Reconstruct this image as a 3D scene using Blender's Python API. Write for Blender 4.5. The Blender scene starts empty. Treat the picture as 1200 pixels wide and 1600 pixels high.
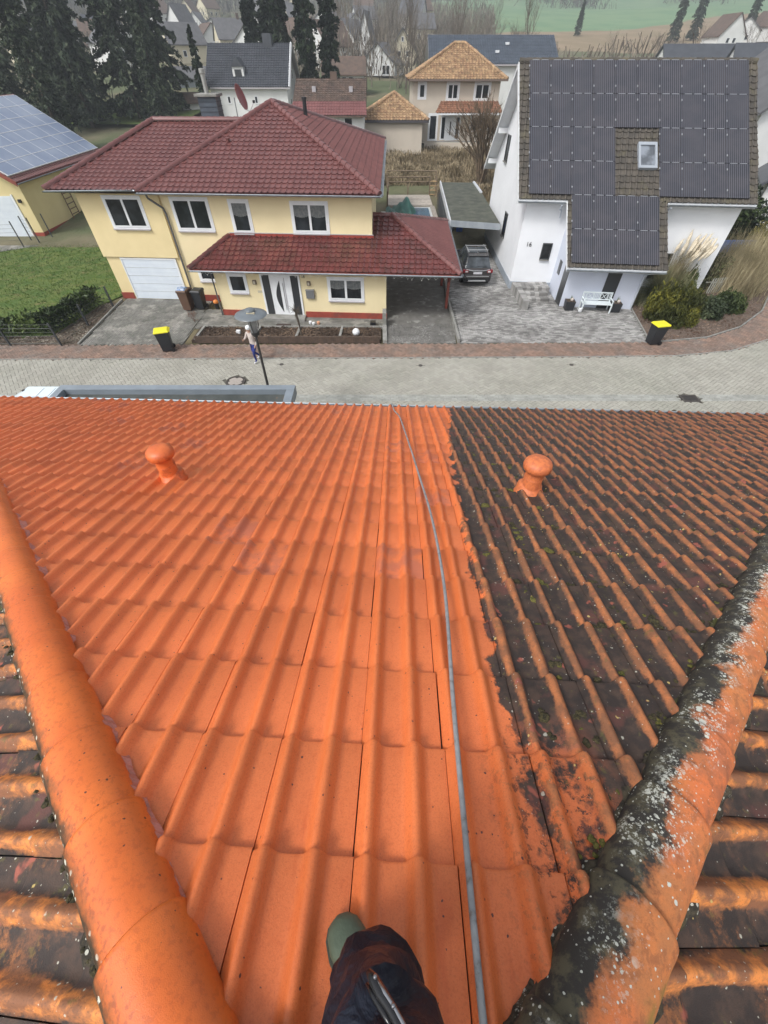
import bpy, bmesh, math, random
import numpy as np
from mathutils import Vector, Matrix, noise as mnoise
random.seed(7)
R = math.radians
scene = bpy.context.scene
COL = scene.collection

# ------------------------------------------------------------------ camera, sky, sun, exposure
cam_data = bpy.data.cameras.new('camera')
cam_data.sensor_fit = 'HORIZONTAL'; cam_data.sensor_width = 36.0; cam_data.lens = 18.75
cam_data.clip_start = 0.05; cam_data.clip_end = 3000
cam = bpy.data.objects.new('camera', cam_data); COL.objects.link(cam)
cam.location = (0, 0, 9.7); cam.rotation_euler = (R(90 - 48.64), 0, 0)
scene.camera = cam

world = bpy.data.worlds.new('World'); scene.world = world; world.use_nodes = True
wn = world.node_tree; wn.nodes.clear()
wo = wn.nodes.new('ShaderNodeOutputWorld'); wb = wn.nodes.new('ShaderNodeBackground')
sky = wn.nodes.new('ShaderNodeTexSky'); sky.sky_type = 'NISHITA'; sky.sun_disc = False
SUN_EL, SUN_AZ = R(50), R(228)          # azimuth clockwise from +Y: from behind left
sky.sun_elevation = SUN_EL; sky.sun_rotation = SUN_AZ
sky.air_density = 1.0; sky.dust_density = 4.0; sky.ozone_density = 1.0
hs = wn.nodes.new('ShaderNodeHueSaturation'); hs.inputs['Saturation'].default_value = 0.22
wn.links.new(sky.outputs[0], hs.inputs['Color']); wn.links.new(hs.outputs[0], wb.inputs['Color'])
wb.inputs['Strength'].default_value = 0.15
wn.links.new(wb.outputs[0], wo.inputs['Surface'])
sd = bpy.data.lights.new('sun', 'SUN'); sd.energy = 1.5; sd.angle = R(14); sd.color = (1.0, 0.97, 0.93)
sun = bpy.data.objects.new('sun', sd); COL.objects.link(sun)
sun_dir = Vector((math.sin(SUN_AZ) * math.cos(SUN_EL), math.cos(SUN_AZ) * math.cos(SUN_EL), math.sin(SUN_EL)))
sun.rotation_euler = sun_dir.to_track_quat('Z', 'Y').to_euler()
sun.location = (0, -20, 60)
vs = scene.view_settings
vs.view_transform = 'Standard'; vs.look = 'None'; vs.gamma = 1; vs.use_curve_mapping = False
vs.exposure = 0.62
scene.render.engine = 'CYCLES'
scene.cycles.volume_bounces = 0
scene.cycles.max_bounces = 6

# ------------------------------------------------------------------ materials
def nt_new(name):
    m = bpy.data.materials.new(name); m.use_nodes = True
    return m, m.node_tree, m.node_tree.nodes['Principled BSDF']
class N:
    """small node helper"""
    def __init__(s, nt): s.nt = nt
    def node(s, t, **kw):
        n = s.nt.nodes.new(t)
        for k, v in kw.items(): setattr(n, k, v)
        return n
    def link(s, a, b): s.nt.links.new(a, b)
    def setin(s, sock, v):
        if isinstance(v, bpy.types.NodeSocket): s.link(v, sock)
        elif isinstance(v, (tuple, list)) and len(v) == 3 and sock.type == 'RGBA': sock.default_value = (*v, 1)
        else: sock.default_value = v
    def math(s, op, a, b=0.0, c=0.0, clamp=False):
        n = s.node('ShaderNodeMath', operation=op, use_clamp=clamp)
        s.setin(n.inputs[0], a); s.setin(n.inputs[1], b); s.setin(n.inputs[2], c)
        return n.outputs[0]
    def mix(s, f, a, b, blend='MIX'):
        n = s.node('ShaderNodeMix', data_type='RGBA', blend_type=blend)
        s.setin(n.inputs[0], f); s.setin(n.inputs[6], a); s.setin(n.inputs[7], b)
        return n.outputs[2]
    def pos(s): return s.node('ShaderNodeNewGeometry').outputs['Position']
    def obj(s): return s.node('ShaderNodeTexCoord').outputs['Object']
    def noise(s, vec, scale, detail=4, rough=.55, out='Fac', dist=0.0):
        n = s.node('ShaderNodeTexNoise')
        s.link(vec, n.inputs['Vector']); n.inputs['Scale'].default_value = scale
        n.inputs['Detail'].default_value = detail; n.inputs['Roughness'].default_value = rough
        n.inputs['Distortion'].default_value = dist
        return n.outputs[out]
    def voro(s, vec, scale, feature='F1'):
        n = s.node('ShaderNodeTexVoronoi', feature=feature)
        s.link(vec, n.inputs['Vector']); n.inputs['Scale'].default_value = scale
        return n
    def smooth(s, x, lo, hi):
        n = s.node('ShaderNodeMapRange', interpolation_type='SMOOTHSTEP')
        s.setin(n.inputs['Value'], x); s.setin(n.inputs['From Min'], lo); s.setin(n.inputs['From Max'], hi)
        return n.outputs[0]
    def dots(s, vec, scale, radius, keep, seed=0.0):
        """roundish spots: 1 inside, only a share 'keep' of the cells carries one"""
        sh = s.node('ShaderNodeVectorMath', operation='ADD'); s.link(vec, sh.inputs[0]); sh.inputs[1].default_value = (seed, seed * .7, seed * 1.3)
        wob = s.noise(vec, scale * 2.2, 2, out='Color')
        ad = s.node('ShaderNodeVectorMath', operation='MULTIPLY_ADD'); s.link(wob, ad.inputs[0]); k = .35 / scale
        ad.inputs[1].default_value = (k, k, k); s.link(sh.outputs[0], ad.inputs[2])
        v = s.voro(ad.outputs[0], scale)
        sp = s.node('ShaderNodeSeparateColor'); s.link(v.outputs['Color'], sp.inputs[0])
        on = s.math('GREATER_THAN', sp.outputs[0], 1 - keep)
        r = s.math('MULTIPLY_ADD', sp.outputs[1], radius * .7, radius * .3)
        ins = s.smooth(s.math('SUBTRACT', v.outputs['Distance'], r), .06, 0.0)
        n = s.math('MULTIPLY', on, ins)
        return n
    def dot(s, vec, d, off):
        n = s.node('ShaderNodeVectorMath', operation='DOT_PRODUCT'); s.link(vec, n.inputs[0]); n.inputs[1].default_value = d
        return s.math('ADD', n.outputs['Value'], off)
    def bump(s, bsdf, h, strength, dist):
        n = s.node('ShaderNodeBump'); n.inputs['Strength'].default_value = strength; n.inputs['Distance'].default_value = dist
        s.link(h, n.inputs['Height']); s.link(n.outputs[0], bsdf.inputs['Normal'])
MATS = {}
def mat(name, c1, c2=None, scale=4, rough=.8, bump=0.0, bscale=None, metal=0, island=0.0, detail=4, bdist=.01, spec=None, coat=0, stain=None, sscale=.6, slo=.5, shi=.7):
    if name in MATS: return MATS[name]
    m, nt, b = nt_new(name); n = N(nt)
    b.inputs['Roughness'].default_value = rough; b.inputs['Metallic'].default_value = metal
    if spec is not None: b.inputs['Specular IOR Level'].default_value = spec
    if coat: b.inputs['Coat Weight'].default_value = coat
    p = n.pos()
    c = n.mix(n.smooth(n.noise(p, scale, detail), .35, .65), c1, c2 or c1)
    if stain: c = n.mix(n.math('MULTIPLY', n.smooth(n.noise(p, sscale, 6, .65), slo, shi), .8), c, stain)
    if island:
        rp = n.node('ShaderNodeNewGeometry').outputs['Random Per Island']
        f = n.math('MULTIPLY_ADD', rp, island * 2, 1 - island)
        cb = n.node('ShaderNodeCombineColor'); [n.link(f, cb.inputs[i]) for i in range(3)]
        c = n.mix(1.0, c, cb.outputs[0], 'MULTIPLY')
    n.link(c, b.inputs['Base Color'])
    if bump: n.bump(b, n.noise(p, bscale or scale * 3, 5), bump, bdist)
    MATS[name] = m
    return m
def leaf_mat(name, ca, cb, rough=.6, trans=.0):
    if name in MATS: return MATS[name]
    m, nt, b = nt_new(name); n = N(nt); b.inputs['Roughness'].default_value = rough; b.inputs['Specular IOR Level'].default_value = .25
    rp = n.node('ShaderNodeNewGeometry').outputs['Random Per Island']
    c = n.mix(rp, ca, cb)
    c = n.mix(n.smooth(n.noise(n.obj(), .6, 3), .4, .62), c, tuple(x * .62 for x in ca))
    n.link(c, b.inputs['Base Color']); MATS[name] = m
    return m

# ------------------------------------------------------------------ mesh builder
ORG = {}
class MB:
    def __init__(s, M=None): s.v = []; s.f = []; s.mi = []; s.M = M; s.uv = None
    def _add(s, vs, fs, mi=0):
        b = len(s.v)
        for v in vs:
            v = Vector(v); s.v.append(s.M @ v if s.M is not None else v)
        for f in fs: s.f.append([b + i for i in f]); s.mi.append(mi)
        return s
    def box(s, x0, x1, y0, y1, z0, z1, mi=0):
        vs = [(x0,y0,z0),(x1,y0,z0),(x1,y1,z0),(x0,y1,z0),(x0,y0,z1),(x1,y0,z1),(x1,y1,z1),(x0,y1,z1)]
        return s._add(vs, [(3,2,1,0),(4,5,6,7),(0,1,5,4),(1,2,6,5),(2,3,7,6),(3,0,4,7)], mi)
    def taper(s, x0, x1, y0, y1, z0, z1, dx=0, dy=0, mi=0, ox=0, oy=0):
        vs = [(x0,y0,z0),(x1,y0,z0),(x1,y1,z0),(x0,y1,z0),(x0-dx+ox,y0-dy+oy,z1),(x1+dx+ox,y0-dy+oy,z1),(x1+dx+ox,y1+dy+oy,z1),(x0-dx+ox,y1+dy+oy,z1)]
        return s._add(vs, [(3,2,1,0),(4,5,6,7),(0,1,5,4),(1,2,6,5),(2,3,7,6),(3,0,4,7)], mi)
    def poly(s, pts, mi=0): return s._add(pts, [tuple(range(len(pts)))], mi)
    def prism(s, pts, z0, z1, mi=0):
        n = len(pts)
        vs = [(p[0], p[1], z0) for p in pts] + [(p[0], p[1], z1) for p in pts]
        return s._add(vs, [tuple(range(n))[::-1], tuple(range(n, 2*n))] + [(i, (i+1) % n, n + (i+1) % n, n + i) for i in range(n)], mi)
    def slab(s, pts, t, mi=0):
        """a planar polygon in 3D thickened downwards by t"""
        n = len(pts); vs = [Vector(p) for p in pts] + [Vector(p) - Vector((0, 0, t)) for p in pts]
        return s._add(vs, [tuple(range(n)), tuple(range(n, 2*n))[::-1]] + [(i, n + i, n + (i+1) % n, (i+1) % n) for i in range(n)], mi)
    def tube(s, pts, rads, n=8, mi=0, cap=True):
        pts = [Vector(p) for p in pts]
        if not hasattr(rads, '__len__'): rads = [rads] * len(pts)
        rings = []; up = Vector((0, 0, 1)); prev = None
        for i, p in enumerate(pts):
            d = (pts[min(i+1, len(pts)-1)] - pts[max(i-1, 0)]).normalized()
            a = d.cross(up if abs(d.z) < .95 else Vector((0, 1, 0))) if prev is None else (prev - d * prev.dot(d))
            if a.length < 1e-6: a = d.orthogonal()
            a.normalize(); prev = a; b = d.cross(a)
            rings.append([p + (a * math.cos(t) + b * math.sin(t)) * rads[i] for t in [2*math.pi*k/n for k in range(n)]])
        vs = [v for r in rings for v in r]; fs = []
        for i in range(len(rings) - 1):
            for k in range(n): fs.append((i*n+k, (i+1)*n+k, (i+1)*n+(k+1) % n, i*n+(k+1) % n))
        if cap: fs.append(tuple(range(n))); fs.append(tuple(range(len(vs)-n, len(vs)))[::-1])
        return s._add(vs, fs, mi)
    def lathe(s, prof, c=(0,0,0), n=20, mi=0):
        c = Vector(c); vs = []; fs = []
        for r, z in prof:
            for k in range(n):
                t = 2*math.pi*k/n; vs.append(c + Vector((r*math.cos(t), r*math.sin(t), z)))
        for i in range(len(prof)-1):
            for k in range(n): fs.append((i*n+k, i*n+(k+1) % n, (i+1)*n+(k+1) % n, (i+1)*n+k))
        fs.append(tuple(range(n))[::-1]); fs.append(tuple(range(len(vs)-n, len(vs))))
        return s._add(vs, fs, mi)
    def ball(s, c, r, mi=0, n=10, sq=(1,1,1)):
        c = Vector(c); vs = []; fs = []; m = n // 2
        for i in range(m+1):
            a = math.pi * i / m
            for k in range(n):
                t = 2*math.pi*k/n; vs.append(c + Vector((r*sq[0]*math.sin(a)*math.cos(t), r*sq[1]*math.sin(a)*math.sin(t), r*sq[2]*math.cos(a))))
        for i in range(m):
            for k in range(n): fs.append((i*n+k, (i+1)*n+k, (i+1)*n+(k+1) % n, i*n+(k+1) % n))
        return s._add(vs, fs, mi)
    def build(s, name, mats, parent=None, smooth=False, bevel=0, **props):
        me = bpy.data.meshes.new(name)
        o0 = ORG.get(parent.name, Vector((0,0,0))) if parent else Vector((0,0,0))
        me.from_pydata([tuple(v - o0) for v in s.v], [], s.f)
        ms = mats if isinstance(mats, (list, tuple)) else [mats]
        for m in ms: me.materials.append(m)
        if len(ms) > 1: me.polygons.foreach_set('material_index', s.mi)
        if s.uv: 
            ul = me.uv_layers.new(name='UVMap'); ul.data.foreach_set('uv', [c for f in s.f for i in f for c in s.uv[i]])
        if smooth: me.polygons.foreach_set('use_smooth', [True]*len(me.polygons))
        me.update(); me.validate()
        o = bpy.data.objects.new(name, me); COL.objects.link(o)
        if smooth and smooth != 'all': 
            try: me.set_sharp_from_angle(angle=R(40))
            except Exception: pass
        if bevel:
            b = o.modifiers.new('bevel', 'BEVEL'); b.width = bevel; b.segments = 2; b.limit_method = 'ANGLE'
        if parent: o.parent = parent; ORG[o.name] = o0
        for k, v in props.items(): o[k] = v
        return o
def thing(name, label, cat, loc=(0,0,0), rz=0, group=None, scale=1):
    o = bpy.data.objects.new(name, None); COL.objects.link(o); o.location = loc; o.rotation_euler = (0, 0, rz)
    o.scale = (scale,)*3; o.empty_display_size = .3
    o['label'] = label; o['category'] = cat
    if group: o['group'] = group
    ORG[o.name] = Vector(loc) if (rz == 0 and scale == 1) else Vector((0,0,0))
    return o
def tag(o, label, cat, group=None):
    o['label'] = label; o['category'] = cat
    if group: o['group'] = group
    return o
def dup(root, loc, rz=0, scale=1, label=None, group=None):
    r = root.copy(); COL.objects.link(r); r.location = loc; r.rotation_euler = (0, 0, rz)
    r.scale = scale if hasattr(scale, '__len__') else (scale,)*3
    if label: r['label'] = label
    if group: r['group'] = group
    for ch in list(root.children):
        c = ch.copy(); COL.objects.link(c); c.parent = r
        for g in list(ch.children):
            d = g.copy(); COL.objects.link(d); d.parent = c
    return r
def zt(Y, X=0):
    """height of the terrain: flat street, then rising towards the fields"""
    z = 0 if Y < 30 else .065*(Y-30) if Y < 200 else 11.05 + .09*(Y-200)
    if Y > 30:
        a = min(1, (Y-30)/170)
        z += a * 2.2 * (mnoise.noise((X*.008+3, Y*.008, 0))) * (1 + max(0, Y-200)/200)
    return z
def mcols(x, y, z, o):
    m = Matrix.Identity(4)
    for i, c in enumerate((x, y, z, o)):
        for j in range(3): m[j][i] = c[j]
    return m

# ------------------------------------------------------------------ roof tiles
def tile_profile(n):
    """height of a double-roll tile across its width, 0..1"""
    out = []
    for i in range(n+1):
        u = i / n; h = 0.0
        for c, w in ((.125, .125), (.625, .135)):
            d = abs(u - c)
            if d < w: h = max(h, .5 + .5*math.cos(math.pi*d/w))
        h = h ** .72
        tr = .05 * math.sin(math.pi * min(1, max(0, (u-.27)/.21))) if .27 < u < .48 else 0
        out.append((u, h - tr + (.12 if u < .02 else 0)))
    return out
def tile_verts(w, ex, hh, th, prof, lap=.06, lip=True, gap=.002):
    vs = []; uv = []
    rows = [(0, -th, 0), (.0, -.005, 0), (-.010, 0.0, .0)] if lip else [(0, -th, 0), (0, 0, 0)]
    rows = rows + [(-(ex + lap), None, 1)]
    for s, dz, far in rows:
        for u, h in prof:
            z = (th + .010 if not far else -.002) + h*hh + (dz or 0)
            vs.append((gap + u*(w-2*gap), s, z)); uv.append((u, max(0, min(1, h))))
    m = len(prof); fs = []
    for r in range(len(rows)-1):
        for k in range(m-1): fs.append((r*m+k, r*m+k+1, (r+1)*m+k+1, (r+1)*m+k))
    # left edge skirt
    b = len(vs); top0 = (len(rows)-2)*m
    for i in (top0, top0 + m):
        v = vs[i]; vs.append((v[0], v[1], v[2]-.02)); uv.append((0, 0))
    fs.append((top0, top0 + m, b+1, b))
    b = len(vs)
    for i in (top0 + m - 1, top0 + 2*m - 1):
        v = vs[i]; vs.append((v[0], v[1], v[2]-.02)); uv.append((1, 0))
    fs.append((top0+m-1, b, b+1, top0+2*m-1))
    return vs, fs, uv
def single_profile(n):
    return [(i/n, max(0, math.cos(math.pi*(i/n-.2)/.42))**1.1 if i/n < .41 else 0.0) for i in range(n+1)]
def tiled_face(poly, name, m, parent, w=.30, ex=.34, hh=.03, th=.02, np_=8, lift=.0, over=0.0, single=False, **props):
    """poly[0]->poly[1] is the eave, seen from outside left to right; convex and planar"""
    P = [Vector(p) for p in poly]
    u = (P[1]-P[0]).normalized(); nrm = None
    for q in P[2:]:
        c = u.cross(q - P[0])
        if c.length > 1e-4: nrm = c.normalized(); break
    v = nrm.cross(u)
    o = P[0]; us = [(p-o).dot(u) for p in P]; vs_ = [(p-o).dot(v) for p in P]
    prof = single_profile(np_) if single else tile_profile(np_)
    tv, tf, tuv = tile_verts(w, ex, hh, th, prof, lip=False)
    tv = [Vector(a) for a in tv]
    V = []; F = []; UV = []
    c0, c1 = math.floor(min(us)/w), math.ceil(max(us)/w); rows = math.ceil(max(vs_)/ex)
    for j in range(rows):
        for i in range(c0, c1):
            b = len(V); jx = random.uniform(-.003, .003); jz = random.uniform(-.002, .003)
            for a in tv: V.append(o + u*(i*w + a.x) + v*(j*ex - over - a.y + jx) + nrm*(a.z + lift + jz))
            F += [[b+k for k in f] for f in tf]; UV += tuv
    me = bpy.data.meshes.new(name); me.from_pydata(V, [], F)
    ul = me.uv_layers.new(name='UVMap'); ul.data.foreach_set('uv', [c for f in F for i in f for c in UV[i]])
    bm = bmesh.new(); bm.from_mesh(me); n = len(P)
    for i in range(n):
        a, b_ = P[i], P[(i+1) % n]
        if i == 0: continue
        out = (b_-a).cross(nrm)
        if out.length < 1e-6: continue
        bmesh.ops.bisect_plane(bm, geom=bm.verts[:]+bm.edges[:]+bm.faces[:], plane_co=a, plane_no=out.normalized(), clear_outer=True, dist=1e-5)
    o0 = ORG.get(parent.name, Vector((0,0,0))); bmesh.ops.translate(bm, vec=-o0, verts=bm.verts)
    bm.to_mesh(me); bm.free(); me.materials.append(m)
    me.polygons.foreach_set('use_smooth', [True]*len(me.polygons))
    try: me.set_sharp_from_angle(angle=R(50))
    except Exception: pass
    ob = bpy.data.objects.new(name, me); COL.objects.link(ob); ob.parent = parent; ORG[ob.name] = o0
    ob['kind'] = 'stuff'
    for k, val in props.items(): ob[k] = val
    return ob
def ridge_run(p0, p1, m, parent, r=.11, seg=.36, name='ridge_tiles', nn=6, lift=0.02):
    """overlapping half-round caps along a hip or ridge, one joined part"""
    p0, p1 = Vector(p0), Vector(p1); d = (p1-p0); L = d.length; d.normalize()
    side = d.cross(Vector((0,0,1))).normalized(); up = side.cross(d)
    mb = MB(); k = max(1, round(L/seg)); sl = L/k
    for i in range(k):
        a = p0 + d*sl*i + up*lift; b = p0 + d*sl*(i+1.08) + up*lift
        vs = []
        for q, rr in ((a, r*1.08), (b, r*.9)):
            for t in range(nn+1):
                an = math.pi*(t/nn)*1.1 - math.pi*.05
                vs.append(q + side*math.cos(an)*rr + up*math.sin(an)*rr)
        fs = [(t, t+1, nn+2+t, nn+1+t) for t in range(nn)]
        fs.append(tuple(range(nn+1))[::-1])
        mb._add(vs, fs)
    return mb.build(name, m, parent, smooth=True, kind='stuff')

# ------------------------------------------------------------------ the orange roof under the photographer
AL, YA, KA = R(22), R(1.5), R(2.1)
NR = Vector((math.sin(AL)*math.sin(YA), math.sin(AL)*math.cos(YA), math.cos(AL)))
E0 = Vector((math.cos(YA), -math.sin(YA), 0))
D0 = Vector((math.cos(AL)*math.sin(YA), math.cos(AL)*math.cos(YA), -math.sin(AL)))
U0 = (E0*math.cos(KA) - D0*math.sin(KA)).normalized()
S0 = Vector((0, 0, 9.7 - 1.5/math.cos(AL)))
def rp(e, s, h=0): return S0 + E0*e + D0*s + NR*h
APEX = rp(-.01, -.758)
def hipL(s, h=0): return rp(-.82 - 1.07*s, s, h)
def hipR(s, h=0): return rp(.78 + 1.04*s, s, h)
S_EAVE = 6.39

def roof_material(name, always_dirty=False, crest_warm=1.0):
    m, nt, b = nt_new(name); n = N(nt); p = n.pos()
    uvn = n.node('ShaderNodeUVMap'); sx = n.node('ShaderNodeSeparateXYZ'); n.link(uvn.outputs[0], sx.inputs[0])
    h = sx.outputs[1]
    e = n.dot(p, tuple(E0), -E0.dot(S0)); s = n.dot(p, tuple(D0), -D0.dot(S0))
    nl = n.noise(p, 2.2, 5); nm = n.noise(p, 14, 5, .65); nf = n.noise(p, 160, 3, .7)
    # painted clay
    c = n.mix(n.smooth(nl, .35, .7), (.76, .190, .050), (.66, .150, .039))
    c = n.mix(n.math('MULTIPLY', n.smooth(h, .0, .8), .45), n.mix(.45, c, (.68, .200, .080)), c)
    c = n.mix(n.math('MULTIPLY', n.smooth(nf, .45, .70), .30), c, (.36, .062, .020))
    c = n.mix(n.math('MULTIPLY', n.smooth(n.noise(p, 420, 2, .6), .55, .7), .22), c, (.80, .30, .14))
    c = n.mix(n.math('MULTIPLY', n.smooth(n.noise(p, 34, 5, .7), .5, .68), .22), c, (.50, .085, .022))
    # a few tiles where the coat is thin
    fe = n.math('FLOOR', n.math('DIVIDE', n.math('ADD', e, .09), .31)); fs = n.math('FLOOR', n.math('DIVIDE', s, .355))
    cb = n.node('ShaderNodeCombineXYZ'); n.link(fe, cb.inputs[0]); n.link(fs, cb.inputs[1])
    wn_ = n.node('ShaderNodeTexWhiteNoise'); n.link(cb.outputs[0], wn_.inputs['Vector'])
    thin = n.math('MULTIPLY', n.math('GREATER_THAN', wn_.outputs['Value'], .935), n.smooth(n.noise(p, 7, 4), .36, .6))
    c = n.mix(n.math('MULTIPLY', thin, .55), c, (.34, .115, .085))
    tv = n.math('MULTIPLY_ADD', wn_.outputs['Value'], .20, .90)
    cc = n.node('ShaderNodeCombineColor'); [n.link(tv, cc.inputs[i]) for i in range(3)]
    c = n.mix(1.0, c, cc.outputs[0], 'MULTIPLY')
    # wet-looking stains running down
    st = n.node('ShaderNodeCombineXYZ'); n.link(n.math('MULTIPLY', e, 9), st.inputs[0]); n.link(n.math('MULTIPLY', s, 1.6), st.inputs[1])
    run = n.smooth(n.noise(st.outputs[0], 1.0, 4, .6), .58, .72)
    c = n.mix(n.math('MULTIPLY', run, .38), c, (.46, .072, .014))
    c = n.mix(n.dots(p, 60, .22, .06, 3), c, (.10, .035, .03))
    # weathered clay
    hn = n.math('ADD', h, n.math('ADD', n.math('MULTIPLY_ADD', nm, 1.0, -.5), n.math('MULTIPLY_ADD', n.noise(p, 60, 5, .75), .7, -.35)))
    hn = n.math('ADD', hn, n.math('MULTIPLY_ADD', n.noise(p, 2.6, 4, .6), 1.4, -.68))
    if always_dirty: hn = n.math('ADD', hn, n.math('MULTIPLY_ADD', n.noise(p, 4.5, 4), 1.1, -.26))
    far = n.smooth(s, 1.0, 6.0)
    warm = n.mix(n.smooth(nm, .35, .6), (.47*crest_warm, .165*crest_warm, .062), (.235, .10, .05))
    warm = n.mix(n.math('MULTIPLY', far, .45), warm, (.20, .080, .045))
    trough = n.mix(n.smooth(nm, .4, .65), (.040, .030, .027), (.080, .052, .040))
    trough = n.mix(n.math('MULTIPLY', n.smooth(n.noise(p, 5, 4), .56, .66), .6), trough, (.15, .055, .045))
    d = n.mix(n.smooth(hn, .38, .78), trough, warm)
    d = n.mix(n.math('MULTIPLY', n.smooth(nf, .55, .72), .5), d, (.035, .03, .025))
    d = n.mix(n.smooth(n.noise(p, 9, 3), .66, .72), d, (.33, .10, .07))
    d = n.mix(n.math('MULTIPLY', n.smooth(n.noise(p, 30, 4), .6, .72), .55), d, (.12, .11, .035))
    lich = n.math('MAXIMUM', n.dots(p, 20, .14, .06, 1), n.math('MAXIMUM', n.dots(p, 52, .22, .07, 2), n.dots(p, 110, .26, .06, 7)))
    d = n.mix(n.math('MULTIPLY', lich, .8), d, (.50, .49, .41))
    d = n.mix(n.dots(p, 30, .22, .07, 5), d, (.50, .38, .14))
    if always_dirty: mask = 1.0
    else:
        eb = n.math('ADD', n.math('MULTIPLY_ADD', s, .02, .475), n.math('MULTIPLY', n.math('MULTIPLY', s, s), .0092))
        edge = n.math('ADD', n.math('SUBTRACT', e, eb), n.math('MULTIPLY_ADD', n.noise(p, 7, 5, .6), .26, -.13))
        mask = n.smooth(edge, -.012, .012)
        near = n.smooth(s, .55, .25)      # lowest rows by the hip were only half cleaned
        spk = n.math('MULTIPLY', n.smooth(n.noise(p, 26, 6, .75), .53, .6), n.math('MULTIPLY', near, n.smooth(e, .28, .55)))
        left = n.math('MULTIPLY', near, n.smooth(e, .86, .62))
        mask = n.math('MULTIPLY', mask, n.math('SUBTRACT', 1.0, n.math('MULTIPLY', left, n.smooth(n.noise(p, 9, 5, .7), .58, .44))), clamp=True)
        mask = n.math('MAXIMUM', mask, spk)
    c = n.mix(mask, c, d)
    n.link(c, b.inputs['Base Color'])
    rg = n.math('MULTIPLY_ADD', nm, .30, .20)
    if not always_dirty: rg = n.math('MULTIPLY_ADD', mask, .35, rg)
    else: rg = n.math('ADD', rg, .35)
    n.link(rg, b.inputs['Roughness']); b.inputs['Specular IOR Level'].default_value = .4
    hgt = n.math('ADD', n.math('MULTIPLY', n.noise(p, 260, 3, .7), .5), n.math('MULTIPLY', nm, n.math('MULTIPLY_ADD', mask, 1.6, .35)))
    n.bump(b, hgt, .45, .0045)
    return m
M_TILE = roof_material('painted_and_weathered_clay')
M_TILE_OLD = roof_material('weathered_clay', True, 1.5)

def cap_material(name, dirty):
    """ridge caps; u runs round the cap (0 = left of the hip seen from the street side)"""
    m, nt, b = nt_new(name); n = N(nt); p = n.pos()
    uvn = n.node('ShaderNodeUVMap'); sx = n.node('ShaderNodeSeparateXYZ'); n.link(uvn.outputs[0], sx.inputs[0]); u = sx.outputs[0]
    nl = n.noise(p, 3, 5); nm = n.noise(p, 18, 6, .7); nf = n.noise(p, 170, 3, .7)
    if not dirty:
        c = n.mix(n.smooth(nl, .35, .65), (.72, .170, .030), (.60, .125, .022))
        c = n.mix(n.math('MULTIPLY', n.smooth(nf, .5, .75), .25), c, (.4, .09, .02))
        un = n.math('ADD', u, n.math('MULTIPLY_ADD', nm, .34, -.17))
        c = n.mix(n.math('MULTIPLY', n.smooth(n.noise(p, 60, 5, .7), .5, .62), n.math('MULTIPLY_ADD', n.smooth(un, .55, .30), .55, .32)), c, (.36, .068, .016))
        c = n.mix(n.dots(p, 48, .2, .10, 9), c, (.12, .035, .02))
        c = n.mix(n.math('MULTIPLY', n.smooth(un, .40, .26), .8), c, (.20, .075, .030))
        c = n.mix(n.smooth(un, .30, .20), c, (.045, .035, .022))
        c = n.mix(n.math('MULTIPLY', n.dots(p, 45, .35, .45, 1), n.smooth(n.math('ADD', u, n.math('MULTIPLY', nl, .2)), .44, .30)), c, (.6, .6, .5))
        rough = .36
    else:
        c = n.mix(n.smooth(nm, .38, .62), (.62, .165, .05), (.42, .13, .055))
        c = n.mix(n.math('MULTIPLY', n.smooth(nl, .4, .6), .4), c, (.50, .23, .07))
        c = n.mix(n.math('MULTIPLY', n.smooth(nf, .5, .75), .3), c, (.2, .05, .02))
        un = n.math('ADD', u, n.math('ADD', n.math('MULTIPLY_ADD', nm, .34, -.17), n.math('MULTIPLY_ADD', n.noise(p, 5.5, 5, .65), .7, -.36)))
        c = n.mix(n.math('MULTIPLY', n.smooth(n.noise(p, 24, 6, .75), .5, .6), .5), c, (.22, .075, .035))
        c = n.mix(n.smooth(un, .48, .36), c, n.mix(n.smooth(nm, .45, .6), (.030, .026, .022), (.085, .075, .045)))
        band = n.math('MULTIPLY', n.smooth(un, .16, .30), n.smooth(un, .62, .44))
        crust = n.smooth(n.math('ADD', n.noise(p, 75, 6, .8), n.math('MULTIPLY', n.noise(p, 9, 3), .35)), .72, .76)
        l1 = n.math('MULTIPLY', n.math('MAXIMUM', crust, n.math('MAXIMUM', n.dots(p, 34, .34, .45, 1), n.dots(p, 90, .36, .5, 2))), n.math('MULTIPLY', band, n.smooth(n.noise(p, 3.2, 3), .42, .54)))
        l2 = n.math('MULTIPLY', n.dots(p, 40, .4, .5, 4), n.smooth(un, .86, .95))
        l3 = n.math('MAXIMUM', n.dots(p, 30, .2, .10, 6), n.dots(p, 95, .3, .16, 8))
        c = n.mix(n.math('MAXIMUM', l1, n.math('MAXIMUM', l2, l3)), c, (.54, .55, .49))
        c = n.mix(n.math('MULTIPLY', n.smooth(n.noise(p, 6, 4), .55, .7), n.smooth(un, .7, .9)), c, (.24, .17, .035))
        rough = .75
    n.link(c, b.inputs['Base Color']); b.inputs['Roughness'].default_value = rough
    n.bump(b, n.math('ADD', n.noise(p, 330, 3, .7), n.math('MULTIPLY', n.noise(p, 70, 5, .75), 1.6 if dirty else .25)), .30, .0022 if not dirty else .004)
    return m
M_CAP_CLEAN = cap_material('painted_clay_cap', False); M_CAP_OLD = cap_material('lichen_covered_cap', True)
M_ZINC = mat('zinc', (.33, .36, .39), (.25, .28, .31), 3, rough=.45, metal=.6)
M_FOIL = mat('black_underlay_foil', (.012, .012, .014), rough=.5)
M_PLASTER_W = mat('white_plaster', (.74, .75, .76), (.69, .70, .71), 1.2, rough=.9, bump=.25, bscale=60, bdist=.004)

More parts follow.
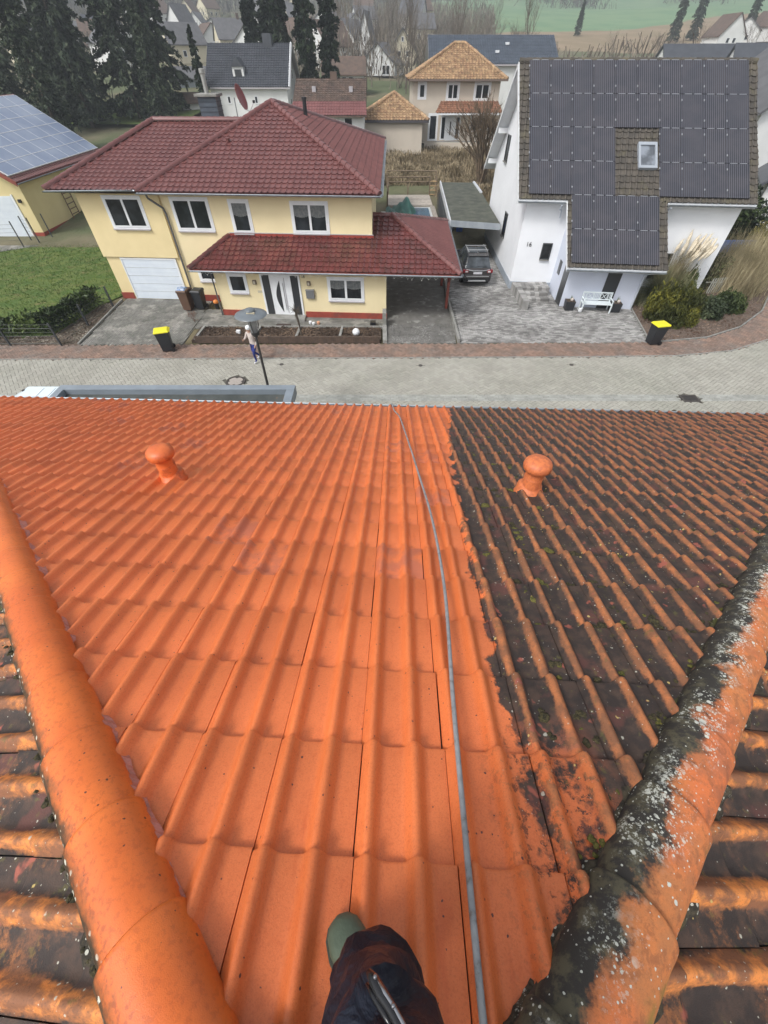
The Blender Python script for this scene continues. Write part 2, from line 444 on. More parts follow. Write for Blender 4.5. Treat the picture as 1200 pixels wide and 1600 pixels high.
house = thing('orange_roofed_house', 'orange hip-roofed house in the foreground, half of its street-side roof freshly painted', 'house', (0, 2.5, 0))
# walls and roof deck
ez = rp(0, S_EAVE).z
MB().box(-6.6, 6.4, -6.8, 5.3, 0, ez-.25).build('wall', M_PLASTER_W, house)
def flat(v, h): return v + NR*h
dk = MB(); fl, fr = rp(-.82-1.07*S_EAVE, S_EAVE), rp(.78+1.04*S_EAVE, S_EAVE)
HY = Vector((math.sin(YA), math.cos(YA), 0))
# back corners: hips mirrored behind the apex
bl = fl - HY*2*((fl-APEX).dot(HY)); br = fr - HY*2*((fr-APEX).dot(HY))
dn = Vector((0, 0, -.012))
for a, b_ in ((fl, fr), (fr, br), (br, bl), (bl, fl)): dk.poly([a+dn, b_+dn, APEX+dn])
roof = dk.build('roof', M_FOIL, house)

# the tile itself, one mesh shared by all whole tiles
prof = tile_profile(26)
TW, TE = .31, .355
tv, tf, tuv = tile_verts(TW, TE, .043, .020, prof, lap=.05)
def mesh_from(vs, fs, uv, name, m):
    me = bpy.data.meshes.new(name); me.from_pydata(vs, [], fs); ul = me.uv_layers.new(name='UVMap')
    ul.data.foreach_set('uv', [c for f in fs for i in f for c in uv[i]]); me.materials.append(m)
    me.polygons.foreach_set('use_smooth', [True]*len(fs))
    try: me.set_sharp_from_angle(angle=R(60))
    except Exception: pass
    return me
TILE_ME = mesh_from(tv, tf, tuv, 'roof_tile', M_TILE); TILE_OLD = mesh_from(tv, tf, tuv, 'roof_tile', M_TILE_OLD)
tiles = []   # (distance, matrix, mesh, clip planes or None)
CAMP = Vector((0, 0, 9.7)); CT, ST = math.cos(R(48.64)), math.sin(R(48.64))
def in_view(p, mg=1.12):
    d = p - CAMP; z = d.y*CT - d.z*ST
    if z < .05: return False
    return abs(d.x/z) < .96*mg and -1.28*mg < (d.y*ST + d.z*CT)/z < 1.28*mg
def lay(orig, U, D, Nn, cols, rows, inside, clips, me, far_ok=False):
    for j in rows:
        for i in cols:
            jx = random.uniform(-.0015, .0015); js = random.uniform(-.003, .003); jz = random.uniform(-.001, .0015)
            o = orig + U*(i*TW + jx) + D*((j+1)*TE + js) + Nn*jz
            cs = [o, o + U*TW, o + U*TW - D*(TE+.05), o - D*(TE+.05)]
            st = [inside(c) for c in cs]
            if not any(st): continue
            mid = o + U*TW*.5 - D*TE*.5
            if not any(in_view(c) for c in cs + [mid]):
                if not far_ok or (mid - CAMP).length > 5: continue
            M = mcols(U, D, Nn, o); M[3] = (0,0,0,1)
            tiles.append(((mid-CAMP).length, M, me, None if all(st) else clips))
def side_of(a, d_line, toward):
    """inside test and clip plane (vertical plane through a hip line)"""
    nn = d_line.cross(Vector((0,0,1))).normalized()
    if nn.dot(toward - a) < 0: nn = -nn
    return nn
nL = side_of(APEX, hipL(3)-APEX, rp(0, 2)); nRr = side_of(APEX, hipR(3)-APEX, rp(0, 2))
ins = lambda c: (c-APEX).dot(nL) > .03 and (c-APEX).dot(nRr) > .03
O = rp(-.09, 0)
lay(O, U0, D0, NR, range(-28, 28), range(-3, 18), ins, [(APEX, -nL), (APEX, -nRr)], TILE_ME)
# side faces
def side_face(hipdir, sgn):
    N2 = (HY.cross(hipdir) if sgn < 0 else hipdir.cross(HY)).normalized()
    if N2.z < 0: N2 = -N2
    D2 = Vector((N2.x, N2.y, 0)).normalized(); D2 = (D2 - N2*D2.dot(N2)).normalized()
    U2 = D2.cross(N2).normalized()
    return U2, D2, N2
hl = (hipL(3)-APEX).normalized(); hr = (hipR(3)-APEX).normalized()
for hd, sgn, nn, hip in ((hl, -1, nL, hipL), (hr, 1, nRr, hipR)):
    U2, D2, N2 = side_face(hd, sgn)
    ins2 = lambda c: (c-APEX).dot(nn) < -.03 and (c-APEX).dot(HY) > -6
    lay(APEX + U2*.07 + D2*.1, U2, D2, N2, range(-16, 16), range(0, 16), ins2, [(APEX, nn)], TILE_OLD)
tiles.sort(key=lambda t: t[0])
def clip_mesh(me, M, clips):
    bm = bmesh.new(); bm.from_mesh(me); Mi = M.inverted()
    for co, no in clips:
        lc = Mi @ co; ln = (Mi.to_3x3() @ no).normalized()
        bmesh.ops.bisect_plane(bm, geom=bm.verts[:]+bm.edges[:]+bm.faces[:], plane_co=lc, plane_no=ln, clear_outer=True, dist=1e-5)
    out = bpy.data.meshes.new('roof_tile'); bm.to_mesh(out); bm.free()
    for q in me.materials: 
        if not len(out.materials): out.materials.append(q)
    return out
OH = ORG[house.name]
rest = bmesh.new(); nt_ = 0; rest2 = bmesh.new()
for dist, M, me, clips in tiles:
    if clips:
        me = clip_mesh(me, M, clips)
        if len(me.polygons) == 0: continue
    if nt_ < 298:
        o = bpy.data.objects.new('roof_tile', me); COL.objects.link(o); o.parent = roof
        o.matrix_local = Matrix.Translation(-OH) @ M; nt_ += 1
    else:
        tgt = rest2 if me.materials[0] == M_TILE_OLD else rest
        k = len(tgt.verts); tgt.from_mesh(me)
        tgt.verts.ensure_lookup_table(); bmesh.ops.transform(tgt, matrix=Matrix.Translation(-OH) @ M, verts=tgt.verts[k:])
for bm_, m_ in ((rest, M_TILE), (rest2, M_TILE_OLD)):
    if len(bm_.verts):
        me = bpy.data.meshes.new('roof_tile_field'); bm_.to_mesh(me); me.materials.append(m_)
        o = bpy.data.objects.new('roof_tile_field', me); COL.objects.link(o); o.parent = roof; o['kind'] = 'stuff'
    bm_.free()

# ridge caps on both hips
def cap_mesh(m, flip):
    L, n_ = .43, 16; vs = []; uv = []; fs = []
    rings = [(0, .100, 0), (0, .114, 0), (.005, .1175, 0), (.016, .117, 0), (.05, .1145, 0), (L*.6, .111, 0), (L, .104, 0)]
    for y, r, dz in rings:
        for k in range(n_+1):
            a = math.pi*(k/n_)*1.06 - math.pi*.03
            x = -math.cos(a)*r; z = math.sin(a)*r*.88
            vs.append((x, -y, z - .034 + .012*(1 - y/L))); uv.append((k/n_, y/L))
    for i in range(len(rings)-1):
        for k in range(n_): 
            q = i*(n_+1)+k; fs.append((q, q+1, q+n_+2, q+n_+1))
    return mesh_from(vs, fs, uv, 'ridge_tile', m)
CAPC, CAPO = cap_mesh(M_CAP_CLEAN, 0), cap_mesh(M_CAP_OLD, 1)
for hd, me, off in ((hl, CAPC, .12), (hr, CAPO, .25)):
    sd_ = hd.cross(Vector((0,0,1))).normalized(); up = sd_.cross(hd)
    k = 0; t = off
    while t < 11.0:
        q = APEX + hd*(t+.36) + up*(.035 + random.uniform(-.003, .004))
        if in_view(q, 1.3):
            tw = R(random.uniform(-1.2, 1.2))
            x_ = -sd_ if sd_.x < 0 else sd_
            x2 = (x_*math.cos(tw) + up*math.sin(tw)); y2 = hd; z2 = x2.cross(y2)
            M = mcols(x2, y2, z2, q)
            o = bpy.data.objects.new('ridge_tile', me); COL.objects.link(o); o.parent = roof; o.matrix_local = Matrix.Translation(-OH) @ M
        t += .36
# pleated flashing strip peeping out below the caps
M_ROLL = mat('pink_ridge_roll', (.55, .20, .15), (.42, .16, .12), 20, rough=.45, bump=.3, bscale=120)
M_ROLL_OLD = mat('brown_ridge_roll', (.055, .042, .032), (.13, .075, .045), 20, rough=.9, bump=.8, bscale=80)
for hipf, sg, m_ in ((hipL, 1, M_ROLL), (hipR, -1, M_ROLL_OLD)):
    mb = MB(); vs = []; fs = []; K = 520; s_ = -.55
    for k in range(K):
        s_ = -.5 + k*5.2/K
        c = hipf(s_); ln = Vector((1, 0, 0))*sg
        wv = .006*math.sin(k*1.9); w = .088 + .075*mnoise.noise((s_*2.3, sg*3, 0)) + .02*mnoise.noise((s_*11, 5, 0))
        for q, hh in ((.06, .05), (w*.8+.03, .05+wv), (w+.045, .030+wv*.6)):
            cx = c + E0*sg*(q if sg > 0 else q*.86)*1.25; cx = cx + NR*hh; vs.append(cx)
    for k in range(K-1):
        for q in range(2): fs.append((3*k+q, 3*k+q+1, 3*k+q+4, 3*k+q+3))
    mb._add(vs, fs); mb.build('flashing_strip', m_, roof, label='pleated ridge roll showing under the hip caps')

# gutter along the eave
gv = MB(); 
ga, gb = rp(-7.9, S_EAVE) , rp(7.6, S_EAVE)
for v0, v1 in (((fl), (fr)),):
    pts = []
    nseg = 8; prof_ = [( .005, -.005), (.0, -.10), (.05, -.145), (.11, -.13), (.135, -.03), (.150, -.02), (.145, -.035)]
    a0 = rp(-.09-25*TW, 0) + D0*S_EAVE; 
    A = rp(-7.6, 0) + (U0-E0)*-7.6 + D0*(S_EAVE-.02); B = rp(7.4, 0) + (U0-E0)*7.4 + D0*(S_EAVE-.02)
    dr = (B-A).normalized(); out = Vector((-dr.y, dr.x, 0)).normalized()
    vs = [q + out*x + Vector((0, 0, z+.0)) for q in (A, B) for x, z in prof_]
    k = len(prof_); gv._add(vs, [(i, k+i, k+i+1, i+1) for i in range(k-1)])
gv.build('gutter', M_ZINC, house, smooth=True)
mb = MB(); mb._add([A+Vector((0,0,.0)), B+Vector((0,0,.0)), B+out*.06+Vector((0,0,-.03)), A+out*.06+Vector((0,0,-.03))], [(0,1,2,3)]); mb.build('eave_foil', M_FOIL, house)

# two vent cowls
def vent(e, s, m, lab):
    b = rp(e, s); v = MB(); up = (NR*.12 + Vector((0,0,1))).normalized()
    ax = mcols(up.orthogonal().normalized(), up.cross(up.orthogonal().normalized()), up, b)
    v.M = ax
    v.lathe([(.094, -.03), (.092, .06), (.084, .09), (.078, .31), (.074, .325)], n=24)
    o = v.build('vent_pipe', m, roof, smooth=True, label=lab)
    base = MB(M=mcols(E0, D0, NR, b)); base.lathe([(.135, .012), (.130, .03), (.115, .05), (.110, .09), (.098, .115), (.088, .12)], n=28); base.build('collar', m, o, smooth=True)
    sl_ = MB(M=ax); sl_.lathe([(.0775, .27), (.0785, .295), (.05, .298)], n=24); sl_.build('vent_slot', M_FOIL, o, smooth=True)
    for zz in (.14, .20): g2 = MB(M=ax); g2.lathe([(.080, zz), (.0835, zz+.006), (.080, zz+.012)], n=24); g2.build('pipe_rib', m, o, smooth=True)
    c = MB(M=ax); c.lathe([(.05, .295), (.108, .298), (.120, .308), (.123, .335), (.116, .365), (.09, .39), (.04, .402), (.005, .404)], n=28); c.build('cap', m, o, smooth='all')
M_VENT = mat('painted_vent', (.62, .15, .038), (.54, .115, .03), 6, rough=.46, bump=.3, bscale=150, bdist=.003, stain=(.34, .07, .02), sscale=14, slo=.52, shi=.66)
M_VENT2 = mat('speckled_vent', (.60, .17, .055), (.45, .12, .045), 30, rough=.55, bump=.3, bscale=90, bdist=.003, stain=(.16, .05, .03), sscale=45, slo=.62, shi=.7)
vent(-2.13, 2.98, M_VENT, 'mushroom-capped vent pipe on the painted half'); vent(1.27, 2.83, M_VENT2, 'speckled mushroom-capped vent pipe on the mossy half')

# moss cushions on the weathered half
M_MOSS = mat('moss', (.070, .072, .014), (.160, .140, .036), 90, rough=.95, bump=.8, bscale=180, bdist=.01)
M_MOSS_D = mat('dark_moss', (.026, .023, .012), (.075, .062, .026), 90, rough=.95, bump=.8, bscale=180, bdist=.01)
def blob(mb, c, r, flatn=.6):
    """an uneven cushion: a lumpy half ball of several small heads"""
    ax = mcols(E0, D0, NR, c); heads = 1 if r < .016 else random.randint(2, 5)
    for hh in range(heads):
        n_ = 8; vs = []; fs = []; seed = random.random()*50; rr0 = r*(1 if heads == 1 else random.uniform(.35, .7))
        ox, oy = (0, 0) if hh == 0 else (random.gauss(0, .6)*r, random.gauss(0, .6)*r)
        for i in range(5):
            a = math.pi*.5*i/4
            for k in range(n_):
                t = 2*math.pi*k/n_; rr = rr0*(1 + .5*mnoise.noise((math.cos(t)*1.3+seed, math.sin(t)*1.3, i*.4)) + random.uniform(-.16, .16))
                vs.append(ax @ Vector((ox + rr*math.cos(a)*math.cos(t), oy + rr*math.cos(a)*math.sin(t), rr*flatn*math.sin(a)-.004)))
        for i in range(4):
            for k in range(n_): fs.append((i*n_+k, i*n_+(k+1) % n_, (i+1)*n_+(k+1) % n_, (i+1)*n_+k))
        mb._add(vs, fs)
ma, mbk = MB(), MB()
for i in range(330):
    s_ = random.uniform(.2, 6.3); lo = .55 + .02*s_ + .0092*s_*s_
    e_ = lo + abs(random.gauss(0, 1))*1.3 if random.random() < .6 else random.uniform(lo, .7 + 1.04*s_)
    if s_ > 4 and random.random() < .5: e_ = lo + random.random()*1.6
    if e_ > .68 + 1.04*s_: continue
    u = ((e_ + .09)/.31) % 1
    if u < .3 or .5 < u < .78: 
        if random.random() < .8: e_ += .31*(.38 - (u if u < .3 else u-.5))
    r = random.choice((.012, .016, .02, .028, .04))*random.uniform(.7, 1.2)
    blob(ma if random.random() < .35 else mbk, rp(e_, s_, .012), r)
for i in range(420):   # denser along the cleaning edge and the eave
    if random.random() < .5: s_ = random.uniform(.8, 6.3); e_ = .62 + .02*s_ + .0092*s_*s_ + abs(random.gauss(0, .35))
    else: s_ = 6.3 - abs(random.gauss(0, .9)); e_ = random.uniform(.7 + .02*s_ + .0092*s_*s_, .6 + 1.0*s_)
    if e_ > .68 + 1.04*s_ or s_ < .4: continue
    u = ((e_ + .09)/.31) % 1; e_ += .31*((.38 if u < .5 else .88) - u)*random.uniform(.6, 1)
    blob(mbk if random.random() < .7 else ma, rp(e_, (math.floor(s_/.355) + 1)*.355 - random.uniform(-.02, .10), .014), random.uniform(.018, .055))
for i in range(150):   # along the right hip
    s_ = random.uniform(-.2, 5)
    blob(ma if random.random() < .45 else mbk, rp(.78+1.04*s_ - random.uniform(.15, .23), s_, .02), random.uniform(.008, .022))
for i in range(40):
    s_ = random.uniform(-.3, .9); blob(mbk, rp(-.82-1.07*s_ - random.uniform(.15, .19), s_, -.03), random.uniform(.008, .02))
# crumbling mortar and lichen along the outer foot of both caps and the inner foot of the mossy one
def lich_mat():
    m, nt, b = nt_new('lichen_mortar'); n = N(nt); p = n.pos(); b.inputs['Roughness'].default_value = .95
    c = n.mix(n.smooth(n.noise(p, 30, 5, .7), .4, .6), (.035, .030, .022), (.085, .07, .045)); c = n.mix(n.smooth(n.noise(p, 12, 4), .56, .66), c, (.075, .075, .02))
    c = n.mix(n.math('MAXIMUM', n.dots(p, 60, .4, .3, 1), n.math('MULTIPLY', n.smooth(n.noise(p, 80, 5, .8), .58, .62), n.smooth(n.noise(p, 5, 3), .52, .6))), c, (.58, .58, .50))
    n.link(c, b.inputs['Base Color']); n.bump(b, n.noise(p, 90, 5, .8), .9, .01); return m
M_MORT = lich_mat()
for hd_, out_, hh, fo, fr0 in ((hl, -1, -.02, .108, .022), (hr, 1, -.02, .108, .022), (hr, -1, -.02, .100, .016)):
    sdv = hd_.cross(Vector((0,0,1))).normalized(); sdv = sdv*(1 if sdv.x*out_ > 0 else -1); upv = Vector((0,0,1)); upv = (upv - hd_*upv.dot(hd_)).normalized()
    vs = []; fs = []; K = 420; n_ = 7
    for i in range(K):
        t = .1 + 6.0*i/K; r_ = fr0*(1 + .9*mnoise.noise((t*9, out_*3, 1)) + .5*mnoise.noise((t*30, out_*7, 2)))
        c0 = APEX + hd_*t + sdv*(fo + .02*mnoise.noise((t*5, out_, 3))) + upv*hh
        for k in range(n_): a_ = 2*math.pi*k/n_; vs.append(c0 + sdv*math.cos(a_)*r_*1.4 + upv*math.sin(a_)*r_*(1 + .3*mnoise.noise((t*40, k, 0))))
    for i in range(K-1):
        for k in range(n_): fs.append((i*n_+k, i*n_+(k+1) % n_, (i+1)*n_+(k+1) % n_, (i+1)*n_+k))
    q_ = MB(); q_._add(vs, fs); q_.build('mortar_fillet', M_MORT, roof, smooth='all')
ma.build('moss_cushions', M_MOSS, roof, smooth='all', kind='stuff'); mbk.build('dark_moss_cushions', M_MOSS_D, roof, smooth='all', kind='stuff')

# grey hose lying down the slope
hp = [(-.03, 6.62, -.06), (-.02, 6.40, .079), (.02, 6.0, .05), (.10, 5.45, .079), (.155, 4.75, .079), (.20, 4.1, .079), (.235, 3.55, .079), (.275, 2.9, .079), (.31, 2.3, .079), (.322, 1.8, .079), (.318, 1.3, .079), (.30, .95, .079), (.275, .6, .079), (.26, .34, .079), (.245, .04, .079), (.235, -.17, .079), (.232, -.4, .05), (.235, -.8, .05)]
def crom(P, k=8):
    out = []; P = [Vector(p) for p in P]
    for i in range(len(P)-1):
        a = P[max(i-1, 0)]; b = P[i]; c = P[i+1]; d = P[min(i+2, len(P)-1)]
        for j in range(k):
            t = j/k; out.append(.5*((2*b) + (c-a)*t + (2*a-5*b+4*c-d)*t*t + (3*b-a-3*c+d)*t**3))
    out.append(P[-1]); return out
def crest_h(e):
    u = ((e + .09)/.31) % 1; i = min(25, int(u*26)); return prof[i][1]*.03
pts = [rp(q.x, q.y, q.z + .0) for q in crom(hp, 6)]
M_HOSE = mat('grey_hose', (.26, .27, .28), (.20, .21, .22), 30, rough=.5, stain=(.12, .09, .07), sscale=30, slo=.55, shi=.7)
tag(MB().tube(pts, .0095, 10).build('hose', M_HOSE, None, smooth=True), 'thin grey hose running down the orange roof from ridge to gutter', 'hose')

# ------------------------------------------------------------------ terrain, street, yards
def sheet(name, pts, z, m, parent=None, **kw):
    o = MB().prism(pts, z-.3, z).build(name, m, parent, **kw); return o
M_EARTH = mat('meadow_ground', (.085, .075, .035), (.15, .125, .07), .5, rough=1, bump=.5, bscale=12, bdist=.05)
M_LAWN = mat('lawn_ground', (.060, .11, .018), (.105, .14, .03), 1.1, rough=1, bump=.6, bscale=60, bdist=.02, stain=(.15, .13, .05), sscale=1.3, slo=.52, shi=.7)
def terrain_mat():
    m, nt, b = nt_new('valley_ground'); n = N(nt); p = n.pos(); b.inputs['Roughness'].default_value = 1
    sx = n.node('ShaderNodeSeparateXYZ'); n.link(p, sx.inputs[0])
    big = n.noise(p, .012, 3); fine = n.noise(p, .35, 6, .65)
    c = n.mix(n.smooth(fine, .35, .65), (.11, .10, .055), (.16, .14, .085))
    c = n.mix(n.smooth(n.noise(p, .05, 4), .45, .58), c, (.085, .105, .045))
    # fields on the far slope: green strip above, tan stubble below
    fy = n.math('ADD', sx.outputs[1], n.math('MULTIPLY', big, 60))
    tan = n.mix(n.smooth(n.noise(p, .09, 5), .4, .6), (.27, .20, .13), (.22, .17, .10))
    grn = n.mix(n.smooth(n.noise(p, .06, 4), .4, .6), (.12, .22, .115), (.16, .25, .13))
    xx = n.math('ADD', sx.outputs[0], n.math('MULTIPLY', fine, 6))
    far = n.smooth(fy, 232, 236)
    fields = n.mix(n.smooth(n.math('SUBTRACT', fy, n.math('MULTIPLY', xx, .55)), 262, 265), tan, grn)
    c = n.mix(n.math('MULTIPLY', far, n.smooth(xx, 28, 60)), c, fields)
    n.link(c, b.inputs['Base Color']); n.bump(b, n.noise(p, 3, 6), .6, .15)
    return m
g = MB(); xs = [-900 + 25*i for i in range(29)] + [-200 + 8*i for i in range(51)] + [210 + 25*i for i in range(29)]
ys = [-60, -20, 0, 20, 30] + [30 + 4*i for i in range(1, 45)] + [215 + 15*i for i in range(60)]
for y in ys:
    for x in xs: g.v.append(Vector((x, y, zt(y, x) - .34 - (.0 if y > 31 else 0))))
W_ = len(xs)
for j in range(len(ys)-1):
    for i in range(W_-1): g.f.append([j*W_+i, j*W_+i+1, (j+1)*W_+i+1, (j+1)*W_+i]); g.mi.append(0)
g.build('ground', terrain_mat(), smooth=True, kind='structure')

M_JOINT = mat('joint_sand', (.085, .08, .065), (.12, .115, .095), 8, rough=1)
M_PAVE = mat('grey_concrete_paver', (.345, .335, .293), (.30, .29, .25), .45, rough=.85, bump=.3, bscale=90, bdist=.003, island=.08, stain=(.28, .28, .235), sscale=.28, slo=.45, shi=.7)
M_PAVE_R = mat('red_concrete_paver', (.25, .165, .125), (.19, .14, .115), 1.3, rough=.9, bump=.3, bscale=90, bdist=.003, island=.20, stain=(.19, .17, .15), sscale=.6, slo=.5, shi=.7)
M_PAVE_D = mat('mossy_concrete_paver', (.19, .185, .17), (.13, .13, .115), 1.2, rough=.95, bump=.4, bscale=60, bdist=.004, island=.16, stain=(.30, .29, .26), sscale=.9, slo=.5, shi=.62)
M_PAVE_M = mat('mottled_paver', (.30, .295, .285), (.22, .215, .205), .5, rough=.9, bump=.3, bscale=90, bdist=.003, island=.40, stain=(.14, .135, .13), sscale=.5, slo=.5, shi=.7)
def inpoly(x, y, P):
    c = False; n = len(P); j = n-1
    for i in range(n):
        if (P[i][1] > y) != (P[j][1] > y) and x < (P[j][0]-P[i][0])*(y-P[i][1])/(P[j][1]-P[i][1]) + P[i][0]: c = not c
        j = i
    return c
def pavers(name, region, z, m, a=.2, b=.1, pattern='brick', ang=0, parent=None, joint=.004, holes=(), jit=.003):
    xs_ = [p[0] for p in region]; ys_ = [p[1] for p in region]
    cx, cy = (min(xs_)+max(xs_))/2, (min(ys_)+max(ys_))/2; rad = max(max(xs_)-min(xs_), max(ys_)-min(ys_))*.75 + 1
    ca, sa = math.cos(ang), math.sin(ang); rng = random.Random(len(name)+int(abs(cx)*10))
    V = []; F = []
    def put(x0, y0, x1, y1):
        mx, my = (x0+x1)/2, (y0+y1)/2; wx, wy = cx + mx*ca - my*sa, cy + mx*sa + my*ca
        if not inpoly(wx, wy, region) or any(inpoly(wx, wy, h) for h in holes): return
        t = z + rng.uniform(-jit, jit); k = len(V); q = joint
        for (x, y) in ((x0+q, y0+q), (x1-q, y0+q), (x1-q, y1-q), (x0+q, y1-q)):
            X, Y = cx + x*ca - y*sa, cy + x*sa + y*ca
            V.append((X, Y, t))
        for (x, y) in ((x0+q, y0+q), (x1-q, y0+q), (x1-q, y1-q), (x0+q, y1-q)):
            X, Y = cx + x*ca - y*sa, cy + x*sa + y*ca
            V.append((X, Y, t-.05))
        F.append((k, k+1, k+2, k+3))
        for i in range(4): F.append((k+i, k+4+i, k+4+(i+1) % 4, k+(i+1) % 4))
    if pattern == 'herring':      # a == 2b
        n = int(rad/b)+2
        for i in range(-n, n):
            for j in range(-n, n):
                if (i - j) % 4 == 0: put(i*b, j*b, (i+2)*b, (j+1)*b)
                if (i - j) % 4 == 3: put(i*b, j*b, (i+1)*b, (j+2)*b)
    else:
        n = int(rad/a)+2; mrows = int(rad/b)+2
        for j in range(-mrows, mrows):
            o_ = (j % 2)*a/2
            for i in range(-n, n): put(i*a+o_, j*b, (i+1)*a+o_, (j+1)*b)
    me = bpy.data.meshes.new(name); me.from_pydata(V, [], F); me.materials.append(m)
    o = bpy.data.objects.new(name, me); COL.objects.link(o); o.parent = parent; o['kind'] = 'stuff'
    return o
# street surface and the red pavement along it, curving away on the right
ROADP = [(-40, 13.6), (60, 13.6), (60, 40), (31, 40), (27.5, 30.5), (25.6, 26), (22.8, 22.6), (20.2, 20.6), (17.4, 19.3), (14.5, 18.8), (10, 18.68), (-19, 18.42), (-40, 18.2)]
PAVEP = [(-40, 18.2), (-19, 18.42), (10, 18.68), (14.5, 18.8), (17.4, 19.3), (20.2, 20.6), (22.8, 22.6), (25.6, 26), (27.5, 30.5), (31, 40), (29.5, 40), (26.1, 31), (24.3, 27), (21.9, 24.0), (19.4, 21.9), (16.9, 20.65), (14.2, 20.2), (10, 20.1), (-19, 19.84), (-40, 19.6)]
road = sheet('road', ROADP, -.03, M_JOINT, kind='structure')
MH = (-6.73, 16.43)
def circ(c, r, n=20): return [(c[0]+r*math.cos(2*math.pi*i/n), c[1]+r*math.sin(2*math.pi*i/n)) for i in range(n)]
ROADV = [(-30, 15.2), (38, 15.2), (38, 34), (29, 34), (27.5, 30.5), (25.6, 26), (22.8, 22.6), (20.2, 20.6), (17.4, 19.3), (14.5, 18.8), (10, 18.68), (-19, 18.42), (-30, 18.3)]
CH = circ(MH, .50)
pavers('road_paving_stones', ROADV, 0, M_PAVE, .32, .16, 'herring', R(38), road, .0065, [CH, [(12.8, 14.8), (13.54, 14.8), (13.54, 15.34), (12.8, 15.34)]])
pavers('road_edge_stones', [(-30, 13.7), (38, 13.7), (38, 15.0), (-30, 15.0)], 0, M_PAVE, .32, .16, 'herring', R(38), road, .0065, [[(12.8, 14.8), (13.54, 14.8), (13.54, 15.34), (12.8, 15.34)]])
pavers('gutter_stones', [(-30, 14.85), (38, 14.85), (38, 15.35), (-30, 15.35)], .008, mat('pale_channel_stone', (.33, .335, .31), (.27, .275, .25), 2, rough=.9, island=.12), .24, .125, 'brick', 0, road, .006, [[(12.74, 14.78), (13.6, 14.78), (13.6, 15.34), (12.74, 15.34)]])
pvm = sheet('pavement', PAVEP, -.026, M_JOINT, kind='structure')
pavers('pavement_stones', PAVEP, .012, M_PAVE_R, .24, .12, 'herring', R(45), pvm, .008)
M_KERB = mat('kerb_concrete', (.27, .265, .25), (.20, .20, .18), 3, rough=.9, bump=.3, bscale=50)
def kerb(name, pts, w, z0, z1, m, parent=None, seg=1.0, **kw):
    """a row of kerb stones along a line, each its own piece in one strip"""
    mb = MB()
    for a, b_ in zip(pts[:-1], pts[1:]):
        a, b_ = Vector((*a, 0)), Vector((*b_, 0)); L = (b_-a).length; k = max(1, round(L/seg)); d = (b_-a)/k; nn = Vector((-d.y, d.x, 0)).normalized()*w/2; g_ = d.normalized()*.004
        for i in range(k):
            p, q = a+d*i+g_, a+d*(i+1)-g_; zz = z1 + random.uniform(-.004, .004)
            mb.prism([(p-nn)[:2], (q-nn)[:2], (q+nn)[:2], (p+nn)[:2]], z0, zz)
    return mb.build(name, m, parent, **kw)
kerb('pavement_kerb', [(31.0, 40), (27.5, 30.5), (25.6, 26), (22.8, 22.6), (20.2, 20.6), (17.4, 19.3), (14.5, 18.8), (10, 18.68), (-19, 18.42), (-40, 18.2)], .07, -.1, .02, M_KERB, pvm, kind='stuff')

# ground covers of the yards (kept 4 mm and more apart)
M_ASPH = mat('old_yard_concrete', (.16, .155, .145), (.115, .112, .10), 2.5, rough=.95, bump=.4, bscale=40, bdist=.006, stain=(.30, .30, .28), sscale=1.4, slo=.55, shi=.66, detail=8)
M_MULCH = mat('bark_mulch', (.085, .055, .040), (.16, .125, .10), 14, rough=1, bump=1, bscale=40, bdist=.03)
M_SOIL = mat('garden_soil', (.045, .030, .022), (.095, .065, .045), 8, rough=1, bump=.8, bscale=40, bdist=.03)
def yard(name, pts, z, m): return sheet(name, pts, z, m, kind='structure')
yard('yard_earth', [(-34, 19.5), (38, 20.0), (38, 31), (-34, 31)], -.05, M_EARTH)
drv = yard('driveway', [(-15.55, 19.87), (-10.3, 19.95), (-10.3, 26.5), (-15.75, 26.7)], -.030, M_JOINT)
pavers('driveway_stones', [(-15.5, 19.9), (-10.35, 19.98), (-10.35, 26.4), (-15.7, 26.6)], .0, M_PAVE_D, .2, .1, 'brick', R(88), drv, .006)
fp = yard('front_path', [(-10.3, 21.8), (.1, 21.75), (.1, 23.6), (-10.3, 24.4)], -.028, M_JOINT)
pavers('path_stones', [(-10.28, 21.8), (.05, 21.75), (.05, 23.5), (-10.28, 24.3)], .004, M_PAVE_D, .2, .1, 'brick', R(1), fp, .006)
cpf = yard('carport_floor', [(.1, 20.1), (3.72, 20.1), (4.3, 33), (.1, 33)], -.006, M_ASPH)
d16 = yard('forecourt', [(3.9, 20.1), (13.6, 20.15), (14.6, 24.9), (14.2, 27.5), (8.0, 28.4), (8.3, 46), (4.4, 46)], -.024, M_JOINT)
pavers('forecourt_stones', [(3.95, 20.12), (13.6, 20.17), (14.5, 24.9), (10.4, 25.8), (10.4, 27.3), (7.9, 28), (8.0, 38), (4.3, 38)], .008, M_PAVE_M, .24, .12, 'brick', R(-2), d16, .008)
lawn = yard('lawn', [(-34, 20.9), (-17.6, 20.9), (-16.75, 24.9), (-16.1, 26.4), (-15.9, 39), (-22, 39.8), (-26.2, 37.0), (-29, 35.3), (-34, 34.6)], .02, M_LAWN)
yard('mulch_strip', [(-34, 19.66), (-15.6, 19.85), (-15.8, 25.2), (-16.8, 25.2), (-17.5, 21.0), (-34, 21.0)], .0, M_MULCH)
yard('neighbour_driveway', [(-60, 33.5), (-34, 33.7), (-29, 34.6), (-26.2, 36.6), (-22, 39.4), (-22, 60), (-60, 60)], .045, M_PAVE_D)
ISL = [(13.75, 20.3), (14.2, 20.28), (16.9, 20.75), (19.3, 21.98), (21.8, 24.08), (24.2, 27.05), (26.0, 31), (26, 36), (19.5, 36), (19.3, 28), (14.5, 25.6), (14.5, 24.9)]
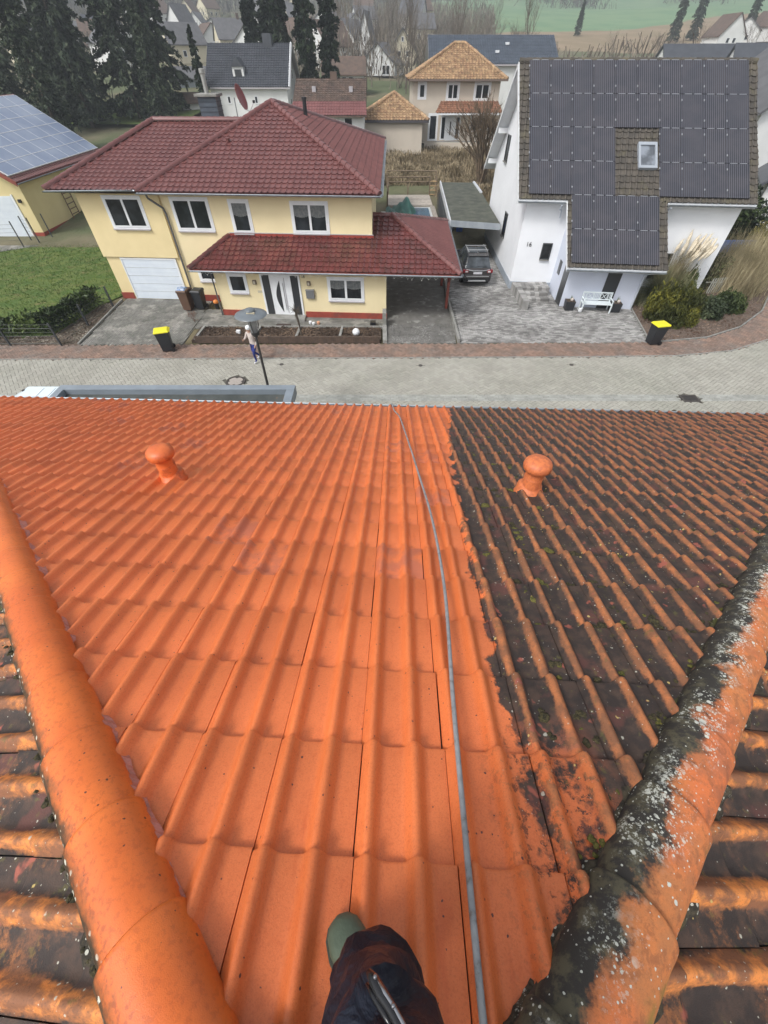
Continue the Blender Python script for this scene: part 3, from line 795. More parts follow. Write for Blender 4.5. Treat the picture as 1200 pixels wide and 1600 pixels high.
isl = yard('planting_bed', ISL, .01, M_MULCH)
kerb('bed_edging', [(13.75, 20.25), (14.2, 20.23), (16.9, 20.70), (19.37, 21.93), (21.87, 24.03), (24.27, 27.0), (26.08, 31), (26.1, 36)], .07, -.1, .06, M_KERB, isl, kind='stuff')
kerb('bed_edging', [(13.72, 20.25), (14.55, 24.9)], .07, -.1, .05, M_KERB, isl, kind='stuff')
kerb('driveway_edging', [(-15.62, 19.95), (-15.85, 25.6)], .09, -.1, .07, M_KERB, drv, kind='stuff')
# strip of bark chips and leaves: real flakes
def flakes(name, region, m, n, size, z0, parent=None, rng=None, lift=.03):
    rng = rng or random.Random(5); xs_ = [p[0] for p in region]; ys_ = [p[1] for p in region]; V = []; F = []
    while len(F) < n:
        x, y = rng.uniform(min(xs_), max(xs_)), rng.uniform(min(ys_), max(ys_))
        if not inpoly(x, y, region): continue
        M = Matrix.Translation((x, y, z0 + rng.uniform(.0, lift))) @ Matrix.Rotation(rng.uniform(0, 6.3), 4, 'Z') @ Matrix.Rotation(rng.gauss(0, .5), 4, 'X')
        s = size*rng.uniform(.5, 1.5); k = len(V)
        V += [M @ Vector((-s, -s*.3, 0)), M @ Vector((s, -s*.35, 0)), M @ Vector((s*.9, s*.35, .3*s)), M @ Vector((-s*.8, s*.3, 0))]
        F.append((k, k+1, k+2, k+3))
    me = bpy.data.meshes.new(name); me.from_pydata(V, [], F); me.materials.append(m)
    o = bpy.data.objects.new(name, me); COL.objects.link(o); o.parent = parent; o['kind'] = 'stuff'; return o
M_CHIP = leaf_mat('bark_chip', (.13, .075, .05), (.34, .26, .20), .9)
flakes('bark_chips', ISL, M_CHIP, 7000, .045, .01, isl)
flakes('fallen_leaves', [(-26, 19.75), (-15.75, 19.95), (-15.95, 25), (-16.7, 25), (-17.4, 20.8), (-26, 20.8)], leaf_mat('dry_leaf', (.12, .10, .07), (.36, .32, .26), .9), 3200, .05, .0)

# ------------------------------------------------------------------ building helpers
M_WHITE = mat('white_upvc', (.74, .76, .78), (.70, .72, .74), 3, rough=.35)
M_SILL = mat('grey_sill', (.40, .38, .40), rough=.5)
def glass_mat(name, tint=(.012, .014, .016), rough=.06):
    m, nt, b = nt_new(name); n = N(nt)
    b.inputs['Roughness'].default_value = rough; b.inputs['IOR'].default_value = 1.45
    c = n.mix(n.smooth(n.noise(n.pos(), 1.6, 3), .4, .65), tint, tuple(x*2.4 for x in tint)); n.link(c, b.inputs['Base Color']); return m
M_GLASS = glass_mat('window_glass'); M_GLASS_B = glass_mat('pale_window_glass', (.09, .10, .115), .1)
M_DARK = mat('dark_panel', (.035, .038, .042), rough=.3)
M_CURT = mat('net_curtain', (.17, .18, .18), (.11, .12, .12), 9, rough=.9)
def wallM(o, a, n):
    """frame with x along the wall, y out of it, z up"""
    a = Vector(a).normalized(); n = Vector(n).normalized(); return mcols(a, n, Vector((0,0,1)), Vector(o))
def window(parent, M, u0, u1, z0, z1, leaves=2, trim=.12, sill=True, glass=None, curtain=False, fw=.07, mt=None, sillm=None, proud=.045):
    mt = mt or M_WHITE
    f = MB(M)
    if trim:
        p = .028
        f.box(u0-trim, u1+trim, 0, p, z1, z1+trim); f.box(u0-trim, u1+trim, 0, p, z0-trim*.7, z0)
        f.box(u0-trim, u0, 0, p, z0, z1); f.box(u1, u1+trim, 0, p, z0, z1)
    q = proud
    f.box(u0, u1, 0, q, z1-fw, z1); f.box(u0, u1, 0, q, z0, z0+fw); f.box(u0, u0+fw, 0, q, z0+fw, z1-fw); f.box(u1-fw, u1, 0, q, z0+fw, z1-fw)
    W = (u1-u0)/leaves
    for i in range(1, leaves): f.box(u0+W*i-fw*.8, u0+W*i+fw*.8, 0, q+.005, z0+fw, z1-fw)
    w = f.build('window', mt, parent)
    for i in range(leaves):
        a = u0 + W*i + (fw if i == 0 else fw*.8); b_ = u0 + W*(i+1) - (fw if i == leaves-1 else fw*.8)
        MB(M).box(a, b_, -.01, .014, z0+fw, z1-fw).build('pane', glass or M_GLASS, w)
        if curtain:
            c = MB(M); K = 7; h = z1-z0-2*fw
            for k in range(K):
                x0 = a + (b_-a)*k/K; x1 = a + (b_-a)*(k+1)/K; dip = .07*h*math.sin(math.pi*(k+.5)/K)
                c.box(x0, x1-.003, .014, .018 + .003*(k % 2), z1-fw-h*(.42)-dip, z1-fw)
            c.build('curtain', M_CURT, w)
    if sill: MB(M).box(u0-trim*.9, u1+trim*.9, 0, .11, z0-trim*.7-.045, z0-trim*.7-.001).build('sill', sillm or M_SILL, w)
    return w
def eave_gutter(parent, a, b_, r=.07, m=None, name='gutter'):
    a, b_ = Vector(a), Vector(b_); d = (b_-a).normalized(); out = Vector((d.y, -d.x, 0)).normalized()
    mb = MB(); n_ = 7; vs = []
    for q in (a, b_):
        for k in range(n_+1):
            t = math.pi*(1 + k/n_); vs.append(q + out*(r + r*math.cos(t)) + Vector((0, 0, r*math.sin(t))))
        vs.append(q + out*(2*r+.015) + Vector((0, 0, .0)))
    k_ = n_+2; mb._add(vs, [(i, i+1, k_+i+1, k_+i) for i in range(k_-1)])
    return mb.build(name, m or M_ZINC, parent, smooth=True)
def text(parent, s, M, size, m, name='lettering', depth=.006):
    cu = bpy.data.curves.new(name, 'FONT'); cu.body = s; cu.size = size; cu.extrude = depth; cu.align_x = 'CENTER'
    o = bpy.data.objects.new(name, cu); COL.objects.link(o)
    dg = bpy.context.evaluated_depsgraph_get(); me = bpy.data.meshes.new_from_object(o.evaluated_get(dg)); bpy.data.objects.remove(o)
    me.materials.clear(); me.materials.append(m)
    o = bpy.data.objects.new(name, me); COL.objects.link(o)
    # text lies in its own xy plane: turn it upright on the wall
    T = Matrix.Identity(4)
    a = M.to_3x3() @ Vector((1,0,0)); up = Vector((0,0,1)); nn = a.cross(up)
    o.parent = parent; o0 = ORG.get(parent.name, Vector((0,0,0)))
    o.matrix_local = mcols(a, up, nn, M.translation - o0); return o

# ------------------------------------------------------------------ yellow house opposite
M_YEL = mat('yellow_plaster', (.76, .63, .36), (.71, .585, .325), .7, rough=.95, bump=.3, bscale=90, bdist=.004)
M_YEL2 = mat('lighter_yellow_plaster', (.78, .67, .42), (.73, .625, .385), .7, rough=.95, bump=.3, bscale=90, bdist=.004)
M_PLINTH = mat('red_plinth', (.30, .055, .035), (.24, .045, .03), 3, rough=.8, stain=(.15, .05, .04), sscale=2)
M_REDT = mat('glazed_red_tile', (.158, .060, .055), (.135, .050, .047), 1.2, rough=.33, spec=.6, island=.05)
M_REDT2 = mat('glazed_red_tile_lower', (.150, .042, .038), (.115, .033, .031), 1.5, rough=.34, spec=.6, island=.08, stain=(.075, .03, .025), sscale=1.1, slo=.45, shi=.65)
M_WOODR = mat('red_fascia_wood', (.25, .06, .04), (.18, .045, .03), 5, rough=.6)
M_BRICKB = mat('brown_slats', (.16, .10, .06), (.10, .06, .04), 8, rough=.8)
TA = math.tan(R(3.5)); EXY = Vector((math.cos(R(3.5)), -math.sin(R(3.5)), 0))
def yh(x, ly, z): return Vector((x, ly - x*TA, z))
yel = thing('yellow_house', 'pale yellow two-storey house with dark red hip roofs and a white garage door', 'house', yh(-6, 25, 0))
NY = Vector((-math.sin(R(3.5)), -math.cos(R(3.5)), 0))
def yprism(x0, x1, l0, l1, z0, z1, mb): mb.prism([yh(x0, l0, 0)[:2], yh(x1, l0, 0)[:2], yh(x1, l1, 0)[:2], yh(x0, l1, 0)[:2]], z0, z1)
w = MB(); yprism(-15.82, -11.45, 24.98, 37, .0, 5.5, w); w.build('wall', M_YEL, yel)
w = MB(); yprism(-15.9, -11.55, 24.88, 25.2, 2.25, 5.5, w); w.build('upper_wall', M_YEL, yel)
w = MB(); yprism(-11.45, -.62, 24.90, 38, 0, 5.4, w); w.build('wall', M_YEL2, yel)
w = MB(); yprism(-9.08, .12, 23.0, 24.9, 0, 2.62, w); w.build('porch_wall', M_YEL2, yel)
w = MB(); yprism(-.62, .12, 24.9, 32.0, 0, 2.4, w); w.build('porch_wall', M_YEL2, yel)
w = MB()
yprism(-15.86, -15.12, 24.93, 24.98, 0, .34, w); yprism(-11.78, -11.45, 24.93, 24.98, 0, .34, w); yprism(-11.44, -9.08, 24.85, 24.9, 0, .34, w)
yprism(-9.12, -6.72, 22.95, 23.0, 0, .30, w); yprism(-4.38, .16, 22.95, 23.0, 0, .30, w); w.box(-15.87, -15.83, 25.95, 38, 0, .34)
w.build('plinth', M_PLINTH, yel)
WG = wallM(yh(0, 24.98, 0), EXY, NY)            # u == x / cos
WG2 = wallM(yh(0, 24.88, 0), EXY, NY); WM = wallM(yh(0, 24.90, 0), EXY, NY); WB = wallM(yh(0, 23.0, 0), EXY, NY)
# garage door of five ribbed panels
gd = MB(WG); gd.box(-15.05, -14.98, 0, .06, 0, 2.12); gd.box(-11.9, -11.8, 0, .06, 0, 2.12); gd.box(-15.05, -11.8, 0, .06, 2.12, 2.2)
gdo = gd.build('garage_door', M_WHITE, yel)
for i in range(5):
    z0 = .02 + i*.42; p = MB(WG); p.box(-14.98, -11.9, 0, .035, z0+.008, z0+.412); p.box(-14.96, -11.92, .035, .042, z0+.19, z0+.215); p.build('door_panel', mat('garage_door_white', (.66, .72, .78), (.62, .68, .75), 2, rough=.4), gdo)
window(yel, WG2, -14.50, -12.64, 3.68, 4.95, 2, .10)
window(yel, WM, -10.95, -9.12, 3.62, 4.92, 2, .10)
window(yel, WM, -7.92, -7.02, 3.55, 4.86, 1, .10, curtain=True)
window(yel, WM, -4.72, -2.95, 3.60, 4.82, 2, .10, curtain=True)
window(yel, WM, -10.62, -9.55, 1.15, 1.85, 1, .10)
window(yel, WB, -8.33, -7.45, 1.25, 2.08, 1, .09)
window(yel, WB, -2.93, -1.16, .98, 2.0, 2, .10, curtain=True)
# front door with side lights
dr_ = MB(WB); dr_.box(-6.62, -4.48, 0, .05, 2.12, 2.22); dr_.box(-6.62, -6.52, 0, .05, 0, 2.12); dr_.box(-4.58, -4.48, 0, .05, 0, 2.12); dr_.box(-6.12, -6.04, 0, .05, 0, 2.12); dr_.box(-5.06, -4.98, 0, .05, 0, 2.12); dr_.box(-6.04, -5.06, 0, .04, 0.03, 2.12)
fd = dr_.build('front_door', M_WHITE, yel)
MB(WB).box(-6.52, -6.12, 0, .022, .05, 2.12).build('side_light', M_DARK, fd); MB(WB).box(-4.98, -4.58, 0, .022, .05, 2.12).build('side_light', M_DARK, fd)
cs = MB(WB); K = 14
arc = [(-5.62 - .26*math.sin(math.pi*i/K), .25 + 1.6*i/K) for i in range(K+1)]
for i in range(K): cs._add([(arc[i][0], .043, arc[i][1]), (-5.6, .043, arc[i][1]), (-5.6, .043, arc[i+1][1]), (arc[i+1][0], .043, arc[i+1][1]), (arc[i][0], .030, arc[i][1]), (-5.6, .030, arc[i][1]), (-5.6, .030, arc[i+1][1]), (arc[i+1][0], .030, arc[i+1][1])], [(0,1,2,3), (0,4,5,1), (3,2,6,7), (0,3,7,4)])
cs.build('door_glass', M_DARK, fd)
MB(WB).tube([(-5.42, .09, .4), (-5.42, .09, 1.75)], .018, 8).build('door_handle', mat('steel', (.5, .5, .52), rough=.3, metal=1), fd)
MB(WB).box(-5.35, -5.32, .04, .048, .2, 2.0).build('door_strip', M_SILL, fd)
st = MB(); yprism(-6.7, -4.4, 22.35, 23.0, 0, .12, st); st.build('doorstep', M_KERB, yel)
# wall lamps, letter box, house number, meter hatch
M_BRZ = mat('bronze_box', (.13, .095, .07), rough=.5)
for u in (-6.95, -4.02):
    l = MB(WB).box(u-.09, u+.09, 0, .10, 1.66, 1.86).build('wall_lamp', M_BRZ, yel); MB(WB).box(u-.05, u+.05, .10, .112, 1.69, 1.82).build('lamp_glass', mat('lamp_glass', (.5, .45, .35), rough=.4), l)
lb = MB(WB).box(-4.22, -3.78, 0, .12, 1.02, 1.42).build('letter_box', mat('grey_box', (.15, .155, .16), rough=.4), yel); MB(WB).taper(-4.23, -3.77, -.0, .14, 1.42, 1.46).build('box_flap', mat('grey_box_lid', (.22, .225, .23), rough=.4), lb)
text(yel, '18', mcols(EXY, NY, Vector((0,0,1)), yh(-4.28, 22.99, 2.0)), .19, M_FOIL)
MB(WB).box(-6.95+.22-.15, -6.95+.40-.0, 0, .02, 1.22, 1.34).build('name_plate', mat('name_plate', (.5, .45, .33), rough=.6), yel)
# roofs
RZ = 5.30
FL, FR_, BR_, BL_ = yh(-12.35, 24.35, RZ), yh(-.22, 24.35, RZ), Vector((.05, 44.6, RZ)), Vector((-12.4, 44.6, RZ))
AP = Vector((-6.15, 31.3, 8.10))
for poly, nm in (((FL, FR_, AP), 'front'), ((FR_, BR_, AP), 'side')):
    tiled_face(poly, 'roof_tiles', M_REDT, yel, w=.30, ex=.345, hh=.050, th=.032, np_=10, single=True)
und = MB(); 
for poly in ((FL, FR_, AP), (FR_, BR_, AP), (BR_, BL_, AP), (BL_, FL, AP)): und.poly([q + Vector((0,0,-.03)) for q in poly])
und.poly([q + Vector((0,0,-.12)) for q in (FL, BL_, BR_, FR_)]); und.build('roof_deck', M_REDT, yel)
for q in (FL, FR_, BR_): ridge_run(q, AP, M_REDT, yel, .135, .38, 'hip_tiles', lift=.03)
LF, LB_ = yh(-17.05, 24.35, 5.33), Vector((-17.0, 36.9, 5.33)); L1, L2 = Vector((-12.75, 30.9, 7.42)), Vector((-7.5, 30.75, 7.42))
LFR = yh(-12.3, 24.35, 5.33)
LR2 = L2
tiled_face((LF, yh(-12.42, 24.35, 5.33), Vector((-7.0, 30.75, 7.42)), L1), 'roof_tiles', M_REDT, yel, w=.30, ex=.345, hh=.050, th=.032, np_=10, single=True, lift=.0)
und = MB(); und.poly([q + Vector((0,0,-.03)) for q in (LB_, LF, L1)]); und.poly([q+Vector((0,0,-.03)) for q in (LF, LFR, L2, L1)]); und.poly([q+Vector((0,0,-.03)) for q in (Vector((-8, 37.2, 5.33)), LB_, L1, L2)]); und.poly([q+Vector((0,0,-.12)) for q in (LF, LB_, Vector((-8, 37.2, 5.33)), LFR)])
und.build('roof_deck', M_REDT, yel)
ridge_run(LF, L1, M_REDT, yel, .135, .38, 'hip_tiles', lift=.03); ridge_run(L1, L2, M_REDT, yel, .13, .38, 'ridge_tiles', lift=.02); ridge_run(LB_, L1, M_REDT, yel, .135, .38, 'hip_tiles', lift=.03)
eave_gutter(yel, FL + Vector((0,-.02,-.04)), FR_ + Vector((.05,-.02,-.04))); eave_gutter(yel, LF + Vector((-.05,-.02,-.04)), yh(-12.4, 24.35, 5.38)); eave_gutter(yel, FR_ + Vector((.03,0,-.04)), BR_ + Vector((.03,0,-.04)))
M_FASC = mat('dark_soffit', (.10, .045, .035), rough=.7)
# small roof vent and black flue
v = MB(); v.lathe([(.10, 0), (.10, .12), (.13, .13), (.13, .17), (.02, .2)], (-8.15, 28.33, 6.78), 12); v.build('roof_vent', M_REDT, yel, smooth=True)
v = MB(); v.lathe([(.11, 0), (.11, .75), (.14, .76), (.14, .86), (.02, .88)], (-4.6, 33.0, 7.35), 14); v.build('flue_pipe', M_FOIL, yel, smooth=True)
# lower roof over porch and carport
LZ = 2.45
A0, A1 = yh(-10.12, 22.55, LZ), yh(3.88, 22.55, LZ); sl = .385
def lowz(ly): return LZ + (ly - 22.55)*sl
P1 = yh(-8.35, 24.88, lowz(24.88)); P2 = yh(-.60, 24.88, lowz(24.88))
AP2 = yh(.42, 26.6, lowz(26.6)); P3 = yh(-.60, 26.6, lowz(26.6)); B1 = Vector((4.22, 32.4, LZ))
tiled_face((A0, yh(-.60, 22.55, LZ), P2, P1), 'porch_roof_tiles', M_REDT2, yel, w=.30, ex=.345, hh=.050, th=.032, np_=10, single=True)
tiled_face((yh(-.60, 22.55, LZ), A1, AP2, P3), 'porch_roof_tiles', M_REDT2, yel, w=.30, ex=.345, hh=.050, th=.032, np_=10, single=True)
tiled_face((A1, B1, AP2), 'porch_roof_tiles', M_REDT, yel, w=.30, ex=.345, hh=.050, th=.032, np_=10, single=True)
und = MB()
for q in ((A0, yh(-.60, 22.55, LZ), P2, P1), (yh(-.60, 22.55, LZ), A1, AP2, P3), (A1, B1, AP2)): und.slab([x + Vector((0,0,-.035)) for x in q], .10)
und.build('porch_roof_deck', M_WOODR, yel)
PB = yh(-10.12+.05, 24.88, LZ+.02)
lf = MB(); lf.slab([A0 + Vector((0,0,-.02)), P1, yh(-10.05, 24.88, LZ)], .08); lf.build('porch_roof_side', M_REDT2, yel)
ridge_run(A0, P1, M_REDT2, yel, .13, .38, 'hip_tiles', lift=.03); ridge_run(A1, AP2, M_REDT, yel, .13, .38, 'hip_tiles', lift=.03); ridge_run(P3 + Vector((.0,0,0)), AP2, M_REDT, yel, .12, .38, 'ridge_tiles', lift=.02); ridge_run(AP2, B1, M_REDT, yel, .12, .38, 'hip_tiles', lift=.03)
fl_ = MB(WM); fl_.box(-8.3, -.55, 0, .035, lowz(24.88)-.02, lowz(24.88)+.15); fl_.build('roof_flashing', mat('flashing_red', (.30, .05, .035), rough=.5), yel)
ft = MB(WM); ft.box(-8.3, -.55, 0, .05, lowz(24.88)+.15, lowz(24.88)+.18); ft.build('flashing_trim', M_SILL, yel)
eave_gutter(yel, A0 + Vector((0,-.01,-.05)), A1 + Vector((.04,-.01,-.05)), .065); eave_gutter(yel, A1 + Vector((.02,0,-.05)), B1 + Vector((.02,0,-.05)), .06)
# icicle lights hanging under the gutter
ic = MB(); rng = random.Random(3); x = -9.6
while x < 3.6:
    L = rng.uniform(.03, .16); p = yh(x, 22.47, LZ-.12); q = yh(x+rng.uniform(.1, .3), 22.47, LZ-.12)
    mid = (p+q)/2 + Vector((0, 0, -L)); ic.tube([p, mid, q], .006, 3); ic.ball(mid, .018, n=5); x += rng.uniform(.18, .5)
ic.build('icicle_lights', mat('cable_white', (.7, .7, .66), rough=.5), yel, kind='stuff')
# downpipes
dp = MB(); dp.tube([yh(-11.95, 24.45, 5.2), yh(-11.95, 24.55, 5.0), yh(-11.45, 24.8, 4.55), yh(-11.38, 24.8, 4.3), yh(-11.38, 24.8, .1)], .05, 10); dp.build('downpipe', mat('grey_downpipe', (.10, .10, .105), rough=.5), yel, smooth=True)
dp = MB(); dp.tube([yh(-9.3, 22.62, 2.35), yh(-9.18, 22.9, 2.15), yh(-9.17, 22.92, .0)], .038, 8); dp.build('downpipe', mat('grey_downpipe'  , (.1,.1,.1)), yel, smooth=True)
# carport posts and wall, dark inside
cp = MB(); 
for x, y in ((3.62, 24.45), (3.7, 28), (4.0, 31.8)): cp.box(x-.07, x+.07, y-.07, y+.07, 0, 2.45)
for p in cp.v[:0]: pass
for x, y in ((3.62, 24.45), (3.7, 28), (4.0, 31.8)):
    MB().box(x-.07, x+.07, y-.07, y+.07, 0, 2.5).build('carport_post', M_WOODR, yel)
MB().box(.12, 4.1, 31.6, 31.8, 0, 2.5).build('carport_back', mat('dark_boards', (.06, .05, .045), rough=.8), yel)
MB().tube([(3.62, 24.45, 1.4), (3.62, 23.3, 2.25)], .05, 6).build('carport_brace', M_WOODR, yel)
# chimney clad in slate with steel flue, behind the left ridge
chim = MB(); chim.box(-10.45, -9.45, 32.2, 33.2, 6.2, 8.25); ch = chim.build('chimney', mat('slate_cladding', (.075, .095, .12), (.06, .075, .095), 3, rough=.5, bump=.3, bscale=8), yel)
for k in range(8): MB().box(-10.47, -9.43, 32.18, 33.22, 6.65+k*.2, 6.67+k*.2).build('cladding_joint', mat('slate_edge', (.04, .05, .065), rough=.6), ch)
MB().box(-10.58, -9.32, 32.07, 33.33, 8.25, 8.37).build('chimney_cap', M_KERB, ch, bevel=.02)
MB().lathe([(.12, 0), (.12, .75), (.16, .78), (.16, .95), (.11, .97)], (-10.05, 32.8, 8.35), 14).build('flue_pipe', mat('steel_flue', (.42, .42, .40), rough=.4, metal=.7), ch, smooth=True)
# satellite dish
dish = thing('satellite_dish', 'dark red satellite dish on a mast behind the ridge of the yellow house', 'satellite dish', (-8.15, 32.8, 7.0))
MB().tube([(-8.55, 32.8, 6.9), (-8.55, 32.8, 8.2)], .03, 8).build('mast', M_ZINC, dish, smooth=True)
dd = Vector((.93, -.12, .33)).normalized(); ax = mcols(dd.orthogonal().normalized(), dd.cross(dd.orthogonal().normalized()), dd, (-8.2, 32.8, 8.2))
MB(ax).lathe([(.02, -.02), (.3, .0), (.5, .05), (.56, .09), (.56, .075), (.45, .02), (.02, -.05)], n=24).build('reflector', mat('dish_red', (.22, .04, .04), rough=.4), dish, smooth='all')
MB().tube([(-8.1, 32.8, 7.75), (-7.75, 32.75, 7.65), (-7.45, 32.7, 8.02)], .018, 6).build('arm', M_SILL, dish); MB().box(-7.5, -7.38, 32.64, 32.76, 7.98, 8.1).build('receiver', M_FOIL, dish)

# ------------------------------------------------------------------ white house number 16 with solar panels
wex = Vector((math.cos(R(6.0)), -math.sin(R(6.0)), 0)); wey = Vector((math.sin(R(1.0)), math.cos(R(1.0)), 0))
WO = Vector((7.93, 27.5, 0))
def wh(x, y, z): return WO + wex*x + wey*y + Vector((0, 0, z))
M_WW = mat('bright_white_plaster', (.80, .82, .85), (.76, .78, .81), .8, rough=.9, bump=.2, bscale=90, bdist=.003)
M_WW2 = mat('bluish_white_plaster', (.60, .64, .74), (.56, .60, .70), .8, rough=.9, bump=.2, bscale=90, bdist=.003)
M_WPL = mat('grey_plinth', (.34, .38, .43), (.30, .34, .39), 2, rough=.8)
M_BROWNT = mat('weathered_brown_tile', (.080, .069, .056), (.055, .049, .042), 2.2, rough=.75, island=.18, stain=(.12, .105, .065), sscale=1.1, slo=.5, shi=.7)
whs = thing('white_house', 'white gabled house numbered 16 with a steep brown roof covered in black solar panels', 'house', WO)
HW, HD = 11.3, 10.6; EZ = 4.62; RY = 5.35; RZ2 = 9.55; k_ = (RZ2-EZ)/(RY+.5)
gz = lambda y: EZ + (y + .5)*k_ if y <= RY else RZ2 - (y - RY)*k_
def wprism(x0, x1, y0, y1, z0, z1, mb): mb.prism([wh(x0, y0, 0)[:2], wh(x1, y0, 0)[:2], wh(x1, y1, 0)[:2], wh(x0, y1, 0)[:2]], z0, z1)
w = MB()
prof_g = [(0, 0), (HD, 0), (HD, gz(HD)-.2), (RY, RZ2-.25), (0, gz(0)-.2)]
n5 = len(prof_g); vs = [wh(0, y, z) for y, z in prof_g] + [wh(HW, y, z) for y, z in prof_g]
w._add(vs, [tuple(range(n5)), tuple(range(n5, 2*n5))[::-1]] + [(i, n5+i, n5+(i+1) % n5, (i+1) % n5) for i in range(n5)])
w.build('wall', M_WW, whs)
PX0, PX1, PY = 2.45, 6.55, -2.52
pw = MB(); ph = [(PY, 0), (0, 0), (0, gz(0)-.15), (PY, gz(PY)-.15)]
vs = [wh(PX0, y, z) for y, z in ph] + [wh(PX1, y, z) for y, z in ph]
pw._add(vs, [(0,1,2,3), (7,6,5,4), (0,4,5,1), (3,2,6,7), (0,3,7,4)]); pw.build('porch_wall', M_WW2, whs)
w = MB(); wprism(-.03, HW+.03, -.03, 0, 0, .42, w); wprism(-.03, 0, 0, HD, 0, .42, w); wprism(HW, HW+.03, 0, HD, 0, .42, w); w.build('plinth', M_WPL, whs)
# roof planes
X0, X1 = -.62, HW+.30; EX0, EX1 = 1.95, 7.1; EY = -3.3
rt = lambda x, y: wh(x, y, gz(y))
for q in ((rt(X0, -.5), rt(X1, -.5), rt(X1, RY), rt(X0, RY)), (rt(EX0, EY), rt(EX1, EY), rt(EX1, -.5), rt(EX0, -.5))):
    tiled_face(q, 'roof_tiles', M_BROWNT, whs, w=.30, ex=.34, hh=.055, th=.034, np_=10, single=True, lift=.02)
    MB().slab([x + Vector((0,0,-.01)) for x in q], .16).build('roof_deck', M_WHITE, whs)
bk = MB(); bk.slab([rt(X0, RY), rt(X1, RY), rt(X1, HD+.9), rt(X0, HD+.9)], .16); bk.build('rear_roof_deck', M_WHITE, whs); bk = MB(); bk.slab([q+Vector((0,0,.05)) for q in (rt(X0-.02, RY), rt(X1, RY), rt(X1, HD+.93), rt(X0-.02, HD+.93))], .045); bk.build('rear_roof', M_BROWNT, whs)
ridge_run(rt(X0, RY), rt(X1, RY), M_BROWNT, whs, .13, .38, lift=.03)
vg = MB(); 
for a, b_ in ((rt(X0-.02, -.52), rt(X0-.02, RY)), (rt(X0-.02, RY), rt(X0-.02, HD+.9))):
    d_ = Vector((-.03, 0, 0)); vg._add([a, b_, b_+Vector((0,0,-.24)), a+Vector((0,0,-.24)), a+d_, b_+d_, b_+d_+Vector((0,0,-.24)), a+d_+Vector((0,0,-.24))], [(3,2,1,0), (4,5,6,7), (0,1,5,4), (2,3,7,6), (0,4,7,3), (1,2,6,5)])
vg.build('verge_board', M_WHITE, whs)
for y in (1.4, RY-.1, 8.4, HD-.1):
    z = gz(y)-.42; b_ = MB(); vs = []
    p = MB(); p.prism([wh(-.6, y-.1, 0)[:2], wh(0, y-.1, 0)[:2], wh(0, y+.1, 0)[:2], wh(-.6, y+.1, 0)[:2]], z-.12, z+.14); p.build('purlin_end', M_WHITE, whs)
wl = lambda x, y: wallM(wh(x, y, 0), wex, Vector((-math.sin(R(6)), -math.cos(R(6)), 0)))
eave_gutter(whs, rt(X0, -.52)+Vector((0,0,-.04)), rt(EX0-.05, -.52)+Vector((0,0,-.04))); eave_gutter(whs, rt(EX1+.05, -.52)+Vector((0,0,-.04)), rt(X1, -.52)+Vector((0,0,-.04))); eave_gutter(whs, rt(EX0, EY-.02)+Vector((0,0,-.04)), rt(EX1, EY-.02)+Vector((0,0,-.04)))
M_PIPE = mat('white_zinc_pipe', (.50, .54, .60), rough=.45)
MB().tube([rt(EX0-.25, -.6)+Vector((0,0,-.1)), rt(EX0-.25, -.45)+Vector((0,0,-.45)), rt(EX0-.05, -.2)+Vector((0,0,-.75)), rt(EX0-.05, -.2)+Vector((0,0,-1.1))], .04, 8).build('downpipe', M_PIPE, whs, smooth=True)
MB().tube([rt(EX1+.25, -.6)+Vector((0,0,-.1)), rt(EX1+.25, -.45)+Vector((0,0,-.35)), rt(EX1+.02, -.2)+Vector((0,0,-.6)), rt(EX1+.02, -.2)+Vector((0,0,-1.0))], .04, 8).build('downpipe', M_PIPE, whs, smooth=True)
MB().tube([wh(PX1+.25, EY-.02, gz(EY)-.1), wh(PX1+.15, PY-.1, gz(EY)-.35), wh(PX1-.1, PY-.07, gz(EY)-.45), wh(PX1-.1, PY-.07, .0)], .045, 8).build('downpipe', M_PIPE, whs, smooth=True)
# gable windows
GM = mcols(-wey, Vector((-1, .0, 0)), Vector((0,0,1)), WO)      # x runs back-to-front
def gwin(y0, y1, z0, z1): window(whs, wallM(WO, wey, (-1, 0, 0)), y0, y1, z0, z1, 1, 0, True, fw=.05, mt=M_DARK, sillm=M_KERB)
gwin(7.0, 7.95, 5.15, 6.45); gwin(3.85, 4.7, 1.75, 3.05); gwin(.3, 1.2, 3.6, 4.2) if False else None
MF = wl(0, 0)
text(whs, '16', mcols(wex, Vector((0,-1,0)), Vector((0,0,1)), wh(.62, -.02, 2.32)), .33, M_FOIL)
window(whs, MF, 1.42, 1.98, 1.68, 2.52, 1, 0, True, fw=.06, mt=M_DARK, sillm=M_KERB)
window(whs, MF, 8.0, 8.9, .9, 2.2, 1, 0, True, fw=.06, mt=M_DARK, sillm=M_KERB)
PM = wl(PX0, PY) ; PM = wallM(wh(0, PY, 0), wex, (-math.sin(R(6)), -math.cos(R(6)), 0))
MB(PM).box(4.55, 5.30, 0, .03, .0, 2.28).build('dark_door', M_DARK, whs); 
PS = wallM(wh(PX0, 0, 0), -wey, (-1, 0, 0))
MB(PS).box(1.75, 2.5, 0, .03, 0, 2.5).build('side_door', M_DARK, whs); MB(PS).box(.7, 1.1, 0, .03, 1.2, 1.9).build('side_window', M_DARK, whs)
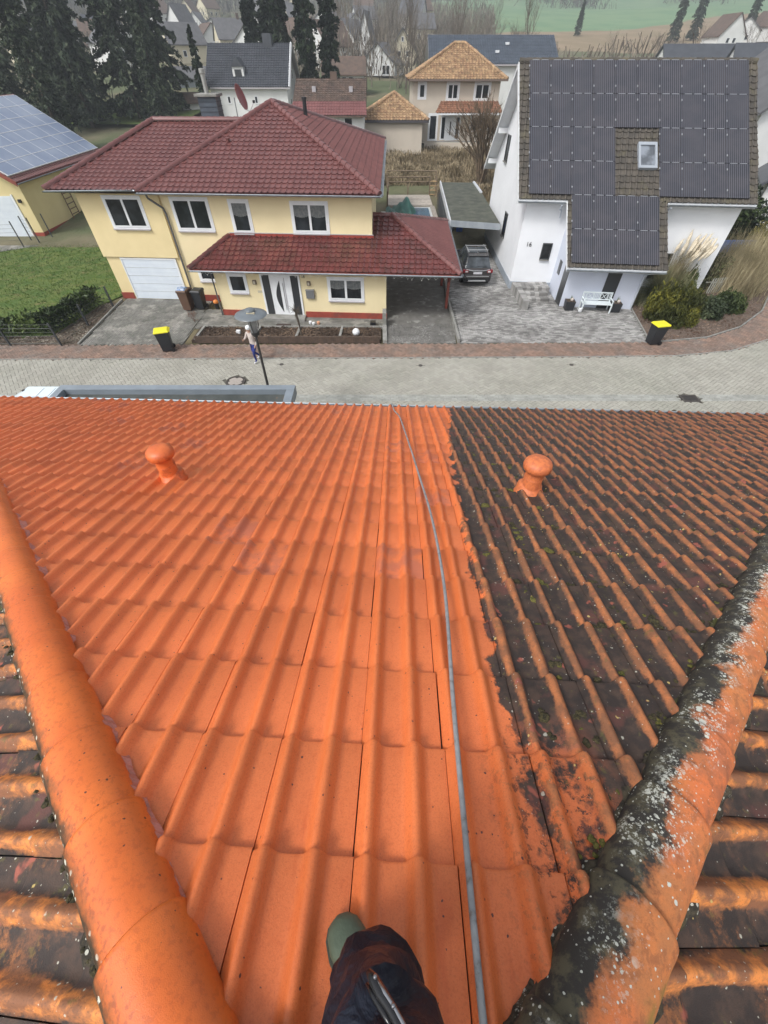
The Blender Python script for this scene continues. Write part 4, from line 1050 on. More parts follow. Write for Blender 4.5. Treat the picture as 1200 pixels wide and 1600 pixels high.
# solar panels, each its own part lifted off the roof
def panel_mat():
    m, nt, b = nt_new('thin_film_panel'); n = N(nt); p = n.pos(); o = n.node('ShaderNodeUVMap'); sx = n.node('ShaderNodeSeparateXYZ'); n.link(o.outputs[0], sx.inputs[0])
    st = n.smooth(n.math('ABSOLUTE', n.math('SUBTRACT', n.math('FRACT', n.math('MULTIPLY', sx.outputs[0], 11)), .5)), .36, .46)
    c = n.mix(n.smooth(n.noise(p, 1.3, 3), .35, .65), (.030, .030, .037), (.043, .040, .046)); c = n.mix(n.math('MULTIPLY', st, .75), c, (.17, .18, .22))
    n.link(c, b.inputs['Base Color']); b.inputs['Roughness'].default_value = .22; b.inputs['Specular IOR Level'].default_value = .35
    return m
M_PV = panel_mat(); M_CLAMP = mat('alu_clamp', (.36, .38, .41), rough=.35, metal=.4); M_RAIL = mat('dark_rail', (.02, .02, .025), rough=.5)
sv = (rt(0, 0) - rt(0, 1)).normalized(); svn = wex.cross(-sv).normalized()
cw = 1.125; ch_ = 1.845; top0 = rt(.0, RY) 
SLR = (rt(0, RY)-rt(0, -.5)).length
def pbox(mb, x0, x1, s0, s1, h0, h1):
    base = wh(0, RY, RZ2); f = lambda x, s, h: base + wex*x + sv*s + svn*h
    mb._add([f(x0,s1,h0), f(x1,s1,h0), f(x1,s0,h0), f(x0,s0,h0), f(x0,s1,h1), f(x1,s1,h1), f(x1,s0,h1), f(x0,s0,h1)], [(3,2,1,0),(4,5,6,7),(0,1,5,4),(1,2,6,5),(2,3,7,6),(3,0,4,7)])
XP = -.10
pm = MB(); pbox(pm, 0, cw-.03, 0, ch_-.03, .10, .14); PV_ME = None
cells = [(c, r) for r in range(2) for c in range(10)] + [(c, r) for r in (2, 3) for c in (0,1,2,3,6,7,8,9)] + [(c, r) for r in (4, 5) for c in (2,3,4,5)]
proto = None
for c, r in cells:
    off = wex*(XP + c*cw) + sv*(.06 + r*ch_)
    if proto is None:
        q = MB(); pbox(q, 0, cw-.03, 0, ch_-.03, .10, .14)
        q.uv = [(0,0),(1,0),(1,1),(0,1)]*2
        q.v = [v - wh(0, RY, RZ2) for v in q.v]
        proto = q.build('solar_panel', M_PV, None); proto.parent = whs; o = proto
        cl = MB(); 
        for x in (.14, .62): pbox(cl, x, x+.36, -.018, .004, .12, .15)
        for s in (.28, 1.38): pbox(cl, -.035, .012, s, s+.09, .12, .16)
        cl.v = [v - wh(0, RY, RZ2) for v in cl.v]; clp = cl.build('clamps', M_CLAMP, None, kind='stuff'); clp.parent = proto
    else:
        o = proto.copy(); COL.objects.link(o); d = clp.copy(); COL.objects.link(d); d.parent = o
    o.location = wh(0, RY, RZ2) - ORG[whs.name] + off
rl = MB()
for r in range(4):
    for s in (.35, 1.45): pbox(rl, XP, XP+10*cw if r < 2 else XP+4*cw, .06+r*ch_+s, .06+r*ch_+s+.04, .03, .10)
for r in (2, 3):
    for s in (.35, 1.45): pbox(rl, XP+6*cw, XP+10*cw, .06+r*ch_+s, .06+r*ch_+s+.04, .03, .10)
for r in (4, 5):
    for s in (.35, 1.45): pbox(rl, XP+2*cw, XP+6*cw, .06+r*ch_+s, .06+r*ch_+s+.04, .03, .10)
rl.build('panel_rails', M_RAIL, whs)
# roof window
sk = MB(); a, b2, s0_, s1_ = XP+4*cw+1.15, XP+4*cw+2.1, 4.55, 5.95
pbox(sk, a, b2, s0_, s0_+.16, .05, .2); pbox(sk, a, b2, s1_-.13, s1_, .05, .2); pbox(sk, a, a+.11, s0_+.16, s1_-.13, .05, .2); pbox(sk, b2-.11, b2, s0_+.16, s1_-.13, .05, .2)
so = sk.build('roof_window', mat('grey_frame', (.30, .33, .37), rough=.4), whs)
gl = MB(); pbox(gl, a+.11, b2-.11, s0_+.16, s1_-.13, .05, .13); gl.build('pane', M_GLASS_B, so)

# carport beside number 16
cpt = thing('flat_carport', 'long flat-roofed grey carport between the driveway and the white house', 'carport', (6, 32, 0))
M_FELT = mat('mossy_roof_felt', (.050, .056, .045), (.085, .090, .070), 1.5, rough=.95, stain=(.12, .12, .10), sscale=2, slo=.5, shi=.7, bump=.4, bscale=20)
cpr = [(4.45, 32.1), (7.62, 31.3), (8.0, 44.6), (4.98, 44.8)]
MB().prism(cpr, 2.40, 2.50).build('roof', M_FELT, cpt)
def edge_beam(mb, a, b_, z0, z1, t=.06):
    a, b_ = Vector((*a, 0)), Vector((*b_, 0)); d = (b_-a).normalized(); nn = Vector((d.y, -d.x, 0))*t
    mb.prism([a[:2], (a+nn)[:2], (b_+nn)[:2], b_[:2]], z0, z1)
M_GREYT = mat('grey_trim', (.30, .33, .36), (.25, .28, .31), 3, rough=.5)
fb = MB(); edge_beam(fb, cpr[0], cpr[1], 2.22, 2.56, .06); fb.build('front_fascia', M_GREYT, cpt)
fb = MB(); edge_beam(fb, cpr[3], cpr[0], 2.22, 2.60, .09); fb.build('side_trim', mat('pale_trim', (.55, .57, .60), rough=.4), cpt)
fb = MB(); fb.box(7.72, 7.9, 40.5, 44.6, 2.50, 2.60); fb.build('back_trim', mat('pale_trim', (.55,.57,.6)), cpt)
for x, y in ((4.55, 32.2), (4.75, 36.5), (4.9, 41), (5.0, 44.6)): MB().box(x-.05, x+.05, y-.05, y+.05, 0, 2.4).build('post', M_GREYT, cpt)
lt = MB()
for i in range(26): lt.box(4.42+.02*i, 4.45+.02*i, 32.9+i*.46, 33.2+i*.46, .2, 2.35)
lt.build('lattice', mat('dark_lattice', (.06, .065, .07), rough=.8), cpt)
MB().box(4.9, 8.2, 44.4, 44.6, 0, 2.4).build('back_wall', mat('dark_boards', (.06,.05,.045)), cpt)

# ------------------------------------------------------------------ foliage
def quads_obj(name, C, U_, V_, m, parent=None, **kw):
    """one quad per row: centre C, half vectors U_, V_"""
    n = len(C); P = np.empty((n, 4, 3)); P[:, 0] = C-U_-V_; P[:, 1] = C+U_-V_; P[:, 2] = C+U_*.6+V_; P[:, 3] = C-U_*.6+V_
    me = bpy.data.meshes.new(name); me.vertices.add(4*n); me.vertices.foreach_set('co', P.reshape(-1))
    me.loops.add(4*n); me.loops.foreach_set('vertex_index', np.arange(4*n, dtype=np.int32))
    me.polygons.add(n); me.polygons.foreach_set('loop_start', np.arange(0, 4*n, 4, dtype=np.int32)); me.polygons.foreach_set('loop_total', np.full(n, 4, dtype=np.int32))
    me.update(calc_edges=True); me.materials.append(m)
    o = bpy.data.objects.new(name, me); COL.objects.link(o); o.parent = parent
    for k, v in kw.items(): o[k] = v
    return o
rs = np.random.RandomState(4)
def unit(a): return a/np.maximum(1e-9, np.linalg.norm(a, axis=1))[:, None]
def leaves(name, C, size, m, parent=None, elong=1.6, bias=None, **kw):
    n = len(C); d = unit(rs.normal(size=(n, 3))); 
    if bias is not None: d = unit(d + bias)
    e = unit(np.cross(d, rs.normal(size=(n, 3)))); s = size*rs.uniform(.6, 1.35, size=(n, 1))
    return quads_obj(name, C, e*s/elong, d*s, m, parent, **kw)
M_FIR = leaf_mat('fir_green', (.028, .046, .028), (.10, .125, .07)); M_FIR2 = leaf_mat('dark_cypress_green', (.014, .027, .014), (.040, .058, .024))
M_BARK = mat('bark', (.10, .08, .06), (.06, .05, .04), 8, rough=1, bump=.6, bscale=30)
def fir_mesh(name, h, r, nb, per, power=.8, droop=.25, m=None, base=.04, ls=.26, seed=0, r_top=.04):
    rs.seed(seed); t = rs.uniform(base, 1, nb)**.9; az = rs.uniform(0, 2*np.pi, nb)
    L = (r*(1-t)**power + r_top*r)*rs.uniform(.65, 1.12, nb)*(1 + .16*np.sin(az*3 + t*17))
    C = []
    for i in range(nb):
        k = per; q = rs.uniform(.12, 1, k)**.7; w = L[i]*.15*(1-.5*q)
        x = q*L[i]; z = t[i]*h + .18*x - droop*x*q*1.4; sx = rs.normal(size=k)*w*.6
        ca, sa = np.cos(az[i]), np.sin(az[i])
        C.append(np.stack([x*ca - sx*sa, x*sa + sx*ca, z + rs.normal(size=k)*.12], 1))
    C = np.concatenate(C); out = unit(C*np.array([1, 1, 0])+1e-6)
    return leaves(name, C, ls, m or M_FIR, None, 2.2, bias=out*.9 + np.array([0, 0, -.55]))
def trunk(name, h, r, parent=None, m=None):
    return MB().tube([(0, 0, -.4), (0, 0, h*.5), (0, 0, h)], [r, r*.6, r*.12], 8).build(name, m or M_BARK, parent, smooth=True)
def make_tree(name, label, cat, crown_fn, h, r, loc, group=None, rz=0, scale=1, m=None):
    t = thing(name, label, cat, (0,0,0), 0, group); trunk('trunk', h, r, t, m); c = crown_fn(); c.parent = t
    t.location = loc; t.rotation_euler = (0, 0, rz); t.scale = (scale,)*3; return t
def at(X, Y): return (X, Y, zt(Y, X)-.35)

def bare_mesh(name, h, seed, m, spread=.5, depth=5, n0=5, up=.35, r0=.11, twigs=True, base_h=.25):
    rng = random.Random(seed); mb = MB(); T = []
    def grow(p, d, L, r, k):
        q = p + d*L*.5 + Vector((rng.gauss(0, .04), rng.gauss(0, .04), 0))*L; e = p + d*L
        if r > .012: mb.tube([p, q, e], [r, r*.85, r*.68], 5 if r > .05 else 3, cap=False)
        else: T.append((p, e, max(r, .006)))
        if k == 0: return
        for i in range(rng.choice((2, 3, 3))):
            nd = (d + Vector((rng.gauss(0, spread), rng.gauss(0, spread), rng.gauss(0, spread*.6)+up*.35))).normalized()
            st = p.lerp(e, rng.uniform(.45, 1)); grow(st, nd, L*rng.uniform(.6, .85), r*.62, k-1)
    for i in range(n0):
        a = 2*math.pi*(i + rng.random()*.6)/n0; grow(Vector((0, 0, h*base_h*rng.uniform(.6, 1.1))), Vector((math.cos(a)*spread*1.1, math.sin(a)*spread*1.1, .8+up)).normalized(), h*.26, r0*.6, depth-1)
    if base_h > .05: mb.tube([(0,0,-.4), (0,0,h*base_h*1.1)], [r0*1.2, r0*.9], 7)
    for a, b_, r in T:
        s_ = (b_-a).cross(Vector((rng.gauss(0,1), rng.gauss(0,1), rng.gauss(0,1)))).normalized()*r; k = len(mb.v)
        mb.v += [a-s_, a+s_, b_]; mb.f.append([k, k+1, k+2]); mb.mi.append(0)
    me = bpy.data.meshes.new(name); me.from_pydata([tuple(v) for v in mb.v], [], mb.f); me.materials.append(m); return me
M_TWIG = mat('bare_twigs', (.13, .105, .08), (.085, .07, .055), 3, rough=1)
M_TWIG2 = mat('pale_bare_twigs', (.20, .17, .13), (.14, .12, .095), 3, rough=1)

# big spruces on the left, narrow ones in the middle
FIRG = 'tall dark spruces behind the solar house'
SPR = [make_tree('spruce_tree', 'spruce nearest the chimney gap, broad and hanging', 'tree', (lambda s=s: fir_mesh('crown', 24, 4.1, 330, 40, .62, .3, M_FIR, .03, .28, s)), 24, .3, (0,0,0), FIRG) for s in (1, 2)]
spl = [(-36.5, 84, 1.0, 'tall broad spruce left of the cream houses, second from the right'), (-34.0, 90, 1.08, 'tallest spruce in the middle of the left group'), (-42, 80, .92, 'dense spruce above the top edge of the solar roof'), (-46.5, 84, 1.0, 'spruce behind the middle of the solar roof'), (-39, 66, .62, 'lower spruce just behind the solar roof ridge'), (-47, 72, .80, 'spruce at the left edge of the frame, partly yellowish'), (-55, 82, .9, 'spruce at the far left edge, above the others'), (-31.2, 80, .52, 'small dark spruce at the right end of the left group'), (-50, 96, 1.05, 'rearmost spruce at the upper left')]
for i, (X, Y, sc, lab) in enumerate(spl):
    if i < 2: o = SPR[i]; o.location = at(X, Y); o.rotation_euler = (0, 0, i*1.3); o.scale = (sc,)*3; o['label'] = lab
    else: dup(SPR[i % 2], at(X, Y), i*1.1, sc, lab, FIRG)
CY = [make_tree('column_spruce', 'x', 'tree', (lambda s=s: fir_mesh('crown', 19, 1.75, 230, 34, .42, .35, M_FIR2, .02, .26, s)), 19, .18, (0,0,0), 'slim columnar spruces behind the white house') for s in (11, 12)]
cyl = [(-20.6, 97, 1.0, 'slim columnar spruce farthest left, just above the dark grey roof'), (-17.1, 92, 1.0, 'slim columnar spruce, second from the left, behind the grey roof edge'), (-15.0, 90, 1.05, 'thickest slim spruce, third from the left'), (-10.9, 86, 1.05, 'slim columnar spruce left of the rightmost one'), (-7.8, 87, 1.0, 'rightmost slim columnar spruce, above the brown roof'), (-24.6, 79, .50, 'short thin conifer left of the dark grey roof')]
for i, (X, Y, sc, lab) in enumerate(cyl):
    if i < 2: o = CY[i]; o.location = at(X, Y); o.scale = (sc,)*3; o['label'] = lab
    else: dup(CY[i % 2], at(X, Y), i*1.7, sc, lab)
for i, (X, Y, sc, lab) in enumerate([(108, 232, .62, 'dark fir on the hillside at the top right, beside the field'), (118, 238, .66, 'dark fir at the top right, right of the first hillside fir'), (131, 226, .6, 'dark fir nearest the top right corner'), (80, 258, .42, 'lone small fir in the green field')]):
    dup(SPR[i % 2], at(X, Y), i*2.1, sc, lab, 'firs on the far hillside')
# bare trees
def bare_tree(me, loc, label, rz, sc, cat='tree', group=None, name='bare_tree'):
    o = bpy.data.objects.new(name, me); COL.objects.link(o); o.location = loc; o.rotation_euler = (0, 0, rz); o.scale = sc if hasattr(sc, '__len__') else (sc,)*3
    tag(o, label, cat, group); return o
BM = [bare_mesh('bare_tree', 11, s, M_TWIG if s % 2 else M_TWIG2, .42, 6, 4) for s in (21, 22, 23, 24)]
BT = [bare_mesh('tall_bare_tree', 16, s, M_TWIG2 if s % 2 else M_TWIG, .24, 6, 3, .7, .13, base_h=.3) for s in (31, 32)]
shrub = bare_mesh('multi_stem_shrub', 6.4, 41, mat('shrub_twigs', (.16, .115, .075), (.10, .075, .05), 3, rough=1), .36, 6, 9, .6, .15, base_h=.02)
bare_tree(shrub, at(9.6, 51), 'large leafless multi-stemmed shrub beside the white gable house', 0, (1.55, 1.5, 1.5), 'shrub', None, 'leafless_shrub')
rng = random.Random(77); WG_ = 'bare winter trees in the wood beyond the village'
for i in range(80):
    Y = rng.uniform(112, 235); X = rng.uniform(-.03, .15)*Y*1.0 + rng.uniform(-14, 16)
    if X > .42*Y - 20 and Y > 200: continue
    mi_ = rng.randrange(6)
    bare_tree((BM + BT)[mi_], at(X, Y), ('bare spreading brown tree in the wood beyond the village', 'bare spreading pale grey tree in the wood beyond the village', 'slender upright bare tree in the wood beyond the village')[2 if mi_ > 3 else (0, 1)[mi_ % 2]], rng.uniform(0, 6), rng.uniform(.55, 1.05), 'tree', WG_)
for X, Y, sc, me, lab in ((29, 128, .95, BM[0], 'bare tree rising beyond the blue-black roof, left of the ploughed field'), (33, 150, .8, BM[2], 'small bare tree right of the blue-black roof'), (56, 150, .72, BM[1], 'bare tree above the middle of the solar roof'), (66, 148, .75, BM[3], 'bare tree above the solar roof, right of the middle one'), (84, 165, .8, BM[0], 'bare tree by the far roofs at right'), (-6.3, 120, 1.0, BT[0], 'tall pale bare birch behind the brown hut'), (-3.5, 118, .8, BT[1], 'thin bare birch right of the tall one'), (95, 160, .8, BM[2], 'rounded tan bare tree at upper right'), (104, 168, .8, BM[1], 'bare tree at the right above the grey roofs'), (-38, 205, .9, BM[1], 'reddish bare tree behind the cream houses')):
    bare_tree(me, at(X, Y), lab, X, sc)
# far-off thicket that reads as one mass
def thicket(name, n, fn, size, m, hgt):
    P = np.array([fn() for _ in range(n)]); d = np.array([0, 0, 1.0]) + rs.normal(size=(n, 3))*.35; d = unit(d); e = unit(np.cross(d, rs.normal(size=(n, 3))))
    s = rs.uniform(.5, 1.4, size=(n, 1)); o = quads_obj(name, P, e*size*.09*s, d*size*s, m, None, kind='stuff'); return o
def belt():
    while True:
        Y = rng.uniform(118, 330); X = rng.uniform(-.20, .62)*Y
        if Y > 190 and X > .18*Y + 5: 
            if not (Y < 215 or (X < .24*Y)): continue
        k = mnoise.noise((X*.06, Y*.06, 1.0)) + .12
        if Y < 150 and k < .05: continue
        if X > .16*Y + 4 and Y > 138: continue
        return (X, Y, zt(Y, X) + rng.random()**1.3*(3.5 + 5*max(0, k)))
tk = thicket('bare_thicket', 19000, belt, 1.0, leaf_mat('thicket_twig', (.15, .125, .10), (.27, .235, .19), 1), 6); tag(tk, 'leafless woodland filling the valley floor and slope', 'woodland')
def belt2():
    while True:
        Y = rng.uniform(330, 560); X = rng.uniform(-.75, .9)*Y
        if mnoise.noise((X*.012, Y*.02, 4.0)) < .02 or (X > 20 and Y < 450): continue
        return (X, Y, zt(Y, X) + rng.random()*9)
tk = thicket('hill_wood', 16000, belt2, 2.2, leaf_mat('hill_twig', (.10, .10, .085), (.19, .17, .145), 1), 9); tag(tk, 'leafless wood along the top of the far hillside', 'woodland')
def belt3():
    while True:
        Y = rng.uniform(95, 330); X = rng.uniform(-.75, -.24)*Y
        if mnoise.noise((X*.05, Y*.05, 9.0)) < .15 or (-.40 < X/Y < -.21 and Y < 215): continue
        return (X, Y, zt(Y, X) + rng.random()**1.5*5)
tk = thicket('village_gardens', 11000, belt3, .8, leaf_mat('garden_twig', (.11, .11, .08), (.22, .20, .15), 1), 5); tag(tk, 'hedges and bare garden trees between the far houses at left', 'hedges')

# dry meadow behind the carport
def field_pts(n, fn): return np.array([fn() for _ in range(n)])
def meadow():
    while True:
        Y = rng.uniform(46.5, 67); X = rng.uniform(-4, 17)
        if X < 5 and Y < 52: continue
        return (X, Y, zt(Y, X) - .15)
P = field_pts(26000, meadow); n = len(P); d = unit(np.array([0, 0, 1.0]) + rs.normal(size=(n, 3))*.4); e = unit(np.cross(d, rs.normal(size=(n, 3)))); s = rs.uniform(.4, 1.2, size=(n, 1))*(1 + .6*np.array([[mnoise.noise((p[0]*.4, p[1]*.4, 0))] for p in P]))
o = quads_obj('dry_grass', P, e*.035*s, d*.42*s, leaf_mat('dry_grass_blade', (.22, .17, .10), (.42, .35, .24), 1), None, kind='stuff'); tag(o, 'tall dry grass on the vacant plot behind the carport', 'grass')
# lawn blades
LAWNP = [(-34, 20.9), (-17.6, 20.9), (-16.75, 24.9), (-16.1, 26.4), (-15.9, 39), (-22, 39.8), (-26.2, 37.0), (-29, 35.3), (-34, 34.6)]
def lawnp():
    while True:
        x, y = rng.uniform(-30, -15.9), rng.uniform(20.9, 39.8)
        if inpoly(x, y, LAWNP): return (x, y, .03)
P = field_pts(22000, lawnp); n = len(P); d = unit(np.array([0, 0, 1.0]) + rs.normal(size=(n, 3))*.55); e = unit(np.cross(d, rs.normal(size=(n, 3)))); s = rs.uniform(.4, 1.3, size=(n, 1))
o = quads_obj('lawn_grass', P, e*.018*s, d*.055*s, leaf_mat('lawn_blade', (.065, .13, .02), (.15, .19, .04), 1), lawn, kind='stuff')
# laurel hedge behind the mesh fence
def hedgep():
    t = rng.random()
    if t < .62: x = -30 + 12.2*(t/.62)*1.0; y = 21.0 + rng.gauss(0, .28)
    else: q = (t-.62)/.38; x = -17.75 + .9*q + rng.gauss(0, .22); y = 21.0 + 3.9*q
    top = .72 + .28*mnoise.noise((x*1.5, y*1.5, 0)) + (.25 if t > .55 else 0)
    return (x, y, .08 + rng.random()**.7*top)
o = leaves('laurel_hedge', field_pts(6500, hedgep), .075, leaf_mat('laurel_leaf', (.030, .055, .014), (.12, .17, .04), .45), None, 1.9, bias=np.array([0, 0, .5])); tag(o, 'loose low laurel hedge behind the dark mesh fence', 'hedge')
# mesh fence round the lawn corner
M_FENCE = mat('anthracite_fence', (.035, .04, .045), rough=.5)
fen = thing('mesh_fence', 'dark rod mesh fence round the lawn corner in front of the hedge', 'fence', (-16.5, 20, 0))
fpts = [(-31.5, 19.75), (-29, 19.75), (-26.5, 19.75), (-24, 19.78), (-21.5, 19.8), (-19.0, 19.82), (-16.45, 19.85), (-16.15, 22.1), (-15.9, 24.6)]
for x, y in fpts: MB().box(x-.035, x+.035, y-.035, y+.035, 0, 1.12).build('fence_post', M_FENCE, fen)
for (x0, y0), (x1, y1) in zip(fpts[:-1], fpts[1:]):
    f = MB()
    for k in range(6): f.tube([(x0, y0, .12+k*.185), (x1, y1, .12+k*.185)], .009 if k % 2 == 0 else .005, 4)
    for k in range(10): q = (k+.5)/10; f.tube([(x0+(x1-x0)*q, y0+(y1-y0)*q, .1), (x0+(x1-x0)*q, y0+(y1-y0)*q, 1.06)], .0035, 3)
    f.build('rod_panel', M_FENCE, fen, kind='stuff')
# the planted corner at right
def ballp(cx, cy, rx, ry, h, z0=0, surf=.5, lump=.35):
    def f():
        a = rng.uniform(0, 2*math.pi); u = rng.random(); r = (surf + (1-surf)*rng.random())
        ph = math.acos(1 - u); l = 1 + lump*mnoise.noise((math.cos(a)*1.6+cx, math.sin(a)*1.6+cy, ph*1.5))
        return (cx + rx*r*l*math.sin(ph)*math.cos(a), cy + ry*r*l*math.sin(ph)*math.sin(a), z0 + h*r*l*math.cos(ph))
    return f
def bush(name, label, c, rx, ry, h, n, ls, m, el=1.6, bias=(0, 0, .4), cat='bush', lump=.35):
    o = leaves(name, field_pts(n, ballp(c[0], c[1], rx, ry, h, 0, .55, lump)), ls, m, None, el, bias=np.array(bias)); 
    return tag(o, label, cat)
M_CYP = leaf_mat('golden_cypress', (.050, .060, .010), (.20, .185, .025), .7)
bush('juniper_bush', 'round golden-green conifer bush right behind the yellow-lidded bin', (16.0, 22.9), 1.45, 1.35, 1.65, 9000, .085, M_CYP, 3.2, (0, 0, 1.3), lump=.5)
bush('box_bush', 'grey-green leafy bush in the bed right of the golden conifer', (18.2, 23.6), 1.0, 1.0, .95, 2800, .06, leaf_mat('greyish_leaf', (.045, .065, .03), (.15, .18, .09), .6))
bush('dark_bush', 'dark low bush at the right end of the bark bed', (19.9, 24.3), .95, .9, 1.0, 2800, .07, leaf_mat('dark_leaf', (.022, .04, .012), (.075, .095, .03), .6), 2.2, (0, 0, .9))
bush('small_conifer', 'narrow upright green conifer between the grasses and the dark bush', (18.1, 25.9), .42, .42, 1.7, 1800, .08, leaf_mat('mid_green', (.05, .075, .015), (.12, .15, .03), .6), 3, (0, 0, 1.6))
bush('hazel_bush', 'mid-green twiggy bush behind the pampas grass', (20.6, 28.0), 1.5, 1.2, 1.9, 3600, .075, leaf_mat('olive_leaf', (.05, .062, .025), (.14, .14, .06), .7), 1.8)
bush('evergreen_hedge', 'tall dark evergreen hedge behind the right side of the white house', (26.5, 38.5), 3.6, 2.6, 3.6, 9000, .13, leaf_mat('ever_dark', (.018, .034, .012), (.055, .075, .025), .6), 1.7)
bush('willow_bush', 'yellowish twiggy bush at the right edge beside the evergreen hedge', (26.6, 32.2), 2.0, 1.6, 2.6, 6500, .10, leaf_mat('yellow_twig', (.14, .13, .03), (.32, .27, .10), .8), 5, (0, 0, 1.2))
def blades(name, c, n, L, lean, m, w=.012, base=.15, k=5, drop=.8, zb=0):
    V = []; F = []
    for i in range(n):
        a = rng.uniform(0, 6.283); l = L*rng.uniform(.55, 1.1); ln = abs(rng.gauss(0, lean)); p = Vector((c[0]+rng.gauss(0, base), c[1]+rng.gauss(0, base), zb)); dh = Vector((math.cos(a), math.sin(a), 0)); s_ = Vector((-dh.y, dh.x, 0))
        b0 = len(V)
        for j in range(k+1):
            t = j/k; th = ln*(.35 + t*drop*1.6); 
            q = p + dh*(l*t*math.sin(th*.7)) + Vector((0, 0, l*t*math.cos(min(2.2, th)*.75))); ww = w*(1-t*.8)
            V += [q - s_*ww, q + s_*ww]
        for j in range(k): F.append((b0+2*j, b0+2*j+1, b0+2*j+3, b0+2*j+2))
    me = bpy.data.meshes.new(name); me.from_pydata(V, [], F); me.materials.append(m); o = bpy.data.objects.new(name, me); COL.objects.link(o); return o
M_PG = leaf_mat('pampas_blade', (.15, .18, .08), (.42, .40, .24), .8); M_PGD = leaf_mat('pampas_dry_blade', (.26, .22, .12), (.50, .43, .28), .8)
def plumes(parent, c, n, L, m, tx=.25, ty=.1):
    for i in range(n):
        a = rng.uniform(0, 6.28); ln = rng.uniform(.02, .32); p = Vector((c[0]+rng.gauss(0, .4), c[1]+rng.gauss(0, .3), .3)); d = Vector((math.cos(a)*ln + tx, math.sin(a)*ln + ty, 1)).normalized(); l = L*rng.uniform(.75, 1.05)
        q = p + d*l; mb = MB(); mb.tube([p, q], [.008, .005], 4)
        e = q + d*.75 + Vector((.08, 0, -.04)); nn = 46; b0 = []
        mb.tube([q, q.lerp(e, .35), q.lerp(e, .75), e], [.02, .09, .075, .008], 7); 
        for k in range(60):
            t = rng.random(); w0 = q.lerp(e, t); dv = (d + Vector((rng.gauss(0, .45), rng.gauss(0, .45), rng.gauss(0, .45)))).normalized()*.17; s_ = dv.orthogonal().normalized()*.012; j = len(mb.v)
            mb.v += [w0-s_, w0+s_, w0+dv]; mb.f.append([j, j+1, j+2]); mb.mi.append(0)
        mb.build('plume', m, parent)
pg = thing('pampas_grass', 'big pampas grass clump with cream plumes in front of the white house wall', 'ornamental grass', (0, 0, 0))
b = blades('grass_blades', (16.6, 25.4), 4200, 1.9, .8, M_PG, .012, .32); b.parent = pg; b['kind'] = 'stuff'
b = blades('dry_stalks', (16.7, 25.5), 900, 2.5, .26, M_PGD, .012, .25); b.parent = pg; b['kind'] = 'stuff'
plumes(pg, (16.9, 25.7), 34, 2.4, mat('cream_plume', (.66, .60, .48), (.56, .49, .37), 10, rough=1))
b = blades('reed_grass', (21.9, 27.4), 2600, 2.1, .4, M_PGD, .012, .7); tag(b, 'pale brown reed-like grass at the right of the planting bed', 'ornamental grass')
b = blades('reed_grass', (24.0, 29.8), 2600, 2.4, .4, M_PGD, .012, .9); tag(b, 'tall tan grass at the far right edge of the photo', 'ornamental grass')
b = blades('low_grass', (14.9, 25.6), 700, .8, .9, M_PG, .009, .35); tag(b, 'low green grass tuft at the corner of the porch', 'ornamental grass')
# picket fence bit and blue pool panel behind
pk = thing('picket_fence', 'short pale picket fence leaning among the grasses at right', 'fence', (20.5, 26.4, 0))
for i in range(12): x = 20.0 + i*.17; MB().box(x-.03, x+.03, 26.6+i*.05, 26.63+i*.05, 0, .85).build('picket', mat('pale_picket', (.42, .43, .38), (.35, .35, .30), 5, rough=.9), pk)
MB().box(19.9, 22.0, 26.95, 26.99, .5, .58).build('rail', mat('pale_picket', (.4,.4,.35)), pk)
bp = MB().box(22.9, 25.0, 31.4, 31.5, .55, 1.6).build('garden_banner', mat('blue_banner', (.07, .15, .42), (.25, .33, .55), 1.2, rough=.5)); tag(bp, 'blue printed garden screen between the grasses and the evergreen hedge', 'garden screen')

# ------------------------------------------------------------------ solar house at the left
M_SY = mat('cream_yellow_plaster', (.70, .60, .33), (.66, .56, .30), .7, rough=.95)
soh = thing('solar_house', 'cream-yellow building at the left edge with a roof full of pale blue solar panels', 'house', (-32, 44, 0))
x1, x0_, ya, yb = -27.35, -38.6, 38.1, 50.8; ez_, rz_ = 3.95, 7.55; xm = (x1+x0_)/2
w = MB(); w._add([(x1, ya, 0), (x1, ya, ez_), (xm, ya+.0, rz_-.15), (x0_, ya, ez_), (x0_, ya, 0), (x1, yb, 0), (x1, yb, ez_), (xm, yb, rz_-.15), (x0_, yb, ez_), (x0_, yb, 0)], [(4,3,2,1,0), (5,6,7,8,9), (0,1,6,5), (3,4,9,8), (1,2,7,6), (2,3,8,7)]); w.build('wall', M_SY, soh)
w = MB(); w.box(-28.35, x1+.03, ya-.03, ya, 0, .42); w.box(x1, x1+.03, ya, yb, 0, .42); w.build('plinth', M_PLINTH, soh)
sk_ = (rz_-ez_)/(x1-xm)
r0, r1 = Vector((x1+.45, ya-.7, ez_-.45*sk_)), Vector((x1+.45, yb+.6, ez_-.45*sk_)); t0, t1 = Vector((xm, ya-.7, rz_)), Vector((xm, yb+.6, rz_))
tiled_face((r0, r1, t1, t0), 'roof_tiles', M_REDT, soh, w=.30, ex=.345, hh=.05, th=.03, np_=8, single=True)
MB().slab([q+Vector((0,0,-.04)) for q in (r0, r1, t1, t0)], .12).slab([q+Vector((0,0,-.04)) for q in (t0, t1, Vector((x0_-.45, yb+.6, ez_-.3)), Vector((x0_-.45, ya-.7, ez_-.3)))], .12).build('roof_deck', M_WOODR, soh)
MB()._add([r0+Vector((0,-.04,.05)), t0+Vector((0,-.04,.05)), t0+Vector((0,-.04,-.25)), r0+Vector((0,-.04,-.25)), r0+Vector((0,0,.05)), t0+Vector((0,0,.05)), t0+Vector((0,0,-.25)), r0+Vector((0,0,-.25))], [(0,1,2,3), (7,6,5,4), (0,4,5,1), (2,6,7,3)]).build('verge_board', M_WOODR, soh)
